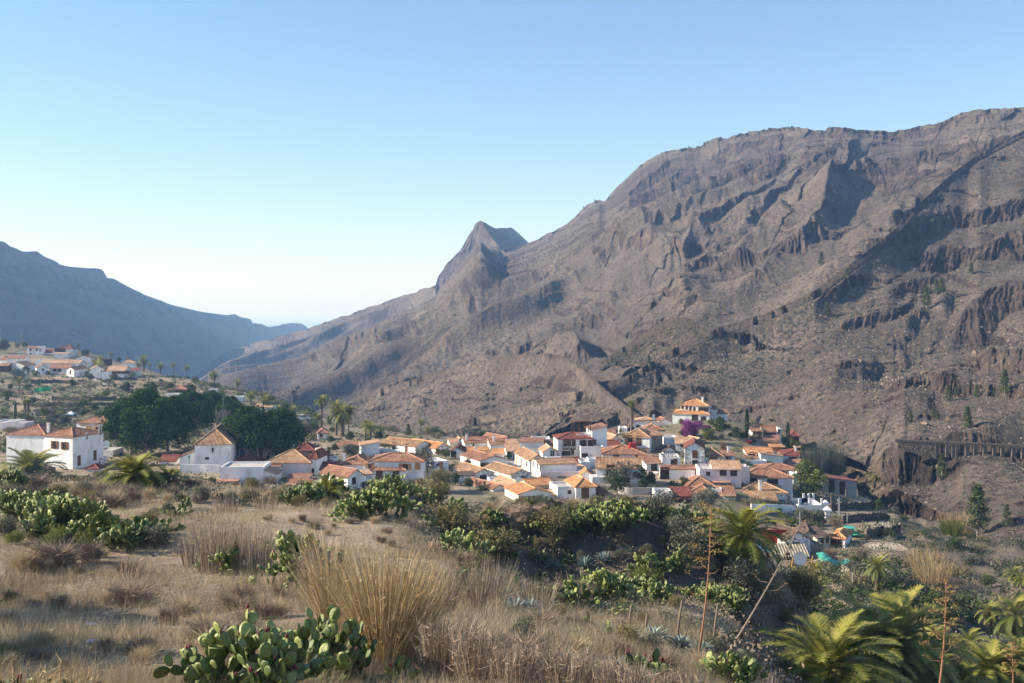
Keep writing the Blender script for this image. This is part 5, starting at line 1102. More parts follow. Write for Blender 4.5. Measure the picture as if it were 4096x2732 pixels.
# one prickly pear pad: flat oval with a rounded rim, base at the origin, pointing up z
_a = np.arange(12) / 12 * 2 * np.pi
_rim = np.stack([np.sin(_a) * .36 * (1 + .12 * -np.cos(_a)), _a * 0, .5 - .5 * np.cos(_a)], -1)
_in = _rim * [.62, 1, .62] + [0, 0, .19]
PADV = np.vstack([_rim, _in + [0, -.022, 0], _in + [0, .022, 0], [[0, -.028, .5], [0, .028, .5]]])
PADQ = np.array([[i, (i + 1) % 12, (i + 1) % 12 + 12, i + 12] for i in range(12)] + [[(i + 1) % 12, i, i + 24, (i + 1) % 12 + 24] for i in range(12)])
PADT = np.array([[i + 12, (i + 1) % 12 + 12, 36] for i in range(12)] + [[(i + 1) % 12 + 24, i + 24, 37] for i in range(12)])
def cactus_mesh(Rx, Hh, pad, seed, dens=1.0, fruit=.15):
    r = np.random.RandomState(seed); mats = []; tint = []; fr = []
    Rx *= 1.12; nst = max(4, int(dens * 2.3 * (Rx / pad) ** 1.3)); nst = min(nst, 64)
    def add(o, az, tilt, roll, s, lv):
        # frame: pad up axis u, face normal f
        u = np.array([math.sin(tilt) * math.cos(az), math.sin(tilt) * math.sin(az), math.cos(tilt)])
        f = unit(np.cross(u, [math.cos(roll), math.sin(roll), .15])); sd = np.cross(u, f)
        mats.append((o, sd, f, u, s)); tint.append(np.clip(.22 + .10 * lv + r.uniform(-.25, .38), 0, 1)); return u, sd
    stack = []
    for i in range(nst):
        a = r.uniform(0, 6.28); q = Rx * math.sqrt(r.rand()) * .8
        stack.append((np.array([math.cos(a) * q, math.sin(a) * q * .75, -.05]), a + r.normal(0, .6), r.uniform(0, .35) + .75 * q / Rx, r.uniform(0, 6.28), 0))
    while stack and len(mats) < 1100:
        o, az, tilt, roll, lv = stack.pop(); s = pad * r.uniform(.75, 1.15)
        u, sd = add(o, az, tilt, roll, s, lv)
        edge = 1 - math.hypot(o[0] / Rx, o[1] / (Rx * .75)) * .45
        top = o + u * s
        if top[2] > Hh * edge * r.uniform(.45, 1.1):
            if r.rand() < fruit * 2:
                for _ in range(r.randint(1, 4)): fr.append(o + u * s * r.uniform(.9, 1.0) + sd * s * r.uniform(-.22, .22))
            continue
        for _ in range(r.choice([1, 2, 2, 3])):
            th = r.uniform(-.9, .9); o2 = o + u * s * (.5 + .47 * math.cos(th)) + sd * s * .34 * math.sin(th)
            nd = unit(u * math.cos(th) + sd * math.sin(th) + np.array([0, 0, .38]) + r.normal(0, .28, 3)); t2 = math.acos(np.clip(nd[2], -1, 1)); a2 = math.atan2(nd[1], nd[0])
            stack.insert(0, (o2, a2, t2, roll + r.normal(0, .8), lv + 1))
    O = np.array([m[0] for m in mats]); B = np.array([[m[1], m[2], m[3]] for m in mats]); S = np.array([m[4] for m in mats])
    V = np.einsum('vk,nkj->nvj', PADV, B) * S[:, None, None] + O[:, None, :]
    n = len(mats); off = np.arange(n)[:, None, None] * len(PADV)
    mb = MB(); mb.add(V.reshape(-1, 3), [(PADQ[None] + off).reshape(-1, 4), (PADT[None] + off).reshape(-1, 3)], 0, np.repeat(tint, len(PADV)))
    mf = MB()
    for p in fr: mf.tube([p - [0, 0, .02], p, p + [0, 0, pad * .13], p + [0, 0, pad * .2]], [pad * .02, pad * .07, pad * .08, pad * .03], 5, 0, r.rand())
    return mb, (mf if fr else None)
def agave_mesh(Rr, n, seed, drp=.5):
    r = np.random.RandomState(seed); mb = MB()
    for i in range(n):
        f = (i + .5) / n; az = i * 2.4 + r.uniform(-.2, .2); e0 = 1.45 - 1.25 * f; L = Rr * r.uniform(.8, 1.15) * (.75 + .3 * f); K = 7; s = np.linspace(0, 1, K); e = e0 - drp * s ** 2 * r.uniform(.3, 1.4)
        d = np.stack([np.cos(e) * math.cos(az), np.cos(e) * math.sin(az), np.sin(e)], -1); p = np.cumsum(d * L / K, 0); p -= p[0]; p += [math.cos(az) * .06, math.sin(az) * .06, .03]
        side = np.array([-math.sin(az), math.cos(az), 0]); up = np.cross(d, side); up = np.where(up[:, 2:] < 0, -up, up); w = Rr * .085 * np.array([.75, .95, 1.0, .9, .68, .38, .02])[:, None]
        V = np.concatenate([p - side * w + up * w * .5, p - up * w * .05, p + side * w + up * w * .5, p - up * w * .45]); F = []
        for k in range(K - 1): F += [(k, k + 1, K + k + 1, K + k), (K + k, K + k + 1, 2 * K + k + 1, 2 * K + k), (2 * K + k, 2 * K + k + 1, 3 * K + k + 1, 3 * K + k), (3 * K + k, 3 * K + k + 1, k + 1, k)]
        mb.add(V, np.array(F), 0, np.clip(.5 + r.uniform(-.35, .35) - .0 * f, 0, 1))
    return mb
def reed_mesh(n, Rx, Ry, h, seed, fan=.25, w=.009, lean=(0, 0), leaves=True, hv=(.55, 1.08)):
    r = np.random.RandomState(seed); a = r.uniform(0, 6.28, n); q = np.sqrt(r.rand(n)); bx = np.cos(a) * q * Rx; by = np.sin(a) * q * Ry
    hh = h * r.uniform(hv[0], hv[1], n); tx = bx * fan / max(Rx, .1) * h * .9 + r.normal(0, .085, n) * h + lean[0] * hh; ty = by * fan / max(Ry, .1) * h * .5 + r.normal(0, .06, n) * h + lean[1] * hh
    K = 4; s = np.linspace(0, 1, K); P_ = np.stack([bx[:, None] + tx[:, None] * s ** 1.4, by[:, None] + ty[:, None] * s ** 1.4, hh[:, None] * s - .08], -1)
    ph = r.uniform(0, 6.28, n); W = np.stack([np.cos(ph), np.sin(ph) * .4, ph * 0], -1)[:, None, :] * (w * np.array([1.1, 1, .8, .25]))[None, :, None]
    V = np.concatenate([P_ - W, P_ + W], 1); off = np.arange(n)[:, None, None] * (2 * K); q4 = np.array([[k, k + 1, K + k + 1, K + k] for k in range(K - 1)])[None] + off
    t = r.uniform(.05, .95, n); mb = MB(); mb.add(V.reshape(-1, 3), q4.reshape(-1, 4), 0, np.repeat(t, 2 * K))
    if leaves:
        m = n * 2; i = r.randint(0, n, m); s = r.uniform(.25, 1, m); k = np.minimum((s * (K - 1)).astype(int), K - 2); fr = (s * (K - 1) - k)[:, None]; p = P_[i, k] * (1 - fr) + P_[i, k + 1] * fr
        d = unit(r.normal(0, 1, (m, 3)) * [1, 1, .5] + [0, 0, .6]); V2, F2, t2 = tris(p, d, unit(np.cross(d, r.normal(size=(m, 3)))) * w * .7, r.uniform(.08, .32, m), r.uniform(.1, .85, m)); mb.add(V2, F2, 0, t2)
    return mb
def rock_mesh(Rx, Ry, Rz, seed, n=26):
    u, v = np.meshgrid(np.linspace(0, 2 * np.pi, n, endpoint=False), np.linspace(0, np.pi, n // 2)); x = np.sin(v) * np.cos(u); y = np.sin(v) * np.sin(u); z = np.cos(v)
    s = seed * 7.1; k = 1 + .38 * (ridged(x * 1.7 + s, y * 1.7 + z * 1.3, 4, seed) - .5) + .22 * fbm(x * 3.5 + z * 2, y * 3.5 + s, 3, seed + 4)
    for j in range(5):
        rr = np.random.RandomState(seed * 9 + j); d = unit(rr.normal(size=3)); c = x * d[0] + y * d[1] + z * d[2]; k = np.where(c * k > .72, .72 / np.maximum(c, .1), k)
    V = np.stack([x * k * Rx, y * k * Ry, z * k * Rz], -1).reshape(-1, 3); m = n // 2
    i = np.arange(m - 1)[:, None] * n; j = np.arange(n)[None]; F = np.stack([i + j, i + n + j, i + n + (j + 1) % n, i + (j + 1) % n], -1).reshape(-1, 4)
    mb = MB(); mb.add(V, F); return mb
# ---------------------------------------------------------------- trees of the valley and village
class Kit:
    """first use moves the prototype itself, later uses copy it"""
    def __init__(s, protos, hts): s.p = protos; s.h = hts; s.used = [False] * len(protos); s.i = 0
    def put(s, loc, height, label, group=None, k=None, rz=None):
        k = s.i % len(s.p) if k is None else k; s.i += 1; sc = height / s.h[k]; rz = rs.uniform(0, 6.28) if rz is None else rz
        if not s.used[k]:
            o = s.p[k]; s.used[k] = True; o.location = tuple(map(float, loc)); o.scale = (sc,) * 3; o.rotation_euler = (0, 0, rz); o['label'] = label
            if group: o['group'] = group
            return o
        return dup(s.p[k], loc, label, group, rz, sc)
    def close(s):
        for o, u in zip(s.p, s.used):
            if not u:
                for c in list(o.children): bpy.data.objects.remove(c)
                bpy.data.objects.remove(o)
def spot(v, x, y, dmin=None, d=None):
    fx, fy = FX(v, x), FY(v, y)
    if d is not None: return P(fx, fy, d), d
    dd = hit(fx, fy, 150 if dmin is None else dmin); X = (fx - 2048) / FP * dd
    return np.array([X, dd, float(ground_z(X, dd))]), dd
def hpx(v, dy, d): return dy * (DF if v == 0 else 1 / 3.3357) * d / FP
palmK = Kit([palm_proto('palm_tree', 'x', 8, 3.2, 46, 20, 1, 14, .4, .24, wl=.05), palm_proto('palm_tree', 'x', 6.5, 3.3, 42, 20, 2, 10, -.3, .26, wl=.05), palm_proto('palm_tree', 'x', 4.0, 3.2, 44, 20, 3, 12, .1, .3, wl=.05)], [10.6, 9.2, 6.6])
lowK = Kit([palm_proto('palm_tree', 'x', 1.2, 3.0, 44, 20, 4, 8, 0, .3, wl=.05)], [3.9])
fanK = Kit([fan_proto('fan_palm', 'x', 8, 1.5, 5)], [9.4])
figK = Kit([tree_proto('fig_tree', 'x', 14, 8.5, 90, 15000, .30, 'fig', 11, .42, low=.10, squash=.9), tree_proto('fig_tree', 'x', 13, 7.5, 80, 14000, .30, 'fig', 12, .42, low=.10, squash=1.0)], [14, 13])
grnK = Kit([tree_proto('broadleaf_tree', 'x', 5, 2.6, 22, 2600, .17, 'leaf', 13, .18), tree_proto('broadleaf_tree', 'x', 4.5, 2.5, 20, 2400, .17, 'leaf', 14, .18, low=.2)], [5, 4.5])
limK = Kit([tree_proto('citrus_tree', 'x', 4, 2.3, 20, 2200, .16, 'lime', 15, .15, low=.2)], [4])
oliK = Kit([tree_proto('olive_tree', 'x', 4.2, 2.5, 22, 2800, .14, 'olive', 16, .2, low=.15), bush_proto('olive_tree', 'x', 2.2, 3.2, 300, 2200, .13, 'olive', 17, cat='tree')], [4.2, 3.2])
pinK = Kit([pine_proto('pine_tree', 'x', 9, 1.9, 2200, 18), pine_proto('pine_tree', 'x', 8, 1.4, 1900, 19)], [9, 8])
cypK = Kit([cypress_proto('cypress_tree', 'x', 9, .75, 2600, 20)], [9])
farpineK = Kit([tree_proto('ridge_pine', 'x', 12, 2.6, 12, 170, .9, 'pine', 22, .2, low=.25, squash=1.3)], [12])
barK = Kit([bush_proto('bare_tree', 'x', 2.0, 3.0, 1500, 0, .1, 'leaf', 23, cat='tree', tw=.016)], [3.0])
shrK = Kit([bush_proto('shrub', 'x', 1.3, 1.2, 260, 800, .10, 'leaf', 24), bush_proto('shrub', 'x', 1.5, 1.1, 320, 500, .10, 'olive', 25), bush_proto('shrub', 'x', 1.4, 1.0, 500, 260, .09, 'tama', 26)], [1.2, 1.1, 1.0])
GP = 'palms around the village'
def palms(v, lst, K, group=GP):
    for x, yb, yt, lab in lst:
        p, d = spot(v, x, yb); K.put(p, hpx(v, yb - yt, d), lab, group)
palms(0, [(738,985,898,"tall palm with yellowish crown standing alone beyond the church trees"),(772,1000,908,"palm with tall straight trunk, leftmost of the tight palm trio"),(785,1002,912,"palm squeezed in the middle of the tight palm trio"),(800,1000,922,"palm with strongly leaning trunk at the right of the trio"),
 (838,1015,955,"bushy palm in front of the grey scrub slope, left of a close pair"),(850,1018,958,"bushy palm in front of the grey scrub slope, right of a close pair"),(966,1005,957,"palm rising behind the orange-roofed farmhouse"),(980,1012,975,"shorter palm beside the one behind the orange-roofed farmhouse"),
 (875,1005,972,"slender palm right of the bushy pair"),(893,1006,978,"small palm halfway between bushy pair and farmhouse palms"),
 (45,905,858,"palm in the terraced plots below the hamlet at left"),(330,852,808,"tallest palm on the ridge at the right end of the hamlet"),(345,858,830,"low wide palm right beside the blank white hamlet block"),(318,858,826,"stout palm close behind the blank hamlet block"),(368,850,818,"slim palm on the ridge line, left of three spaced ones"),
 (398,852,816,"slim palm on the ridge line, middle of three spaced ones"),(428,850,814,"slim palm on the ridge line, right of three spaced ones"),(232,845,810,"broad palm between the hamlet houses"),(255,838,804,"palm behind the ribbed-roof hamlet house"),(292,835,815,"little palm left of the blank white hamlet block"),
 (492,880,838,"palm on the hill shoulder above the dark valley"),(485,870,842,"small palm leaning together with the shoulder palm"),(545,910,865,"palm halfway down the hill shoulder"),(575,930,893,"palm near the lattice pole on the slope"),(605,950,912,"short palm above the purple creeper wall"),(640,965,925,"spreading palm above the round dark tree"),(672,962,925,"palm right of the spreading palm on the slope"),(700,975,940,"feathery palm by the power pole"),
 (730,985,945,"palm with drooping crown left of the yellowish one"),(610,940,900,"palm among banana plants on the slope"),(1185,995,970,"tiny palm poking up behind the rear roofs"),(755,1065,1020,"palm beside the lone white house")], palmK)
palms(7, [(480,140,35,"small palm on the slope above the garage roof"),(355,100,5,"pale palm highest above the garage roof"),(775,180,60,"palm on the bare slope above the red pavilion"),(600,125,50,"faint palm between the slope palms"),(620,205,115,"low palm directly above the veranda house"),
 (1995,1160,690,"tall valley palm with thick trunk, left of the tall pair"),(2245,1265,680,"tall valley palm with long bare trunk, right of the tall pair"),(1830,900,760,"leafy palm crown behind the grey barn"),(1620,720,640,"yellow-green palm tucked behind the cane thicket")], palmK)
palms(6, [(600,640,515,"little palm in front of the rear wall near the fan palm")], palmK)
p, d = spot(1, 1290, 810); lowK.put(p, hpx(1, 260, d), "big dark low palm in the middle of the hamlet", GP)
for v, x, yb, yt, lab in [(8,1190,1300,945,"young palm with arching fronds right of the tan bush in the valley"),(8,2030,1420,820,"tall lush palm with brown skirt in front of the roofless hut")]:
    p, d = spot(v, x, yb, 90); palmK.put(p, hpx(v, yb - yt, d), lab, GP, k=2)
GF = 'fan palms'
for v, x, yb, yt, lab in [(6,755,560,140,"tall fan palm with shaggy brown trunk towering over the village"),(1,285,400,280,"left one of the twin fan palms on the hamlet skyline"),(1,400,400,292,"right one of the twin fan palms on the hamlet skyline"),(1,1050,560,405,"single fan palm above the hamlet gable houses"),(1,335,1440,1150,"left fan palm of the close pair beside the dark cypress"),(1,375,1445,1150,"right fan palm of the close pair beside the dark cypress")]:
    p, d = spot(v, x, yb); fanK.put(p, hpx(v, yb - yt, d), lab, GF)
# dark fig trees round the square
for x, yb, yt, lab in [(300,1045,915,"huge dark fig tree at the left end of the square"),(335,1050,900,"huge dark fig tree behind the bar building's right side"),(385,1036,912,"wide dark fig tree left of the church bell gable"),(440,1000,900,"dark fig tree directly behind the bell gable"),(485,985,900,"dark fig tree whose crown rises right of the bell gable"),(528,992,912,"dark fig tree between bell gable and the round tree"),
   (575,1062,934,"round dark fig tree with pale forked limbs behind the parapet house"),(640,1062,944,"broad dark fig tree at the right end of the row")]:
    p, d = spot(0, x, yb); figK.put(p, hpx(0, yb - yt, d), lab, 'dark fig trees of the village square')
mb = MB(); p, d = spot(0, 598, 1062); p[1] -= 3; s = d / FP * DF
for q in ([(0,0),(-18,20),(-42,48)],[(2,0),(0,30),(-6,58)],[(8,0),(14,30),(44,66)],[(10,0),(20,26),(52,58)],[(8,2),(22,42),(36,70)]):
    mb.tube([(a*s, 0, b*s) for a, b in q], [.42, .34, .2], 7)
o = mb.build('bare_limbs', [M['bark']], None, p, smooth=True); tag(o, "pale forked fig tree limbs standing behind the red hip roof", 'tree limbs')
# other trees: view, x, base, top, kit, label
TR = [(2,150,650,455,grnK,"dense round green bush behind the left palm"),(0,40,880,848,oliK,"grey-green tree left of hamlet barn"),(1,1150,600,490,oliK,"grey olive tree behind the hamlet gable houses"),(1,40,540,370,grnK,"leafy dark tree at left edge of hamlet hill"),(1,90,660,580,limK,"pale green tree by the left hamlet edge"),
 (1,240,480,410,oliK,"olive-toned tree under the twin fan palms"),(1,330,480,385,limK,"yellow-green tree between the twin fan palms"),(1,870,545,505,limK,"bright green tree before the cupola house"),(1,1590,610,545,grnK,"conical green tree left of the pale pyramid-roofed block"),(1,350,850,725,grnK,"leafy fig below the brown hamlet roof"),(1,470,860,775,limK,"bright bushy tree in front of the red hamlet roof"),
 (1,635,855,785,grnK,"small round tree before the bright orange hamlet roof"),(1,1160,860,780,oliK,"whitish shrubby tree beside the hamlet path"),(1,1430,790,735,grnK,"small green tree on the hamlet terrace"),(1,1530,880,790,barK,"reddish leafless tree below the ribbed hamlet roof"),(1,1760,890,800,limK,"yellowish round tree left of the fenced plot"),(1,950,960,890,limK,"light green tree on the hamlet's middle terrace"),
 (1,1690,1110,945,grnK,"bright green orchard tree left of the dark round one"),(1,2020,1180,940,grnK,"dark round orchard tree above the fig trees"),(1,1410,1140,1035,limK,"yellow-green sapling on the lower terrace"),(1,1200,1210,1145,limK,"lone green bush on the lower terrace"),(1,800,1250,1150,barK,"bare spreading tree on the lower terrace"),(1,600,1400,1270,limK,"yellow-green tree beside the pinkish cottage"),
 (1,720,1510,1350,oliK,"large grey olive tree in front of the blue and white marquee"),(1,850,1510,1370,oliK,"second grey olive tree nearest the marquee"),(1,1110,1400,1305,grnK,"round tree right of the marquee"),(1,1270,1330,1220,grnK,"green tree above the bar roof"),(1,1040,1330,1220,grnK,"bushy tree behind the marquee"),(1,90,1190,1120,grnK,"dark shrubby tree on the stony terrace at left"),(1,30,960,900,grnK,"dark green thicket tree at the far left"),(1,130,1040,960,grnK,"leafy tree behind the terrace palm"),
 (3,380,280,130,grnK,"tall green tree beside the terracotta bungalow"),(3,440,120,30,limK,"palm-green tree above the bungalow"),(3,140,380,280,grnK,"green tree below the bungalow terrace"),(3,270,370,260,grnK,"rounded tree under the bungalow terrace wall"),(3,680,330,210,grnK,"leafy tree under the white canopy hut"),(3,770,350,220,limK,"pale leafy tree by the white canopy hut"),(3,1440,370,270,limK,"dense yellow-green tree on the shoulder slope"),(3,1640,560,400,grnK,"round green tree above the broad fig"),(3,1720,620,480,grnK,"bushy green tree behind the carport"),
 (3,1900,830,650,oliK,"grey-green olive tree left of the lone white house"),(3,2250,930,820,grnK,"dark leafy tree right of the lone white house"),(3,2280,1020,930,grnK,"dark bush beyond the water tanks"),(3,2060,660,520,grnK,"green palm-like tree beside the white van"),(3,2250,600,530,limK,"flame-yellow garden tree by the palm trio"),
 (4,300,760,600,oliK,"big grey olive tree before the low pale shed"),(4,400,760,600,oliK,"second grey olive tree next to the low pale shed"),(4,150,690,600,grnK,"dark bush left of the olive trees"),(4,570,590,495,limK,"bright green tree behind the whitewashed barn"),(4,720,560,430,grnK,"dark broad tree behind the vine pergola"),(4,830,560,470,grnK,"leafy green tree left of the old farmhouse"),(4,1110,500,320,pinK,"young pine between the palms"),(4,1510,740,650,limK,"leafy fig bush in front of the stone gable house"),(4,1620,780,660,limK,"spreading fig bush by the pale blue-white house"),(4,1480,170,75,grnK,"lone dense green tree on the bare slope"),
 (4,1740,1140,985,grnK,"dark leafy vine tree before the garage wing"),(4,1930,1200,1060,grnK,"glossy green tree beside the faded terracotta roof"),(4,330,560,430,grnK,"tall tree among palms at village left"),(4,1720,930,850,limK,"leafy garden bush left of porch posts"),(4,60,330,240,grnK,"dense green garden tree below palm trio"),(4,320,450,350,tuple,"x"),
 (5,780,640,530,grnK,"dark potted tree by the white arched door"),(6,870,1330,1070,grnK,"dark rounded loquat tree before the long striped house"),(6,1000,1330,1140,grnK,"dark green tree right of the loquat"),(6,560,1480,1200,grnK,"mid-green sunlit tree at the foot of the long striped house"),(6,900,1400,1230,grnK,"small dark citrus behind the wire fence"),(6,1290,1340,1250,grnK,"bushy citrus tree beside the garage wing"),(6,1460,1300,1190,limK,"bright green vine mound on the wire trellis"),
 (6,1960,640,410,grnK,"tall rounded green tree below the hilltop villa"),(6,1820,520,420,limK,"yellow-green shrub tree next to purple bush"),(6,1790,740,560,limK,"slim yellow-green tree by the stone shed"),(6,1420,500,420,limK,"green bush under villa terrace"),(6,1040,400,320,grnK,"dark spreading tree behind the tan hip-roofed house"),(6,860,420,370,limK,"light green bush left of dark spreading tree"),(6,1980,830,680,barK,"bare brown tree right of the gable house"),(6,1950,690,620,oliK,"grey-green shrub below villa garden"),(6,2150,700,540,grnK,"dark tree left of the tall cypress"),(6,1425,650,570,limK,"yellow leafy bush left of the purple one"),
 (7,1210,740,545,grnK,"dark banana-like tree right of the long dark-red roof"),(7,920,480,345,limK,"narrow yellow-green tree beside the lower cypress"),(7,770,380,290,grnK,"dark tree left of the lower cypress"),(7,410,250,130,barK,"hazy bare tree above the garage"),(7,500,230,140,limK,"green tree beside the veranda house roof"),(7,1110,1040,660,limK,"big airy yellow-green tree between pink house and grey barn"),(7,1190,1100,800,limK,"lower half-shaded tree in front of the airy one"),(7,1070,1160,960,grnK,"dark climbing bush under the white blossom shrub"),
 (7,730,1390,1285,grnK,"small glossy tree before the pool terrace"),(7,780,1450,1340,limK,"bright green young tree beside the pool terrace"),(7,1050,1500,1290,oliK,"large grey-green olive tree below the post terrace"),(7,1230,1500,1300,oliK,"second grey-green olive tree below the post terrace"),(7,1480,1530,1370,barK,"dense reddish bush by the stone terrace"),(7,900,1520,1400,limK,"yellowing sapling in the orchard plot"),(7,1320,1500,1420,grnK,"dark green shrub beside the gate pillars"),
 (7,2060,1330,1170,grnK,"dark spreading bush under the tall palm pair"),(7,2270,1360,1260,oliK,"grey-green bush right of the tall palm trunks"),(7,1830,1100,950,grnK,"dark agave-green thicket beside the grey barn"),(7,1960,1050,880,pinK,"feathery green sapling behind the tall palms"),(7,2100,1150,960,pinK,"soft pale pine between the tall palms"),
 (8,1400,1000,760,barK,"purplish leafless tree in front of the farmhouse"),(8,1830,1000,740,barK,"large leafless tree right of the farmhouse"),(8,1750,1120,930,grnK,"small round dark tree behind the green net"),(8,2300,570,430,oliK,"pale green bush beside the fence posts"),(8,560,720,655,limK,"flowering yellow-green cactus bush by the red awning"),(8,2300,1330,1180,oliK,"round grey-green bush right of the lush palm")]
for v, x, yb, yt, K, lab in TR:
    if K is tuple: continue
    p, d = spot(v, x, yb, 130); K.put(p, max(hpx(v, (yb - yt) * 1.06, d), 1.0), lab, 'trees of the valley')
for v, x, yb, yt, lab in [(6,2295,690,285,"tall slim cypress below the hilltop villa"),(7,840,480,130,"dark cypress in front of the red pavilion"),(1,205,1440,1205,"dark cypress left of the close fan palm pair")]:
    p, d = spot(v, x, yb); cypK.put(p, hpx(v, yb - yt, d), lab, 'cypress trees')
# bougainvilleas, blossom, planters
def mound(name, label, v, x, yb, w, h, leafm, cat, n=5000, seed=60, parent=None):
    p, d = spot(v, x, yb, 130); R_ = hpx(v, w / 2, d); Hh = hpx(v, h, d); r = np.random.RandomState(seed); root = thing(name, label, cat, p)
    b = 14; a = r.uniform(0, 6.28, b); q = R_ * .6 * np.sqrt(r.rand(b)); bc = np.stack([np.cos(a) * q, np.sin(a) * q, Hh * r.uniform(.25, .72, b)], -1); wi = r.randint(0, b, n); dd = unit(r.normal(size=(n, 3)))
    C = bc[wi] + dd * R_ * .42 * r.rand(n)[:, None] ** .4 * [1, 1, min(1, Hh / R_ * .7)]; t = .5 + .5 * (r.rand(n) - .5) + .2 * (r.rand(b)[wi] - .5); V, F, tt = cards(C, .13, t, r); m = MB(); m.add(V, F, 0, tt); m.build('blossom', [M[leafm]], root)
    k = n // 3; wi = r.randint(0, b, k); C = bc[wi] + unit(r.normal(size=(k, 3))) * R_ * .38 * r.rand(k)[:, None] ** .5 * [1, 1, .8]; V, F, tt = cards(C, .14, r.rand(k) * .7, r); m = MB(); m.add(V, F, 0, tt); m.build('foliage', [M['leaf']], root); return root
mound('bougainvillea', "large magenta bougainvillea cascading below the hilltop villa", 6, 1540, 665, 330, 260, 'purple', 'bougainvillea', 6500)
mound('bougainvillea', "smaller magenta bougainvillea strip right of the large one", 6, 1750, 560, 150, 60, 'purple', 'bougainvillea', 2200, 61)
for i, x in enumerate((1465, 1605, 1700)):
    o = mound('bougainvillea', ["red flower bush at the left end of the pink terrace","red flower bush in the middle of the pink terrace","red flower bush behind the right posts of the terrace"][i], 5, x, 790, 110, 45, 'redfl', 'flowering bush', 1200, 62 + i); o.location.z += hpx(5, 10, 260)
    o.location.z = (HZ - FY(5, 785)) / FP * o.location.y
mound('blossom_shrub', "creamy white flowering shrub above the post terrace", 7, 1010, 1110, 230, 110, 'whitefl', 'flowering shrub', 3200, 66)
mound('bougainvillea', "reddish flowering hedge under the small striped roofs", 3, 1800, 1545, 220, 60, 'redfl', 'flowering bush', 1200, 67)
mound('flower_hedge', "orange flowering hedge beside the fan palm pair", 1, 370, 1470, 240, 70, 'stalk', 'hedge', 2000, 68)
mound('shrub_bed', "red-leaved garden bed on the villa slope", 7, 320, 420, 130, 55, 'redfl', 'garden shrub', 900, 69)
mound('shrub_bed', "tan-orange scrub patch below the arched road wall", 0, 2160, 1092, 60, 14, 'flower', 'scrub patch', 900, 70)
# pines on the mountain side: overview x, base, top
for i, (x, yb, yt, lab) in enumerate([(2127,708,652,"tall pine standing left of the pair on the rocky slope"),(2150,672,636,"left pine of the small pair high on the slope"),(2163,675,632,"right pine of the small pair high on the slope"),(2306,908,842,"tallest pine on the knoll above the arched road"),(2178,922,878,"leaning bushy pine at the left of the knoll"),(2196,912,880,"short pine next to the bushy knoll pine"),(2243,912,877,"rounded pine in the middle of the knoll"),(2282,908,885,"small pine left of the tallest knoll pine"),(2222,985,925,"slender pine below the knoll rocks"),(2152,962,935,"small pine on the left edge of the rocks"),(2143,958,930,"faint pine on the rock shoulder"),
    (2090,970,938,"low yellow-green pine bush on the slope"),(1900,726,688,"pine on the mid slope above the village"),(2068,752,742,"dark round shrub high on the mid slope"),(1490,835,812,"small pine on the dark hill crest"),(1945,640,610,"pine near the upper rock band"),(2010,620,596,"pine right of the one at the rock band"),(1885,612,575,"hazy pine in the upper gully"),(2245,1235,1110,"tall dark pine below the rock cliffs at right"),(2312,1210,1150,"small dark pine near the right picture edge"),(2162,1100,1035,"thin pale pine under the arched road wall"),(2230,632,600,"pine at the foot of the reddish cliffs"),(1700,812,792,"tiny pine on the slope spur"),(1460,806,790,"tiny pine beside the crest pine")]):
    p = mpt(x, yb); pinK.put(p - [0, 0, .5], max((yb - yt) * DF / FP * p[1], 1.2), lab, 'pines on the mountain side')
for x, yb, yt, lab in [(7*0+1972,1078,992,"tall soft green pine at the foot of the slope"),(1955,1082,1020,"bushy green pine left of the soft tall one"),(1985,1070,1015,"bushy green pine right of the soft tall one"),(1842,1065,1020,"young pine behind the cane thicket")]:
    p, d = spot(0, x, yb, 150); pinK.put(p, (yb - yt) * DF / FP * d, lab, 'pines at the foot of the slope')
# tiny pines along the skyline: one label for what nothing tells apart
rp = np.random.RandomState(77)
sky_x = list(rp.uniform(1735, 1842, 26)) + list(rp.uniform(1600, 1640, 6)) + list(rp.uniform(1645, 1700, 7)) + [1572, 1582, 1600.5] + [1905, 1912, 2045, 2052, 2057, 2207, 2291, 2295, 2312, 2330, 1340, 1367]
for x in sky_x:
    y = interp(RIDGE, x); j = int(np.argmin(abs(mX - x))); p = mP[-4, j].copy(); hh = rp.uniform(6, 12) * DF / FP * p[1]
    farpineK.put(p - [0, 0, .8], hh, "tiny dark pine standing on the mountain skyline", 'pines along the mountain skyline')
for x, y in [(1155,573),(1160,573),(1163,572),(1168,572)]:
    p = mpt(x, y); farpineK.put(p, 8 * DF / FP * p[1], "tiny pine in the saddle under the rocky peak", 'pines in the saddle')
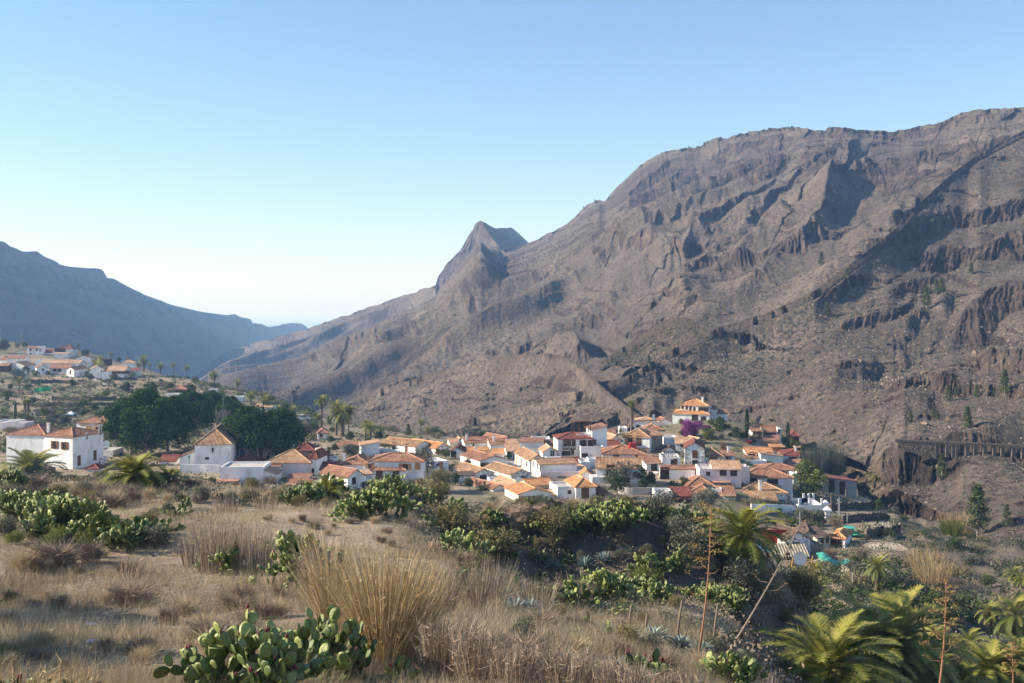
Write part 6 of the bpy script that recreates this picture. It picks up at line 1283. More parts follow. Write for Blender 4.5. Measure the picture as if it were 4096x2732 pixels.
# generic garden shrubs filling the plots; and cane thicket
r = np.random.RandomState(91)
zones = [("low garden shrub among the houses left of the alley", 'garden shrubs left of the alley', 28, (720, 1180), (1050, 1140), 0.9, 2.0),
         ("low garden shrub among the houses below the tall balcony building", 'garden shrubs in mid village', 20, (1180, 1500), (1050, 1150), 0.9, 2.0),
         ("low garden shrub among the right-hand village houses", 'garden shrubs on the right of the village', 24, (1500, 1840), (1030, 1165), 0.9, 2.0),
         ("shrub on the slope just under the hilltop villa", 'shrubs under the villa', 16, (1560, 1800), (975, 1020), 0.9, 2.2),
         ("green shrub on the terraces below the hamlet", 'shrubs below the hamlet', 30, (0, 400), (870, 940), 1.4, 3.0),
         ("green shrub between the dark fig trees and the hamlet terraces", 'shrubs above the fig trees', 24, (380, 640), (880, 960), 1.2, 3.0),
         ("green shrub by the big white house and the bar", 'shrubs round the bar', 18, (0, 260), (945, 1010), 1.2, 3.0),
         ("scrubby green bush among the palms behind the village", 'bushes among the palms', 32, (560, 1150), (925, 1010), 1.2, 3.0),
         ("bush on the shaded bank of the ravine at lower right", 'bushes of the ravine', 40, (1950, 2351), (1300, 1560), 1.2, 2.8),
         ("shrub on the plots around the rustic farmhouse", 'shrubs around the farmhouse', 24, (1780, 2330), (1170, 1300), .8, 1.9),
         ("bush at the foot of the near hill below the church and big house", 'bushes below the church', 16, (180, 700), (1085, 1125), 1.0, 2.0),
         ("bush between the near hill and the lowest village houses", 'bushes below the lowest houses', 24, (760, 1500), (1100, 1160), .8, 1.6)]
for lab, grp, n, xr, yr, h0, h1_ in zones:
    for i in range(n):
        x = r.uniform(*xr); y = r.uniform(*yr); p, d = spot(0, x, y, 100 if 'ravine' in grp or 'farmhouse' in grp else 140)
        k = (grnK if r.rand() < .18 and 'terrace' in lab else shrK)
        k.put(p, r.uniform(h0, h1_) * (1.5 if k is grnK else 1), lab, grp)
r2 = np.random.RandomState(17)
for i, (x, yb, w, h) in enumerate([(1905,1088,60,70),(1870,1080,50,55),(1930,1095,40,50)]):
    p, d = spot(0, x, yb, 150); s = DF / FP * d; m = reed_mesh(700, w / 2 * s, 2.5, h * s, 300 + i, .12, .035); m.T = [np.clip(t, 0, .7) for t in m.T]
    tag(m.build('cane_thicket', [M['olive']], None, p), ["tall green cane thicket behind the grey barn","darker cane thicket nearest the dark red roof","cane thicket at the foot of the soft pine"][i], 'cane thicket')
for i, (x, yb, w, h, lab) in enumerate([(2205,1225,70,50,"golden cane clump under the rock cliffs at right"),(2185,1230,40,40,"greenish cane clump left of the golden one"),(2120,1300,90,40,"pale dry reeds along the ravine path"),(2140,1335,80,50,"long pale reeds hanging over the ravine edge")]):
    p, d = spot(0, x, yb, 110); s = DF / FP * d; m = reed_mesh(500, w / 2 * s, 2.0, h * s, 320 + i, .35, .03)
    tag(m.build('reed_clump', [M['straw' if i != 1 else 'lime']], None, p), lab, 'reeds')
# ---------------------------------------------------------------- poles, wires, walls, small things
def pole(v, x, yb, yt, lab, kind='pole', name='utility_pole', cross=True, rad=.09, dmin=140, d=None, cat='utility pole'):
    p, d = spot(v, x, yb, dmin, d); h = hpx(v, yb - yt, d); root = thing(name, lab, cat, p, 'utility poles' if name == 'utility_pole' else None)
    mb = MB(); mb.tube([(0, 0, -1), (0, 0, h)], [rad * 1.3, rad], 6); mb.build('shaft', [M[kind]], root)
    if cross: mb = MB(); mb.box((-.7, -.05, h - .35), (.7, .05, h - .22)); mb.build('crossarm', [M[kind]], root)
    return p + [0, 0, h]
tops = {}
for k, a in {'a': (2,880,815,440,"weathered wooden pole in front of the big white house",), 'b': (0,541,890,825,"tall lattice pole on the hill shoulder"), 'c': (3,1728,470,270,"white metal pylon above the carport"), 'd': (0,50,800,758,"white pylon with insulators above the twin fan palms"),
             'e': (5,1830,600,350,"thin metal pole before the tall balcony building"), 'f': (5,1208,880,690,"dark pole at the corner of the alley"), 'g': (7,1525,1385,1135,"grey pole carrying a street lantern"), 'h': (7,1415,1310,1085,"slim pole overgrown with creeper"), 'i': (7,1565,1520,1370,"rusty post beside the red bush"),
             'j': (1,440,600,455,"dark pole before the two-storey hamlet house"), 'k': (1,458,585,455,"second dark pole before the two-storey hamlet house"), 'l': (1,685,485,400,"thin pole on the hamlet skyline"), 'm': (1,1088,740,640,"pole rising over the hamlet's middle roofs"), 'n': (1,1068,950,810,"pole on the hamlet terrace edge"), 'o': (1,1352,910,710,"pole beside the hamlet path"), 'p': (1,2050,830,745,"pole right of the hamlet palms"),
             'q': (1,645,1500,1375,"short wooden pole among the grey olive trees"), 'r': (4,1480,640,440,"tall aerial mast by the orange gable roof"), 's': (4,1695,600,460,"aerial mast behind the rear cottages"), 't': (0,0,810,745,"steel pylon cut by the left picture edge"), 'u': (8,1000,590,330,"thin white mast behind the farmhouse"), 'v': (4,575,960,720,"thin pole before the patchy hip roof")}.items():
    tops[k] = pole(*a, kind='metal' if k in 'bcdegutrs' else 'pole', cross=k in 'abcdopmg')
def wire(a, b, lab, sag=1.5, rad=.022):
    t = np.linspace(0, 1, 14)[:, None]; p = np.asarray(a) * (1 - t) + np.asarray(b) * t; p[:, 2] -= sag * 4 * (t * (1 - t))[:, 0]
    mb = MB(); mb.tube(p - a, rad, 4); tag(mb.build('cable', [M['black']], None, a), lab, 'cable')
wire(tops['a'], P(FX(2,1190), FY(2,850), 255), "black cable running down right from the wooden pole"); wire(tops['a'], P(FX(2,600), FY(2,700), 262), "black cable running down left from the wooden pole")
wire(tops['b'], tops['c'], "power line sagging from the shoulder pole to the white pylon", 5, .05); wire(tops['q'], P(FX(1,960), FY(1,1450), 285), "pale cable from the olive trees to the bar", 1)
wire(tops['g'], P(FX(7,1080), FY(7,930), 240), "thin cable rising from the lantern pole to the airy tree", 1); wire(tops['f'], tops['e'], "dark cable over the pink terrace", 1); wire(tops['d'], P(FX(1,1000), FY(1,400), 760), "distant power line crossing the blue mountain", 6, .04)
# street lamps
def lamp(v, x, yb, yt, lab, k):
    p, d = spot(v, x, yb); h = hpx(v, yb - yt, d); root = thing('street_lamp', lab, 'street lamp', p); mb = MB(); mb.tube([(0,0,-.5),(0,0,h-.6)], .07, 6); mb.build('post', [M[k]], root)
    mb = MB(); mb.tube([(0,0,h-.6),(0,0,h-.5),(0,0,h-.1),(0,0,h-.05),(0,0,h+.15)], [.08,.14,.26,.3,.03], 6); mb.build('lantern', [M[k]], root)
lamp(3,355,1275,1080,"green street lamp left of the church wall",'green'); lamp(7,1512,1380,1165,"small lantern lamp beside the grey pole",'metal')
# marquee
p, d = spot(1, 925, 1400); root = thing('marquee', "small marquee with white peaked roof and blue sides under the trees", 'marquee', p); s = hpx(1, 1, d)
mb = MB(); w = 58 * s; z = 42 * s; mb.add([(-w,0,z),(w,0,z),(w,2*w,z),(-w,2*w,z),(0,w,z+40*s)], [np.array([(0,1,4),(1,2,4),(2,3,4),(3,0,4)]), np.array([(3,2,1,0)])]); mb.build('canopy', [M['wcloth']], root)
mb = MB(); mb.box((-w,.0,z-.7),(w,.05,z-.01)); mb.box((-w+.1,2*w-.1,0),(w-.1,2*w-.05,z-.02)); mb.build('side_cloth', [M['blue']], root)
for q in ((-w,0),(w,0),(-w,2*w),(w,2*w)): mb = MB(); mb.tube([(q[0],q[1],-.3),(q[0],q[1],z)], .04, 5); mb.build('leg', [M['metal']], root)
# green netting fence on the hamlet terrace, white slab beside it
p, d = spot(1, 455, 1070); s = hpx(1, 1, d); n = 24; xx = np.linspace(0, 225, n) * s; zt = (45 + 18 * np.sin(np.linspace(0, 3, n))) * s; yy = np.sin(np.linspace(0, 9, n)) * .15
V = np.concatenate([np.stack([xx, yy, xx * 0 + np.linspace(0, .9, n)], -1), np.stack([xx, yy, zt + np.linspace(0, .9, n)], -1), np.stack([xx, yy + .04, xx * 0 + np.linspace(0, .9, n)], -1), np.stack([xx, yy + .04, zt + np.linspace(0, .9, n)], -1)])
F = np.array([(i, i + 1, n + i + 1, n + i) for i in range(n - 1)] + [(2*n + i + 1, 2*n + i, 3*n + i, 3*n + i + 1) for i in range(n - 1)])
tag(build('net_fence', V, F, M['netg'], None, p), "bright green netting fence on the terraces below the hamlet", 'net fence')
# dry stone terrace walls: polyline in a view, height m
def stonewall(v, pts, h, lab, m='ds', th=.6, grp='dry stone terrace walls', dmin=140, name='terrace_wall', cat='terrace wall', jag=.18):
    P_ = [];
    for (x0, y0), (x1, y1) in zip(pts[:-1], pts[1:]):
        for t in np.linspace(0, 1, 10, endpoint=False): P_.append(spot(v, x0 + (x1 - x0) * t, y0 + (y1 - y0) * t, dmin)[0])
    P_.append(spot(v, *pts[-1], dmin)[0]); P_ = np.array(P_); n = len(P_); P_[:, 1] = np.convolve(np.pad(P_[:, 1], 3, mode='edge'), np.ones(7) / 7, 'valid')
    P_[:, 2] = ground_z(P_[:, 0], P_[:, 1]); t = unit(np.gradient(P_, axis=0)); nn = np.stack([-t[:, 1], t[:, 0], t[:, 0] * 0], -1); o = P_[n // 2].copy(); r = np.random.RandomState(len(lab))
    hh = h * (1 + jag * r.uniform(-1, 1, n)); Q = P_ - o; A = Q - nn * th / 2; B = Q + nn * th / 2
    V = np.concatenate([A - [0, 0, 1.2], A + np.stack([hh * 0, hh * 0, hh], -1), B + np.stack([hh * 0, hh * 0, hh], -1), B - [0, 0, 1.2]]); F = []
    for i in range(n - 1):
        for k in range(3): F.append((k*n + i, k*n + i + 1, (k+1)*n + i + 1, (k+1)*n + i))
    tag(build(name, V, [np.array(F), np.array([(0, n, 2*n, 3*n), (4*n-1, 3*n-1, 2*n-1, n-1)])], M[m], None, o), lab, cat, grp)
stonewall(1, [(420,945),(800,940),(1350,975)], 1.6, "dark terrace wall just below the hamlet houses")
stonewall(1, [(690,1175),(1100,1180),(1550,1175)], 1.6, "dark terrace wall on the second terrace below the hamlet")
stonewall(1, [(0,1060),(200,1085),(420,1100)], 1.8, "rough stone terrace wall left of the green netting")
stonewall(1, [(1480,905),(1750,900),(1980,915)], 1.3, "terrace wall right of the hamlet path")
stonewall(1, [(700,1240),(1200,1245),(1600,1240)], 1.2, "lowest terrace wall above the marquee")
stonewall(7, [(1400,1310),(1700,1290),(2000,1290)], 1.6, "stone terrace wall below the grey barn path")
stonewall(7, [(1570,1480),(1900,1440),(2150,1440)], 1.6, "lower stone terrace wall right of the rusty post")
stonewall(8, [(1880,700),(2150,640),(2335,610)], 1.8, "overgrown stone wall under the wire fence posts")
stonewall(8, [(430,660),(700,620),(900,640)], 1.6, "stone terrace wall behind the red awning")
stonewall(6, [(280,1370),(520,1390),(700,1440),(1060,1430)], 1.5, "grey garden wall below the long striped house", 'g', .4, 'garden walls', jag=.02, cat='garden wall', name='garden_wall')
stonewall(3, [(235,1300),(500,1305),(770,1310)], 1.9, "low white churchyard wall", 'w', .35, 'garden walls', jag=.0, cat='garden wall', name='garden_wall')
stonewall(7, [(350,1330),(600,1330),(930,1340)], 1.6, "pale terrace wall in front of the flower pots", 'w', .35, 'garden walls', jag=.0, cat='garden wall', name='garden_wall')
stonewall(4, [(640,700),(760,715),(990,735)], 1.4, "white curved garden wall below the vine pergola", 'w', .35, 'garden walls', jag=.0, cat='garden wall', name='garden_wall')
rw = np.random.RandomState(66)
for i in range(16):
    p, d = spot(0, 505 + i * 17 + rw.uniform(-5, 5), 1148 + rw.uniform(-2, 4), 18); m = rock_mesh(rw.uniform(.35, .75), .35, rw.uniform(.2, .38), 760 + i, 16); tag(m.build('field_stone', [M['rockm']], None, p + [0, 0, .1]), "loose brown stone in the broken row along the near terrace edge", 'stone', 'stones along the near terrace edge')
stonewall(0, [(225,980),(340,1000),(430,1010)], 1.0, "low wall around the shaded village square", 'c', .4, 'garden walls', jag=.0, cat='garden wall', name='garden_wall')
# fence posts in the valley
for i, (x, y0) in enumerate([(1905,655),(1960,640),(2005,640),(2035,635),(2105,600),(2145,610),(2180,590),(2250,570),(1700,1350),(1630,470)]):
    p, d = spot(8, x, y0 + 10, 130); mb = MB(); mb.tube([(0,0,-.4),(0,0,2.1)], .06, 5); o = mb.build('fence_post', [M['conc']], None, p); tag(o, "thin pale fence post on the dry plots right of the farmhouse", 'fence post', 'fence posts right of the farmhouse')
for i, x in enumerate((1335,1380,1520,1608,1680,1765)):
    p, d = spot(7, x, 1130, 150); mb = MB(); mb.tube([(0,0,-.4),(0,0,1.9)], .05, 5); tag(mb.build('fence_post', [M['conc']], None, p), "thin pale fence post in front of the grey barn", 'fence post', 'fence posts before the grey barn')
# green sheet shed and nets in the valley
p, d = spot(8, 1680, 670, 150); s = hpx(8, 1, d); root = thing('sheet_shed', "turquoise sheet metal shed on the plot right of the farmhouse", 'shed', p); mb = MB(); mb.box((-45*s,0,-.3),(40*s,2.5,120*s)); mb.build('body', [M['teal']], root); mb = MB(); mb.box((-50*s,-.2,120*s),(75*s,2.7,124*s)); mb.build('roof', [M['teal']], root); mb = MB(); mb.box((-20*s,-.05,-.2),(15*s,-.002,95*s)); mb.build('door', [M['netg']], root)
xx, yy = np.meshgrid(np.linspace(0, 9, 16), np.linspace(0, 4, 10)); zz = 1.6 - xx * .25 + .5 * np.sin(xx * .9) + yy * .3 + fbm(xx, yy, 2, 5) * .3
p, d = spot(8, 1285, 1090, 130); A = np.stack([xx, yy, zz], -1).reshape(-1, 3) * [.62, .8, .7]; F = grid_faces(10, 16); tag(build('shade_net', np.vstack([A, A - [0, 0, .05]]), [F, F[:, ::-1] + 160], M['teal'], None, p), "turquoise shade net draped below the farmhouse", 'shade net')
p, d = spot(8, 1720, 680, 150); tag(build('shade_net', np.vstack([A, A - [0, 0, .05]]) * [.7, .6, .5], [F, F[:, ::-1] + 160], M['netg'], None, p), "dark green shade net beside the turquoise shed", 'shade net')
# gate pillars
for i, (x, y) in enumerate([(1340,1330),(1365,1420)]):
    p, d = spot(7, x, y, 150); root = thing('gate_pillar', ["upper white gate pillar with peaked cap","lower white gate pillar with peaked cap"][i], 'gate pillar', p, 'white gate pillars'); mb = MB(); mb.box((-.5,-.5,-1),(.5,.5,1.6)); mb.build('shaft', [M['white']], root)
    mb = MB(); mb.box((-.75,-.75,1.602),(.75,.75,1.9)); mb.add([(-.75,-.75,1.9),(.75,-.75,1.9),(.75,.75,1.9),(-.75,.75,1.9),(0,0,2.7)], [np.array([(0,1,4),(1,2,4),(2,3,4),(3,0,4)]), np.array([(3,2,1,0)])]); mb.build('cap', [M['white']], root)
# satellite dish, aerials
def dish(v, x, y, lab, rad=.45, d=None):
    p, d = spot(v, x, y, 130, d); root = thing('satellite_dish', lab, 'satellite dish', p); mb = MB(); t = np.linspace(0, 1, 5); k = 14; a = np.arange(k) / k * 6.2832
    V = np.concatenate([np.stack([np.cos(a) * rad * q, -.25 + q * q * .0 - (1 - q * q) * -.18 + a * 0, np.sin(a) * rad * q + 1.2], -1) for q in np.linspace(.05, 1, 5)]); F = np.array([(i*k + j, i*k + (j+1) % k, (i+1)*k + (j+1) % k, (i+1)*k + j) for i in range(4) for j in range(k)])
    mb.add(np.vstack([V, V + [0, .03, 0]]), [F, F[:, ::-1] + len(V)]); mb.build('dish', [M['white']], root); mb = MB(); mb.tube([(0,0,-.3),(0,0,1.2)], .04, 5); mb.tube([(0,-.1,1.0),(0,-.7,1.2)], .02, 4); mb.build('bracket', [M['metal']], root)
dish(5, 920, 975, "round satellite dish between the tan and orange roofs", .7, 238); dish(2, 1425, 585, "white satellite dish on the flat roof by the big house", .8, 262)
dish(8, 995, 1060, "grey satellite dish on a pole below the farmhouse", .9, 150)
p, d = spot(8, 968, 1110, 100, 150); h = hpx(8, 210, d); root = thing('tv_aerial', "tall television aerial with yellow loops below the farmhouse", 'aerial', p); mb = MB(); mb.tube([(0,0,-.5),(0,0,h)], .04, 5); mb.build('mast', [M['metal']], root)
mb = MB(); mb.tube([(-.6,0,h-.3),(-.8,0,h-1.4),(-.5,0,h-2.6)], .05, 5); mb.tube([(3.2,0,h-.5),(3.3,0,h-1.2),(3.1,0,h-1.9)], .05, 5); mb.tube([(2.0,0,h-.1),(1.8,0,h-1.0),(2.2,0,h-1.9)], .05, 5)
mb.tube([(-.7,0,h-1.0),(3.3,0,h-1.1)], .03, 4)
for q in range(4): mb.tube([(1.2,0,h-.6-.25*q),(3.2,0,h-.5-.45*q)], .025, 4)
mb.build('antenna', [M['yellow']], root)
# ladder leaning in the shade, drawn crate
p, d = spot(8, 640, 1420, 60); s = hpx(8, 1, d); root = thing('ladder', "long wooden ladder leaning in the dark hollow left of the tan bush", 'ladder', p); h = 300 * s
for q in (-1, 1): mb = MB(); mb.tube([(q*.45, 0, -.2), (q*.35 - 45*s, 1.0, h)], .05, 5); mb.build('rail', [M['owood']], root)
for q in range(7): t = (q + .7) / 7.5; mb = MB(); mb.tube([(-.45*(1-t) - (.35 + 45*s)*t, t, h*t), (.45*(1-t) + (.35 - 45*s)*t, t, h*t)], .04, 5); mb.build('rung', [M['owood']], root)
# water tanks
def tank(v, x, y, lab, m='conc', rad=.7, h=1.2, d=None, dz=0):
    p, d = spot(v, x, y, 150, d); root = thing('water_tank', lab, 'water tank', p); mb = MB(); mb.tube([(0,0,0),(0,0,.02),(0,0,h),(0,0,h+.02)], [rad*.9,rad*.92,rad,rad*.98], 14); mb.build('body', [M[m]], root); mb = MB(); mb.tube([(0,0,h+.02),(0,0,h+.1),(0,0,h+.25)], [rad*1.05,rad*1.05,rad*.2], 14); mb.build('lid', [M[m]], root)
tank(3,2075,1050,"grey water tank, left of two beside the pyramid roof",d=268); tank(3,2148,1045,"grey water tank, right of two beside the pyramid roof",d=268)
for i, x in enumerate((737,767,797)): tank(6, x, 815, ["red barrel at the left of the rooftop three","red barrel in the middle of the rooftop three","orange-red barrel at the right of the rooftop three"][i], 'red', .45, 1.3, d=283)
tank(6,1080,1195,"small white cistern before the garage wing",'white',1.0,1.0,d=262)
# parked vehicles
def vehicle(v, x, y, lab, body, yaw, kind='car', d=None):
    p, d = spot(v, x, y, 140, d); root = thing('parked_' + kind, lab, kind, p, None, R(yaw)); L, Wd, hh, ht = (4.2, 1.7, .75, 1.45) if kind == 'car' else (5.2, 1.9, .95, 2.1)
    mb = MB(); pr = [(-L/2,.35),(-L/2,hh),(-L*.36,hh+.08),(-L*.20,ht),(L*.22,ht),(L*.40 if kind=='car' else L*.30,hh+.08),(L/2,hh-.05),(L/2,.35)]
    n = len(pr); V = [(a, -Wd/2 + (.12 if b > hh + .1 else 0), b) for a, b in pr] + [(a, Wd/2 - (.12 if b > hh + .1 else 0), b) for a, b in pr]; mb.add(V, [np.array([list(range(n))]), np.array([list(range(2*n-1, n-1, -1))]), np.array([(i, i+n, (i+1) % n + n, (i+1) % n) for i in range(n)])]); mb.build('body', [M[body]], root)
    mb = MB(); mb.box((-L*.20,-Wd/2+.05,hh+.15),(L*.22,Wd/2-.05,ht-.1)); mb.build('window', [M['glass']], root)
    for a in (-L*.31, L*.31):
        for b in (-Wd/2, Wd/2 - .2):
            mb = MB(); mb.tube([(a,b,.33),(a,b+.2,.33)], .33, 12); mb.build('wheel', [M['black']], root)
vehicle(1,1425,930,"dark car parked at the bend of the hamlet path",'black',70); vehicle(3,1880,610,"white van parked by the palms beyond the round tree",'white',5,'van'); vehicle(1,870,1470,"light car parked below the orange flower hedge" if 0 else "silver car parked near the marquee",'metal',20)
# vine pergola
p, d = spot(4, 650, 700, 150); s = hpx(4, 1, d); root = thing('vine_pergola', "long vine-covered pergola on rusty posts beside the old farmhouse", 'pergola', p); h = 85 * s
for i in range(7):
    for b in (0, 3.2): mb = MB(); x = i * 50 * s; mb.tube([(x, b, -.5), (x, b, h)], .07, 5); mb.build('post', [M['pole']], root)
r = np.random.RandomState(8); n = 2600; C = np.stack([r.uniform(-.5, 310 * s, n), r.uniform(-.5, 3.8, n), h + r.normal(.1, .2, n)], -1); V, F, tt = cards(C, .13, r.rand(n), r); mb = MB(); mb.add(V, F, 0, tt); mb.build('foliage', [M['tama']], root)
# rust awning, parasol roof
mb = MB(); p, d = spot(3, 850, 1470, 150); s = hpx(3, 1, d); root = thing('porch_roof', "flat rust-brown porch roof below the blank wall building", 'porch roof', p); mb.box((-145*s,0,48*s),(145*s,3.5,52*s)); mb.build('roof', [RC['t']], root)
for q in (-140*s, 0, 140*s): mb = MB(); mb.tube([(q,.1,-.5),(q,.1,48*s)], .07, 5); mb.build('post', [M['dwood']], root)
p, d = spot(6, 1970, 1330, 150); s = hpx(6, 1, d); root = thing('gazebo', "brown flat-roofed gazebo with bamboo screens on the roof terrace", 'gazebo', p); mb = MB(); mb.box((-120*s,-.3,62*s),(120*s,3.2,66*s)); mb.build('roof', [RC['t']], root)
for q in (-110*s, 0, 110*s): mb = MB(); mb.tube([(q,.1,-1.5),(q,.1,62*s)], .07, 5); mb.build('post', [M['dwood']], root)
mb = MB(); mb.box((-115*s,.2,-10*s),(170*s,.28,28*s)); mb.build('screen', [M['tama2']] if 'tama2' in M else [M['owood']], root)
p, d = spot(7, 690, 530, 150); s = hpx(7, 1, d); root = thing('gazebo', "small gazebo with orange tiled roof and orange curtain by the cypress", 'gazebo', p); mb = MB(); uv = []; slab(mb, [(-105*s,-1,75*s),(105*s,-1,75*s),(95*s,2.5,100*s),(-95*s,2.5,100*s)], 0, uvs=uv); mb_build_uv(mb, 'roof', [RC['o']], root, uv)
for q in (-95*s, 25*s, 95*s): mb = MB(); mb.tube([(q,-.8,-1.0),(q,-.8,76*s)], .09, 5); mb.build('post', [M['dwood']], root)
mb = MB(); mb.box((-50*s,.6,0),(55*s,.68,72*s)); mb.build('curtain', [RC['o']], root)
# flower pots on the veranda wall
for i in range(9):
    p, d = spot(7, 505 + 28 * i, 1268, 150, 233); root = thing('flower_pot', "small terracotta pot with a plant on the veranda edge", 'flower pot', p, 'flower pots along the veranda'); mb = MB(); mb.tube([(0,0,0),(0,0,.5),(0,0,.55)], [.18,.28,.3], 8); mb.build('pot', [M['k_']], root); V, F, tt = cards(np.random.RandomState(i).normal(0, .18, (40, 3)) + [0, 0, .8], .12, np.random.RandomState(i).rand(40), np.random.RandomState(i)); mb = MB(); mb.add(V, F, 0, tt); mb.build('plant', [M['leaf']], root)
# road gallery on the mountain: wall, deck, pillars
M['slab2'] = m_noise('road_stone', (.10,.08,.065), (.21,.175,.14), 1.2, .9, .05)
G = [(2055,1010),(2120,1014),(2180,1017),(2240,1019),(2300,1022),(2380,1027)]; PG = np.array([mpt(x, y + 8) for x, y in G]); dG = PG[:, 1].min() - 1.0
def gp(x, y): return P(x * DF, y * DF, dG + (x - 2055) * -.02)
o = gp(2200, 1036); root = thing('road_gallery', "mountain road carried on square stone pillars under the cliff", 'road bridge', o)
mb = MB(); q = [gp(*g) - o for g in G]
for a, b in zip(q[:-1], q[1:]): mb.add([a+[0,0,-.35], b+[0,0,-.35], b+[0,2.4,-.35], a+[0,2.4,-.35], a, b, b+[0,2.4,0], a+[0,2.4,0]], np.array([(0,3,2,1),(4,5,6,7),(0,1,5,4),(1,2,6,5),(2,3,7,6),(3,0,4,7)]))
mb.build('deck', [M['slab2']], root)
mb = MB()
for a, b in zip(q[:-1], q[1:]): mb.add([a+[0,-.1,.0], b+[0,-.1,.0], b+[0,.15,.0], a+[0,.15,.0], a+[0,-.1,.35], b+[0,-.1,.35], b+[0,.15,.35], a+[0,.15,.35]], np.array([(0,3,2,1),(4,5,6,7),(0,1,5,4),(1,2,6,5),(2,3,7,6),(3,0,4,7)]))
mb.build('kerb', [M['slab2']], root)
for x in (2152,2176,2190,2199,2221,2240,2262,2284,2303,2328,2350):
    y = float(np.interp(x, [g[0] for g in G], [g[1] for g in G])); t = gp(x, y) - o; mb = MB(); mb.box((t[0]-.45,t[1]+.1,t[2]-3.6),(t[0]+.45,t[1]+1.1,t[2]-.352)); mb.build('pillar', [M['slab2']], root)
mb = MB(); a, b = gp(2062, 1011) - o, gp(2150, 1016) - o; mb.add([a+[0,.1,-2.2], b+[0,.1,-4.2], b+[0,3,-4.2], a+[0,3,-2.2], a+[0,.1,-.352], b+[0,.1,-.352], b+[0,3,-.352], a+[0,3,-.352]], np.array([(0,3,2,1),(4,5,6,7),(0,1,5,4),(1,2,6,5),(2,3,7,6),(3,0,4,7)])); mb.build('retaining_wall', [M['ds']], root)
# valley path and village street
def path(name, v, pts, w, m, dmin=150):
    P_ = [];
    for (x0, y0), (x1, y1) in zip(pts[:-1], pts[1:]):
        for t in np.linspace(0, 1, 8, endpoint=False): P_.append(spot(v, x0 + (x1 - x0) * t, y0 + (y1 - y0) * t, dmin)[0])
    P_.append(spot(v, *pts[-1], dmin)[0]); P_ = np.array(P_); t = unit(np.gradient(P_, axis=0)); nn = np.stack([-t[:, 1], t[:, 0], t[:, 0] * 0], -1); V = []
    for k in np.linspace(-.5, .5, 5): q = P_ + nn * w * k; q[:, 2] = ground_z(q[:, 0], q[:, 1]) + .06; V.append(q)
    n = len(P_); F = np.array([(k*n + i, k*n + i + 1, (k+1)*n + i + 1, (k+1)*n + i) for k in range(4) for i in range(n - 1)]); tag(build(name, np.concatenate(V), F[:, ::-1], m, None), kind='structure')
M['path'] = m_noise("pale_path_gravel", (.30,.25,.20), (.46,.40,.32), 1.5, .95, .03)
path('village_street', 5, [(1150,900),(1050,840),(900,720),(800,650)], 5, M['slab']); path('path', 8, [(1500,290),(1800,240),(2000,200),(2200,130)], 5, M['path']); path('path', 1, [(1180,860),(1300,900),(1380,970)], 3.5, M['path'])
path('dirt_track', 8, [(1950,830),(2150,790),(2335,760)], 6, M['path'], 120)
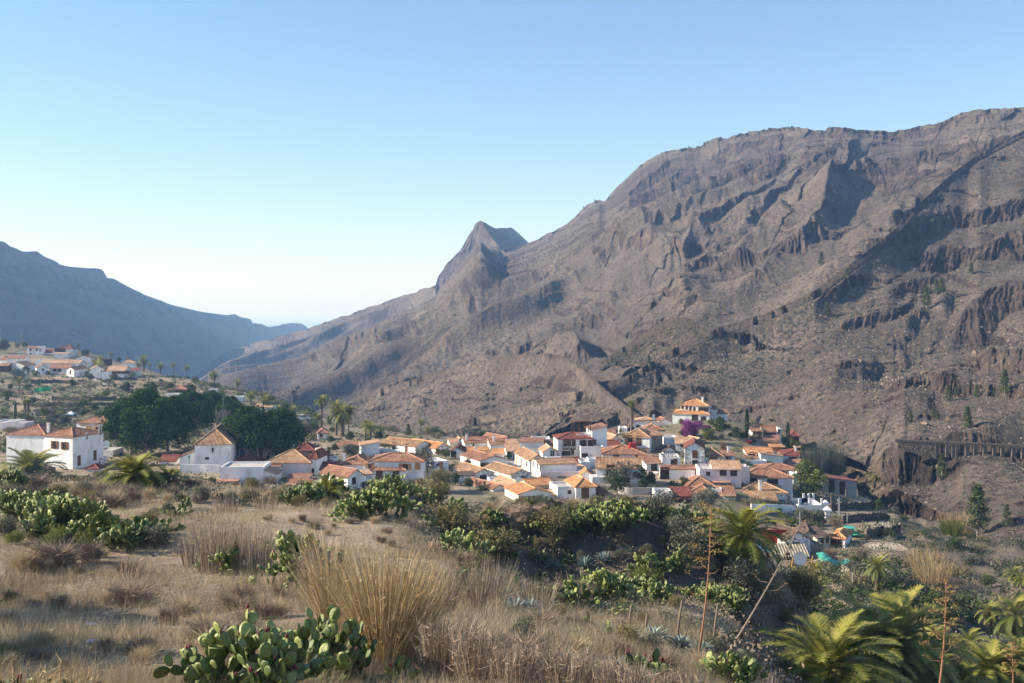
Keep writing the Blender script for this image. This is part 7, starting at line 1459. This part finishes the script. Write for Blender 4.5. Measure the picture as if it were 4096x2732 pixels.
# ---------------------------------------------------------------- foreground
def cactus(x, yb, w, h, lab, seed, pad=.34, dens=1.0, fruit=.06, grp='prickly pear clumps', dy=0, dmin=18):
    p, d = spot(0, x, yb, dmin); s = DF / FP * d; root = thing('prickly_pear', lab, 'prickly pear', p, grp)
    m, f = cactus_mesh(w / 2 * s, h * s, pad, seed, dens, fruit); m.build('pads', [M['pad']], root, smooth=True)
    if f is not None and d < 45: f.build('fruit', [M['fruit']], root, smooth=True)
    return root
CA = [(560,1625,215,215,"large glossy prickly pear at the bottom edge with dark red fruit"),(748,1565,150,175,"prickly pear right of the large bottom one, before the golden reeds"),(70,1625,150,70,"sunlit prickly pear in the bottom left corner"),(170,1630,100,65,"small prickly pear right of the bottom left corner one"),
 (40,1195,130,150,"tall prickly pear at left edge of the thicket"),(110,1215,140,150,"massive prickly pear in the middle of the left thicket"),(165,1235,120,130,"prickly pear thicket part sloping towards the fennel"),(15,1130,60,60,"prickly pear at the left edge near the small palm"),(225,1250,120,80,"prickly pear on the lower edge of the left thicket"),(290,1262,110,70,"prickly pear with gnarled trunk at the thicket's right end"),(345,1235,90,55,"sprawling prickly pear right of the gnarled one"),(8,1392,24,36,"small prickly pear cut by left edge above the shadow"),
 (395,1190,50,40,"thin prickly pear on the rim left of the stone heap"),(428,1172,40,34,"little prickly pear at the rim beside dead stalks"),(690,1345,120,135,"dark green prickly pear behind the golden reeds"),(655,1280,60,70,"prickly pear showing through the thin reeds"),(540,1320,90,70,"prickly pear half hidden in the grey reeds"),(480,1318,50,40,"small prickly pear at the grey reeds' foot"),
 (695,1158,90,45,"prickly pear on the field wall left of the young palm"),(745,1150,70,70,"prickly pear wrapped round the young palm"),(825,1180,60,45,"prickly pear at left of the agave mound"),(868,1190,110,85,"big prickly pear mound left of the blue agave"),(900,1150,80,70,"prickly pear top just behind the blue agave"),(965,1162,50,60,"prickly pear right of the blue agave with one round pad"),
 (1062,1290,80,85,"bright prickly pear on the dark bank's left side"),(1105,1262,70,40,"flat prickly pear right of the bright bank one"),(1042,1200,40,70,"tall thin prickly pear left of the big boulder"),(1128,1215,44,60,"prickly pear below the big boulder"),(1070,1362,60,55,"prickly pear with round pads beside thin reeds"),(1090,1392,44,44,"three-padded prickly pear by the reeds' edge"),(1170,1250,50,40,"prickly pear in the shade beneath the boulder"),
 (1222,1225,56,60,"slender prickly pear right of the boulders"),(1240,1165,60,30,"pale prickly pear before the pyramid-roofed house"),(1360,1218,110,85,"large sunlit prickly pear on the bank crest"),(1418,1212,90,70,"second large prickly pear on the bank crest"),(1388,1175,50,36,"prickly pear topping the bank crest"),(1500,1195,70,48,"prickly pear on crest left of grey bush"),(1590,1218,80,60,"prickly pear on the crest beside big palm"),(1545,1205,40,30,"small crest prickly pear between two bushes"),
 (1255,1345,36,55,"narrow prickly pear halfway down the dark bank"),(1305,1292,30,36,"tiny prickly pear alone on the dark bank"),(1480,1322,56,70,"curved prickly pear on the dark bank's right"),(1560,1312,44,50,"little prickly pear in the bank's right shade"),(1305,1398,110,70,"low prickly pear left of the pointed agave"),(1380,1385,100,85,"prickly pear behind the pointed agave"),(1440,1382,120,105,"tallest prickly pear below the bank with red fruit"),(1500,1390,80,70,"prickly pear at right end of the lower row"),
 (1640,1402,130,95,"round prickly pear left of the leaning dead stalk"),(1180,1345,50,36,"prickly pear among thin reeds centre right"),(1400,1470,44,40,"single pale-padded prickly pear near agaves"),(1330,1478,60,36,"low prickly pear before the agaves"),(1350,1440,50,34,"prickly pear under the pointed agave"),(1668,1600,120,120,"bright prickly pear at the bottom below the leaning stalk"),(1510,1570,80,60,"prickly pear low in grey reeds at bottom"),(1455,1540,60,50,"small prickly pear in the grey reeds"),(1190,1550,44,32,"prickly pear just showing above brown reeds"),
 (1725,1560,60,60,"prickly pear right of the bright bottom one"),(1150,1290,50,50,"prickly pear on the bank foot left"),(1600,1260,40,40,"prickly pear under the big palm's edge"),(1960,1505,40,30,"prickly pear below the terrace plot"),(1230,1290,40,36,"shaded prickly pear by the bank agaves"),(985,1215,40,40,"prickly pear at the rubble edge")]
for i, c in enumerate(CA): cactus(*c, seed=200 + i, dens=1.7 if i < 3 else 1.1, pad=.29 if i < 3 else .31)
def agave(x, yb, w, lab, seed, n=30, dmin=18):
    p, d = spot(0, x, yb, dmin); s = DF / FP * d; m = agave_mesh(w / 2 * s * 1.15, n, seed); root = thing('agave', lab, 'agave', p, 'agaves'); m.build('leaves', [M['agave']], root)
for i, a in enumerate([(935,1165,80,"big blue-grey agave crowning the mound"),(0,1222,60,"agave cut by the left picture edge"),(1342,1302,70,"pale agave on the dark bank, leftmost of its pair"),(1385,1290,60,"agave on the dark bank, rightmost of its pair"),(1262,1300,60,"agave low on the dark bank near the dry bush"),(1235,1285,44,"small agave beside the shaded prickly pear"),
   (1180,1410,110,"wide agave among the thin reeds"),(1215,1402,70,"withered purplish agave beside the wide one"),(1375,1412,80,"agave with one tall pointed leaf"),(1440,1482,100,"large agave, left of the bottom pair"),(1500,1470,90,"large agave, right of the bottom pair"),(1560,1490,90,"agave spreading left of the flower stalk"),(1610,1500,70,"agave at the foot of the tall flower stalk"),(1705,1310,50,"agave under the big palm"),(1668,1500,70,"low agave near the leaning stalk"),(1440,1180,30,"little agave on the bank crest"),(1100,1290,30,"tiny agave on bank foot")]): agave(*a, seed=400 + i)
def stalk(x0, y0, x1, y1, lab, flowers, m='stalk', d=None, rad=.048, seed=1, arms=14, dmin=18, f0=.35):
    p, d = spot(0, x0, y0, dmin, d); s = DF / FP * d; tip = np.array([(x1 - x0) * s, 0, (y0 - y1) * s]); r = np.random.RandomState(seed); root = thing('agave_flower_stalk', lab, 'flower stalk', p)
    mb = MB(); t = np.linspace(0, 1, 7)[:, None]; q = tip * t; q[:, 0] += np.sin(t[:, 0] * 3.1) * .12; mb.tube(q, np.linspace(rad, rad * .35, 7), 7, 0, .5); H_ = np.linalg.norm(tip); mf = MB()
    for i in range(arms):
        f = f0 + (1 - f0) * (i + .5) / arms; b = q[0] * (1 - f) + tip * f; a = i * 2.4 + r.uniform(-.3, .3); L = H_ * .17 * (1.25 - f) * r.uniform(.7, 1.1) + .08; e = b + [math.cos(a) * L, math.sin(a) * L * .6, L * .35]; mid = b + [math.cos(a) * L * .6, math.sin(a) * L * .36, L * .02]
        mb.tube([b, mid, e], [rad * .28, rad * .22, rad * .12], 4, 0, .6, cap=False)
        if flowers and f > flowers:
            n = 90; c = e + r.normal(0, 1, (n, 3)) * [H_ * .022, H_ * .022, H_ * .008]; V, F, tt = cards(c, .035, r.rand(n), r); mf.add(V, F, 0, tt)
        elif r.rand() < .8:
            n = 14; c = e + r.normal(0, .05, (n, 3)); V, F, tt = cards(c, .03, r.rand(n), r); mf.add(V, F, 0, tt)
    mb.build('stem', [M[m]], root, smooth=True); mf.build('flowers', [M['flower']], root)
stalk(1604,1505,1632,1160,"tall reddish agave flower stalk with feathery arms before the big palm",.62,seed=2,arms=18); stalk(2148,1640,2172,1335,"tall agave flower stalk with brown flower plates at lower right",.45,seed=3,arms=20,d=48,rad=.06)
stalk(2318,1640,2322,1478,"agave flower stalk with clustered tips in the bottom right corner",.5,seed=4,arms=12,d=52,f0=.5); stalk(1668,1505,1842,1195,"leaning grey dead agave stalk with bare forked arms",0,'twig',seed=5,arms=9,f0=.45,rad=.055)
for x0, y0, x1, y1, lab in [(1636,1492,1648,1385,"short bare dead stalk left of the leaning one"),(1553,1475,1566,1378,"short bare dead stalk near the agaves"),(1482,1455,1486,1410,"stubby broken stalk between the agaves"),(1445,1440,1449,1392,"stubby dead stalk behind the left agave")]:
    p, d = spot(0, x0, y0, 18); s = DF / FP * d; mb = MB(); mb.tube([(0,0,-.2),((x1-x0)*s*.5,0,(y0-y1)*s*.55),((x1-x0)*s,0,(y0-y1)*s)], [.055,.05,.04], 7, 0, .4); tag(mb.build('dead_stalk', [M['twig']], None, p, smooth=True), lab, 'dead stalk')
RD = [(880,1535,75,265,1200,.42,'straw',"great golden reed clump fanning out in the centre",.010,(-.02,0)),(935,1530,50,225,700,.35,'straw',"shorter golden reeds on the right of the great clump",.010,(.12,0)),(760,1450,36,225,260,.30,'straw',"tall thin straw reeds left of the great clump",.010,(-.12,0)),
 (722,1380,40,165,200,.25,'straw2',"thin tall reeds behind the straw ones",.010,(-.05,0)),(505,1318,90,125,420,.12,'straw2',"grey dry reed stand left of centre",.011,(0,0)),(585,1322,80,115,330,.12,'straw2',"grey dry reed stand next to the green cactus",.011,(.03,0)),(440,1300,40,90,90,.15,'straw2',"sparse grey stems at the left of the stand",.011,(0,0)),
 (1020,1570,90,150,900,.22,'straw2',"dense brown dry stems right of the great reed clump",.010,(.08,0)),(1100,1585,90,140,900,.15,'straw2',"dense brown dry stems at the bottom centre",.010,(.05,0)),(1190,1600,100,130,800,.15,'straw2',"dry stems at the bottom, centre right",.010,(.03,0)),(1300,1600,110,110,700,.15,'straw2',"grey-brown dry stems below the agaves",.010,(0,0)),(1420,1610,110,95,600,.15,'straw2',"grey dry stems under the large agaves",.010,(0,0)),
 (1550,1625,120,90,600,.15,'straw2',"grey dry stems left of the bright prickly pear",.010,(0,0)),(1720,1630,120,90,500,.2,'straw2',"grey dry stems below the bottom palm",.010,(0,0)),(1010,1410,60,110,200,.3,'straw2',"sparse stems behind the great clump's right side",.010,(.1,0)),(1090,1405,50,130,150,.3,'straw2',"thin pale stems rising beside the wide agave",.010,(-.1,0)),(1130,1400,60,120,150,.3,'straw2',"thin pale stems in front of the dark bank",.010,(.05,0)),
 (1230,1395,80,80,150,.3,'straw2',"short pale stems around the withered agave",.010,(0,0)),(60,1630,130,110,90,.15,'straw',"few straw stems in the bottom left corner",.012,(.02,0)),(170,1635,110,120,60,.2,'straw',"few bent straw stems right of the corner cactus",.012,(.1,0)),(520,1175,60,50,60,.2,'straw2',"thin stems on the far rim of the field",.012,(0,0)),(610,1170,60,60,60,.2,'straw2',"thin stems before the blank wall building",.012,(0,0)),(300,1330,50,70,60,.4,'straw2',"leaning thin stems before the left thicket",.010,(.2,0))]
for i, (x, yb, w, h, n, fan, m, lab, ww, ln) in enumerate(RD):
    p, d = spot(0, x, yb, 18); s = DF / FP * d; mm = reed_mesh(n, w / 2 * s, w / 2 * s * .8, h * s, 500 + i, fan, ww, ln, hv=(.32, 1.1) if n > 500 else (.5, 1.1)); root = thing('reed_clump', lab, 'reeds', p, 'dry reed clumps'); mm.build('stems', [M[m]], root)
# near palms
def npalm(x, yb, h, lab, seed, th=.9, L=3.3, skirt=26, d=None, dmin=40, n=76):
    p, d = spot(0, x, yb, dmin, d); root = palm_proto('palm_tree', lab, th, L, n, 64, seed, skirt, 0, .38, tuple(p), 'near palms', wl=.026); sc = h * DF / FP * d / (th + L * .76); root.scale = (sc,) * 3; root['label'] = lab
npalm(1705,1305,185,"big untidy palm with hanging brown skirt before the village",31,1.9,3.6,40,n=64); npalm(308,1122,112,"sunlit palm with brown skirt on the left rim",32,.8,3.0,26); npalm(72,1102,95,"green palm in front of the big white house",33,.5,3.0,10)
npalm(385,1112,50,"low golden-green palm right of the rim palm",34,.2,2.6,8); npalm(752,1152,82,"young palm beside the gabled house",35,.5,2.4,4,n=26); npalm(1905,1595,225,"bushy golden-green palm, nearest of the lower right group",36,.9,3.6,30,d=66); npalm(2050,1565,240,"tall-crowned palm behind the nearest one at lower right",37,1.6,3.8,40,d=78); npalm(1975,1560,190,"palm squeezed between the two large lower right ones",38,1.0,3.4,16,d=76)
npalm(2115,1560,165,"shaded palm right of the tall-crowned one",39,1.0,3.4,20,d=84); npalm(2270,1570,120,"sunlit palm near the bottom right corner",40,.8,3.0,14,d=90); npalm(2345,1560,125,"palm cut by the right picture edge near the bottom",41,.8,3.0,8,d=92); npalm(2195,1600,100,"small palm at the bottom right",42,.4,2.6,8,d=82)
npalm(1870,1370,60,"half-hidden palm left of the farmhouse net",43,.4,2.6,10); 
for q in [(2225,1500,70,"dark palm deep in the shaded ravine",44,115),(2330,1440,90,"dark palm on the ravine's right bank",45,125),(2330,1330,40,"palm peeking over the ravine's upper right edge",46,150),(2350,1340,36,"second palm peeking over the ravine's upper right edge",47,148),(2270,1420,50,"small shaded palm in the middle of the ravine",48,130)]: npalm(*q[:4], seed=q[4], th=1.2, skirt=10, d=q[5], n=34)
# bushes
BK = {'tama': Kit([bush_proto('bush', 'x', 1.2, 1.7, 500, 3800, .055, 'tama', 601, tw=.010)], [1.7]), 'lime': Kit([bush_proto('bush', 'x', 1.2, 1.5, 600, 3000, .05, 'lime', 602, tw=.008)], [1.5]), 'olive': Kit([bush_proto('bush', 'x', 1.2, 1.6, 500, 3200, .055, 'olive', 603)], [1.6]),
      'dry': Kit([bush_proto('dry_bush', 'x', 1.0, .9, 1300, 0, .05, 'leaf', 604, tw=.006), bush_proto('dry_bush', 'x', 1.2, .65, 1300, 0, .05, 'leaf', 605, tw=.006), bush_proto('dry_bush', 'x', .9, .7, 1000, 0, .05, 'leaf', 606, tw=.006, twm='grass')], [.9, .65, .7])}
for k, x, yb, h, lab in [('tama',1838,1385,88,"big round tan-leaved bush in front of the farmhouse"),('olive',1710,1375,95,"airy olive-green bush left of the tan one"),('tama',1130,1310,110,"tall yellowish bush on the bank beside the thicket"),('tama',1265,1240,80,"yellow-green bush below the bank crest"),('lime',185,1215,70,"feathery pale fennel bush in the left thicket"),('lime',250,1250,80,"tall feathery fennel beside the left thicket"),('lime',1480,1350,60,"drooping fennel at the foot of the dark bank"),('olive',1560,1260,80,"grey-green bush left of the big palm"),('olive',1590,1290,90,"taller grey-green bush left of the big palm"),('olive',1515,1185,60,"grey bush on the bank crest"),
    ('tama',1440,1490,60,"orange-tinged low bush before the large agaves"),('olive',1490,1510,55,"dark green low bush before the large agaves"),('tama',1000,1170,70,"brown-green bush right of the agave mound"),('tama',1035,1240,90,"rusty bush on the slope right of the agave mound"),('olive',965,1090,60,"pale succulent bush under the slim tower house"),('tama',1010,1130,60,"tan bush below the garage wing"),('olive',1420,1120,60,"leafy bush beneath the long striped house"),('dry',1380,1140,40,"dry bush behind the crest prickly pears"),('olive',1620,1170,50,"olive bush below the bright red lean-to roof"),
    ('dry',130,1300,70,"large grey heap of dead brushwood at left"),('dry',60,1310,60,"dark brushwood heap cut by the left edge"),('dry',210,1290,60,"brushwood heap's right shoulder"),('dry',300,1390,60,"wispy dry bush in the middle of the left field"),('dry',420,1410,50,"dry bush left of the big cactus"),('dry',560,1390,60,"tall wispy dry bush in front of grey reeds"),('lime',20,1520,50,"green feathery plant at the lower left edge"),('dry',1320,1380,50,"rounded purplish dry bush under the dark bank"),('dry',1130,1190,50,"dry bush beside the big boulder")]:
    p, d = spot(0, x, yb, 18); BK[k].put(p, h * DF / FP * d, lab, None)
r = np.random.RandomState(33)
for lab, grp, n, xr, yr, hr, kinds in [("leafless bush in the left field around the brushwood heaps", 'leafless bushes in the left field', 24, (0, 330), (1270, 1560), (.3, .7), ['dry']), ("leafless bush in the field below the grey reed stand", 'leafless bushes below the reed stand', 20, (330, 650), (1330, 1560), (.3, .7), ['dry']), ("leafless bush on the bare earth above the golden reeds", 'leafless bushes above the golden reeds', 16, (600, 960), (1180, 1260), (.25, .5), ['dry']),
     ("dry bush on the rim in front of the big house and church", 'bushes on the left rim', 40, (0, 500), (1115, 1165), (.5, 1.1), ['dry', 'dry', 'tama', 'olive']), ("dry bush on the rim before the gabled house and agave mound", 'bushes on the middle rim', 36, (500, 1000), (1120, 1165), (.5, 1.1), ['dry', 'tama', 'olive']),
     ("green shrub among the cactus of the left thicket", 'shrubs in the left thicket', 22, (0, 420), (1170, 1270), (.5, 1.1), ['lime', 'olive', 'tama']),
     ("small bush on the dark bank beneath the boulders", 'bushes beneath the boulders', 30, (1000, 1320), (1175, 1340), (.4, 1.0), ['dry', 'olive', 'tama']), ("small bush on the dark bank left of the big palm", 'bushes left of the big palm', 30, (1320, 1700), (1200, 1340), (.4, 1.0), ['dry', 'olive', 'olive', 'tama']),
     ("low bush along the crest of the bank", 'bushes along the bank crest', 44, (1000, 1720), (1160, 1185), (.5, 1.1), ['dry', 'tama', 'olive']), ("low bush in the grass among the agaves", 'bushes among the agaves', 44, (1100, 1700), (1350, 1560), (.3, .8), ['dry', 'dry', 'tama', 'olive']),
     ("low bush on the slope right of the leaning stalk", 'bushes right of the leaning stalk', 24, (1680, 1880), (1330, 1560), (.5, 1.2), ['dry', 'tama', 'olive'])]:
    for i in range(n):
        x = r.uniform(*xr); y = r.uniform(*yr); p, d = spot(0, x, y, 18); BK[kinds[r.randint(len(kinds))]].put(p, r.uniform(*hr), lab, grp)
for k in BK.values(): k.close()
for k in (palmK, lowK, fanK, figK, grnK, limK, oliK, pinK, cypK, farpineK, barK, shrK): k.close()
# boulders
for i, (x, yb, w, h, lab) in enumerate([(1190,1215,120,62,"largest brown boulder on the bank crest"),(1240,1185,60,30,"flat boulder right of the largest one"),(1255,1180,50,34,"boulder behind the flat one"),(1130,1180,50,26,"low boulder left of the largest one"),(1500,1175,80,36,"dark boulder under the long striped house"),(1215,1205,40,24,"small boulder at the largest one's foot"),(210,1290*0+1265,50,24,"dark rock under the left thicket"),(105,1085,50,20,"dry mound rock beneath the green palm"),(1010,1270,60,40,"rock face left of the bright prickly pear")]):
    p, d = spot(0, x, yb, 50); s = DF / FP * d; m = rock_mesh(w / 2 * s, w / 3 * s, h * .62 * s, 700 + i); tag(m.build('boulder', [M['rockm']], None, p + [0, 0, h * .25 * s]), lab, 'boulder', 'boulders on the bank' if i < 6 else None)
# tree standing just left of the frame, whose shade falls on the lower left field
o = tree_proto('broadleaf_tree', 'spreading tree just beyond the lower left corner', 5.5, 3.4, 24, 3200, .17, 'leaf', 950, .2); o.location = (-20.5, 31, float(ground_z(-20.5, 31)))
o = tree_proto('broadleaf_tree', 'second spreading tree just beyond the lower left corner', 4.5, 2.8, 24, 2600, .17, 'leaf', 951, .2); o.location = (-17.0, 25.5, float(ground_z(-17.0, 25.5)))
# loose stones
r = np.random.RandomState(44); n = 2600; x = np.r_[r.uniform(930, 1750, n // 2), r.uniform(0, 1700, n // 2)] * DF; d = np.r_[r.uniform(50, 84, n // 2), r.uniform(24, 80, n // 2)]; X = (x - 2048) / FP * d; Z = ground_z(X, d); s = r.gamma(2, .026, n).clip(.015, .2)
ico = np.array([(0,0,1),(.89,0,.45),(.28,.85,.45),(-.72,.53,.45),(-.72,-.53,.45),(.28,-.85,.45),(.72,.53,-.45),(-.28,.85,-.45),(-.89,0,-.45),(-.28,-.85,-.45),(.72,-.53,-.45),(0,0,-1)]); icf = np.array([(0,1,2),(0,2,3),(0,3,4),(0,4,5),(0,5,1),(1,6,2),(2,7,3),(3,8,4),(4,9,5),(5,10,1),(6,7,2),(7,8,3),(8,9,4),(9,10,5),(10,6,1),(11,7,6),(11,8,7),(11,9,8),(11,10,9),(11,6,10)])
V = ico[None] * r.uniform(.6, 1.2, (n, 12, 1)) * s[:, None, None] * r.uniform(.6, 1.3, (n, 1, 3)) * [1, 1, .55] + np.stack([X, d, Z], -1)[:, None]; tag(build('loose_stones', V.reshape(-1, 3), (icf[None] + np.arange(n)[:, None, None] * 12).reshape(-1, 3), M['rockm']), kind='stuff')
# litter
for i, (x, y) in enumerate([(210,1440),(215,1480)]):
    p, d = spot(0, x, y, 18); mb = rock_mesh(.22, .12, .05, 720 + i, 14); tag(mb.build('plastic_litter', [M['wcloth']], None, p + [0, 0, .08]), ["crumpled pale plastic bag lying in the left field, upper one","crumpled pale plastic bag lying in the left field, lower one"][i], 'litter')
# dry grass: countless blades
r = np.random.RandomState(55); NT = 38000
x = r.uniform(-120, 4200, NT); d = np.exp(r.uniform(math.log(17), math.log(100), NT)); X = (x - 2048) / FP * d
den = fbm(X / 3.5, d / 3.5, 4, 140) + .25; bank = np.exp(-((d - 77) / 7) ** 2) * sstep(1000 * DF, 1080 * DF, x) * (1 - sstep(1720 * DF, 1850 * DF, x)); den -= bank * .9
den -= np.exp(-((d - 54) / 8) ** 2) * sstep(600 * DF, 700 * DF, x) * (1 - sstep(880 * DF, 960 * DF, x)) * .55
keep = r.rand(NT) < np.clip(.35 + den * 1.5, .04, 1); x, d, X = x[keep], d[keep], X[keep]; nt_ = len(X); B = 15
cx = np.repeat(X, B) + r.normal(0, 1, nt_ * B) * .16 * np.repeat(np.sqrt(d / 25), B); cy = np.repeat(d, B) + r.normal(0, 1, nt_ * B) * .16 * np.repeat(np.sqrt(d / 25), B); cz = ground_z(cx, cy) - .02
hz = np.repeat(.22 + .26 * vn(X / 4, d / 4, 150) + .1 * r.rand(nt_), B) * r.uniform(.4, 1.25, nt_ * B); la = np.repeat(r.uniform(0, 6.28, nt_), B) + r.normal(0, 1.1, nt_ * B); ln = r.uniform(.15, 1.5, nt_ * B) * np.repeat(.6 + .9 * vn(X / 6, d / 6, 160), B)
D1 = unit(np.stack([np.cos(la) * ln, np.sin(la) * ln, np.ones(nt_ * B)], -1)); ph = r.uniform(0, 6.28, nt_ * B); W = np.stack([np.cos(ph), np.sin(ph) * .3, ph * 0], -1) * (.0042 * np.repeat(np.sqrt(d / 22), B) * r.uniform(.6, 1.5, nt_ * B))[:, None]
tn = np.clip(np.repeat(.35 + .5 * (vn(X / 5, d / 5, 170) - .5), B) + r.uniform(-.35, .45, nt_ * B), 0, 1); V, F, t = tris(np.stack([cx, cy, cz], -1), D1, W, hz * 1.5, tn)
tag(build('dry_grass', V, F, M['grass'], tint=t), kind='stuff')
# fallen straw lying flat
n = 9000; x = r.uniform(-50, 1900 * 1.0, n) * DF / 1.0 * .9; d = np.exp(r.uniform(math.log(18), math.log(60), n)); X = (x - 2048) / FP * d; a = r.uniform(0, 3.14, n); D1 = unit(np.stack([np.cos(a), np.sin(a), r.normal(0, .12, n)], -1)); V, F, t = tris(np.stack([X, d, ground_z(X, d) + .05], -1), D1, np.stack([-np.sin(a), np.cos(a), a * 0 + .6], -1) * .006, r.uniform(.3, 1.0, n), r.uniform(.5, 1, n)); tag(build('fallen_straw', V, F, M['grass'], tint=t), kind='stuff')
# far scrub: tufts over the open ground behind, and over the mountain
def tufts(name, Pt, size, leafm, seed, per=7, tl=(.1, .9)):
    r = np.random.RandomState(seed); n = len(Pt); s = np.repeat(size, per); C = np.repeat(Pt, per, 0) + r.normal(0, .42, (n * per, 3)) * s[:, None] * [1, 1, .55] + np.stack([s * 0, s * 0, s * .35], -1)
    V, F, t = cards(C, s * .42, np.repeat(r.uniform(tl[0], tl[1], n), per) + r.uniform(-.15, .15, n * per), r); tag(build(name, V, F, M[leafm], tint=t), kind='stuff')
n = 9000; x = r.uniform(-200, 4300, n); d = np.exp(r.uniform(math.log(90), math.log(800), n)); X = (x - 2048) / FP * d; ok = (fbm(X / 18, d / 18, 3, 180) > -.15) ; 
ok &= ~((d > 205) & (d < 345) & (x > 1300) & (x < 3250) & (r.rand(n) < .75)); x, d, X = x[ok], d[ok], X[ok]; Pt = np.stack([X, d, ground_z(X, d)], -1); h = len(Pt) // 2
tufts('scrub', Pt[:h], r.uniform(.4, 1.1, h), 'olive', 801); tufts('weeds', Pt[h:], r.uniform(.3, .9, len(Pt) - h), 'leaf', 802)
def scat(n, fx0=0., fy1=1., seed=5):
    r = np.random.RandomState(seed); out = []
    for (lx, ly, lp, lc), q in zip(LAY, (.45, .10, .03, .42)):
        k = int(n * q); jj = (r.rand(k) * (lp.shape[0] - 12) * fy1).astype(int); ii = (lp.shape[1] * (fx0 + (1 - fx0) * r.rand(k))).astype(int).clip(0, lp.shape[1] - 1)
        p_ = lp[jj, ii] + r.normal(0, .6, (k, 3)) * [1, 1, 0]; out.append(p_[(lc[jj, ii] < .5) | (r.rand(k) < .2)])
    return np.concatenate(out)
Pm = scat(64000)
gate = fbm(Pm[:, 0] / 60, Pm[:, 1] / 60, 3, 190) + r.uniform(-.5, .5, len(Pm)); A_ = Pm[gate > .1]; B_ = Pm[gate <= .1]
tufts('mountain_scrub', A_, r.uniform(.5, 1.3, len(A_)) * np.sqrt(A_[:, 1] / 700), 'olive', 803, 5, (.0, .45)); tufts('mountain_scrub_dry', B_, r.uniform(.5, 1.2, len(B_)) * np.sqrt(B_[:, 1] / 700), 'twig', 804, 5, (.1, .8))
def zone_tufts(name, n, xr, yr, size, m, seed, dmin=18):
    r = np.random.RandomState(seed); A = np.array([spot(0, r.uniform(*xr), r.uniform(*yr), dmin)[0] for _ in range(n)]); tufts(name, A, r.uniform(size[0], size[1], n), m, seed, 60, (.2, .8))
def tufts2(name, n, xr, dr_, size, m, seed, per=50, tl=(.15, .8), card=.16):
    r = np.random.RandomState(seed); x = r.uniform(*xr, n) * DF; d = np.exp(r.uniform(math.log(dr_[0]), math.log(dr_[1]), n)); X = (x - 2048) / FP * d; ok = fbm(X / 10, d / 10, 3, seed) > -.25; X, d = X[ok], d[ok]; n = len(X)
    s = np.repeat(r.uniform(size[0], size[1], n), per); C = np.repeat(np.stack([X, d, ground_z(X, d)], -1), per, 0) + r.normal(0, .5, (n * per, 3)) * s[:, None] * [1, 1, .45] + np.stack([s * 0, s * 0, s * .4], -1)
    V, F, t = cards(C, card * s ** .4, np.repeat(r.uniform(tl[0], tl[1], n), per) + r.uniform(-.2, .2, n * per), r); tag(build(name, V, F, M[m], tint=t), kind='stuff')
tufts2('ravine_undergrowth', 1500, (1800, 2600), (85, 235), (.8, 1.9), 'leaf', 811, 70, (.0, .32), .12)  # low leaf tint puts the ravine's shade into the colour
tufts2('ravine_scrub', 900, (1750, 2600), (60, 240), (.5, 1.3), 'olive', 812, 60, (.0, .6), .13)
tufts2('ravine_dry_scrub', 1400, (1650, 2600), (45, 240), (.4, 1.1), 'twig', 813, 60, (.1, .9), .11)
tufts2('terrace_undergrowth', 1500, (-100, 720), (290, 620), (.9, 2.2), 'leaf', 814, 40, (.1, .8), .26)
tufts2('terrace_scrub', 700, (-100, 900), (290, 700), (.7, 1.6), 'olive', 815, 36, (.1, .7), .26)
tufts2('village_undergrowth', 700, (560, 1850), (205, 420), (.5, 1.2), 'leaf', 816, 40, (.1, .8), .18)
tufts2('rim_scrub', 900, (-100, 1750), (70, 200), (.4, 1.0), 'twig', 817, 60, (.1, .9), .09)
tufts2('rim_green_scrub', 420, (-100, 1800), (66, 200), (.4, 1.1), 'olive', 818, 70, (.0, .6), .10)
tufts2('bank_scrub', 420, (960, 1800), (56, 88), (.3, .8), 'twig', 819, 70, (.1, .9), .06)
tufts2('bank_green_scrub', 420, (960, 1850), (50, 90), (.3, .9), 'olive', 820, 70, (.0, .7), .07)
# boulders strewn on the near mountain slope
Pm = scat(2200, .3, .6, 9); n = len(Pm); s = r.gamma(1.6, .3, n).clip(.2, 2.2) * np.sqrt(Pm[:, 1] / 500); V = ico[None] * r.uniform(.6, 1.2, (n, 12, 1)) * s[:, None, None] * r.uniform(.6, 1.3, (n, 1, 3)) + Pm[:, None]; tag(build('slope_rubble', V.reshape(-1, 3), (icf[None] + np.arange(n)[:, None, None] * 12).reshape(-1, 3), M['rockm']), kind='stuff')
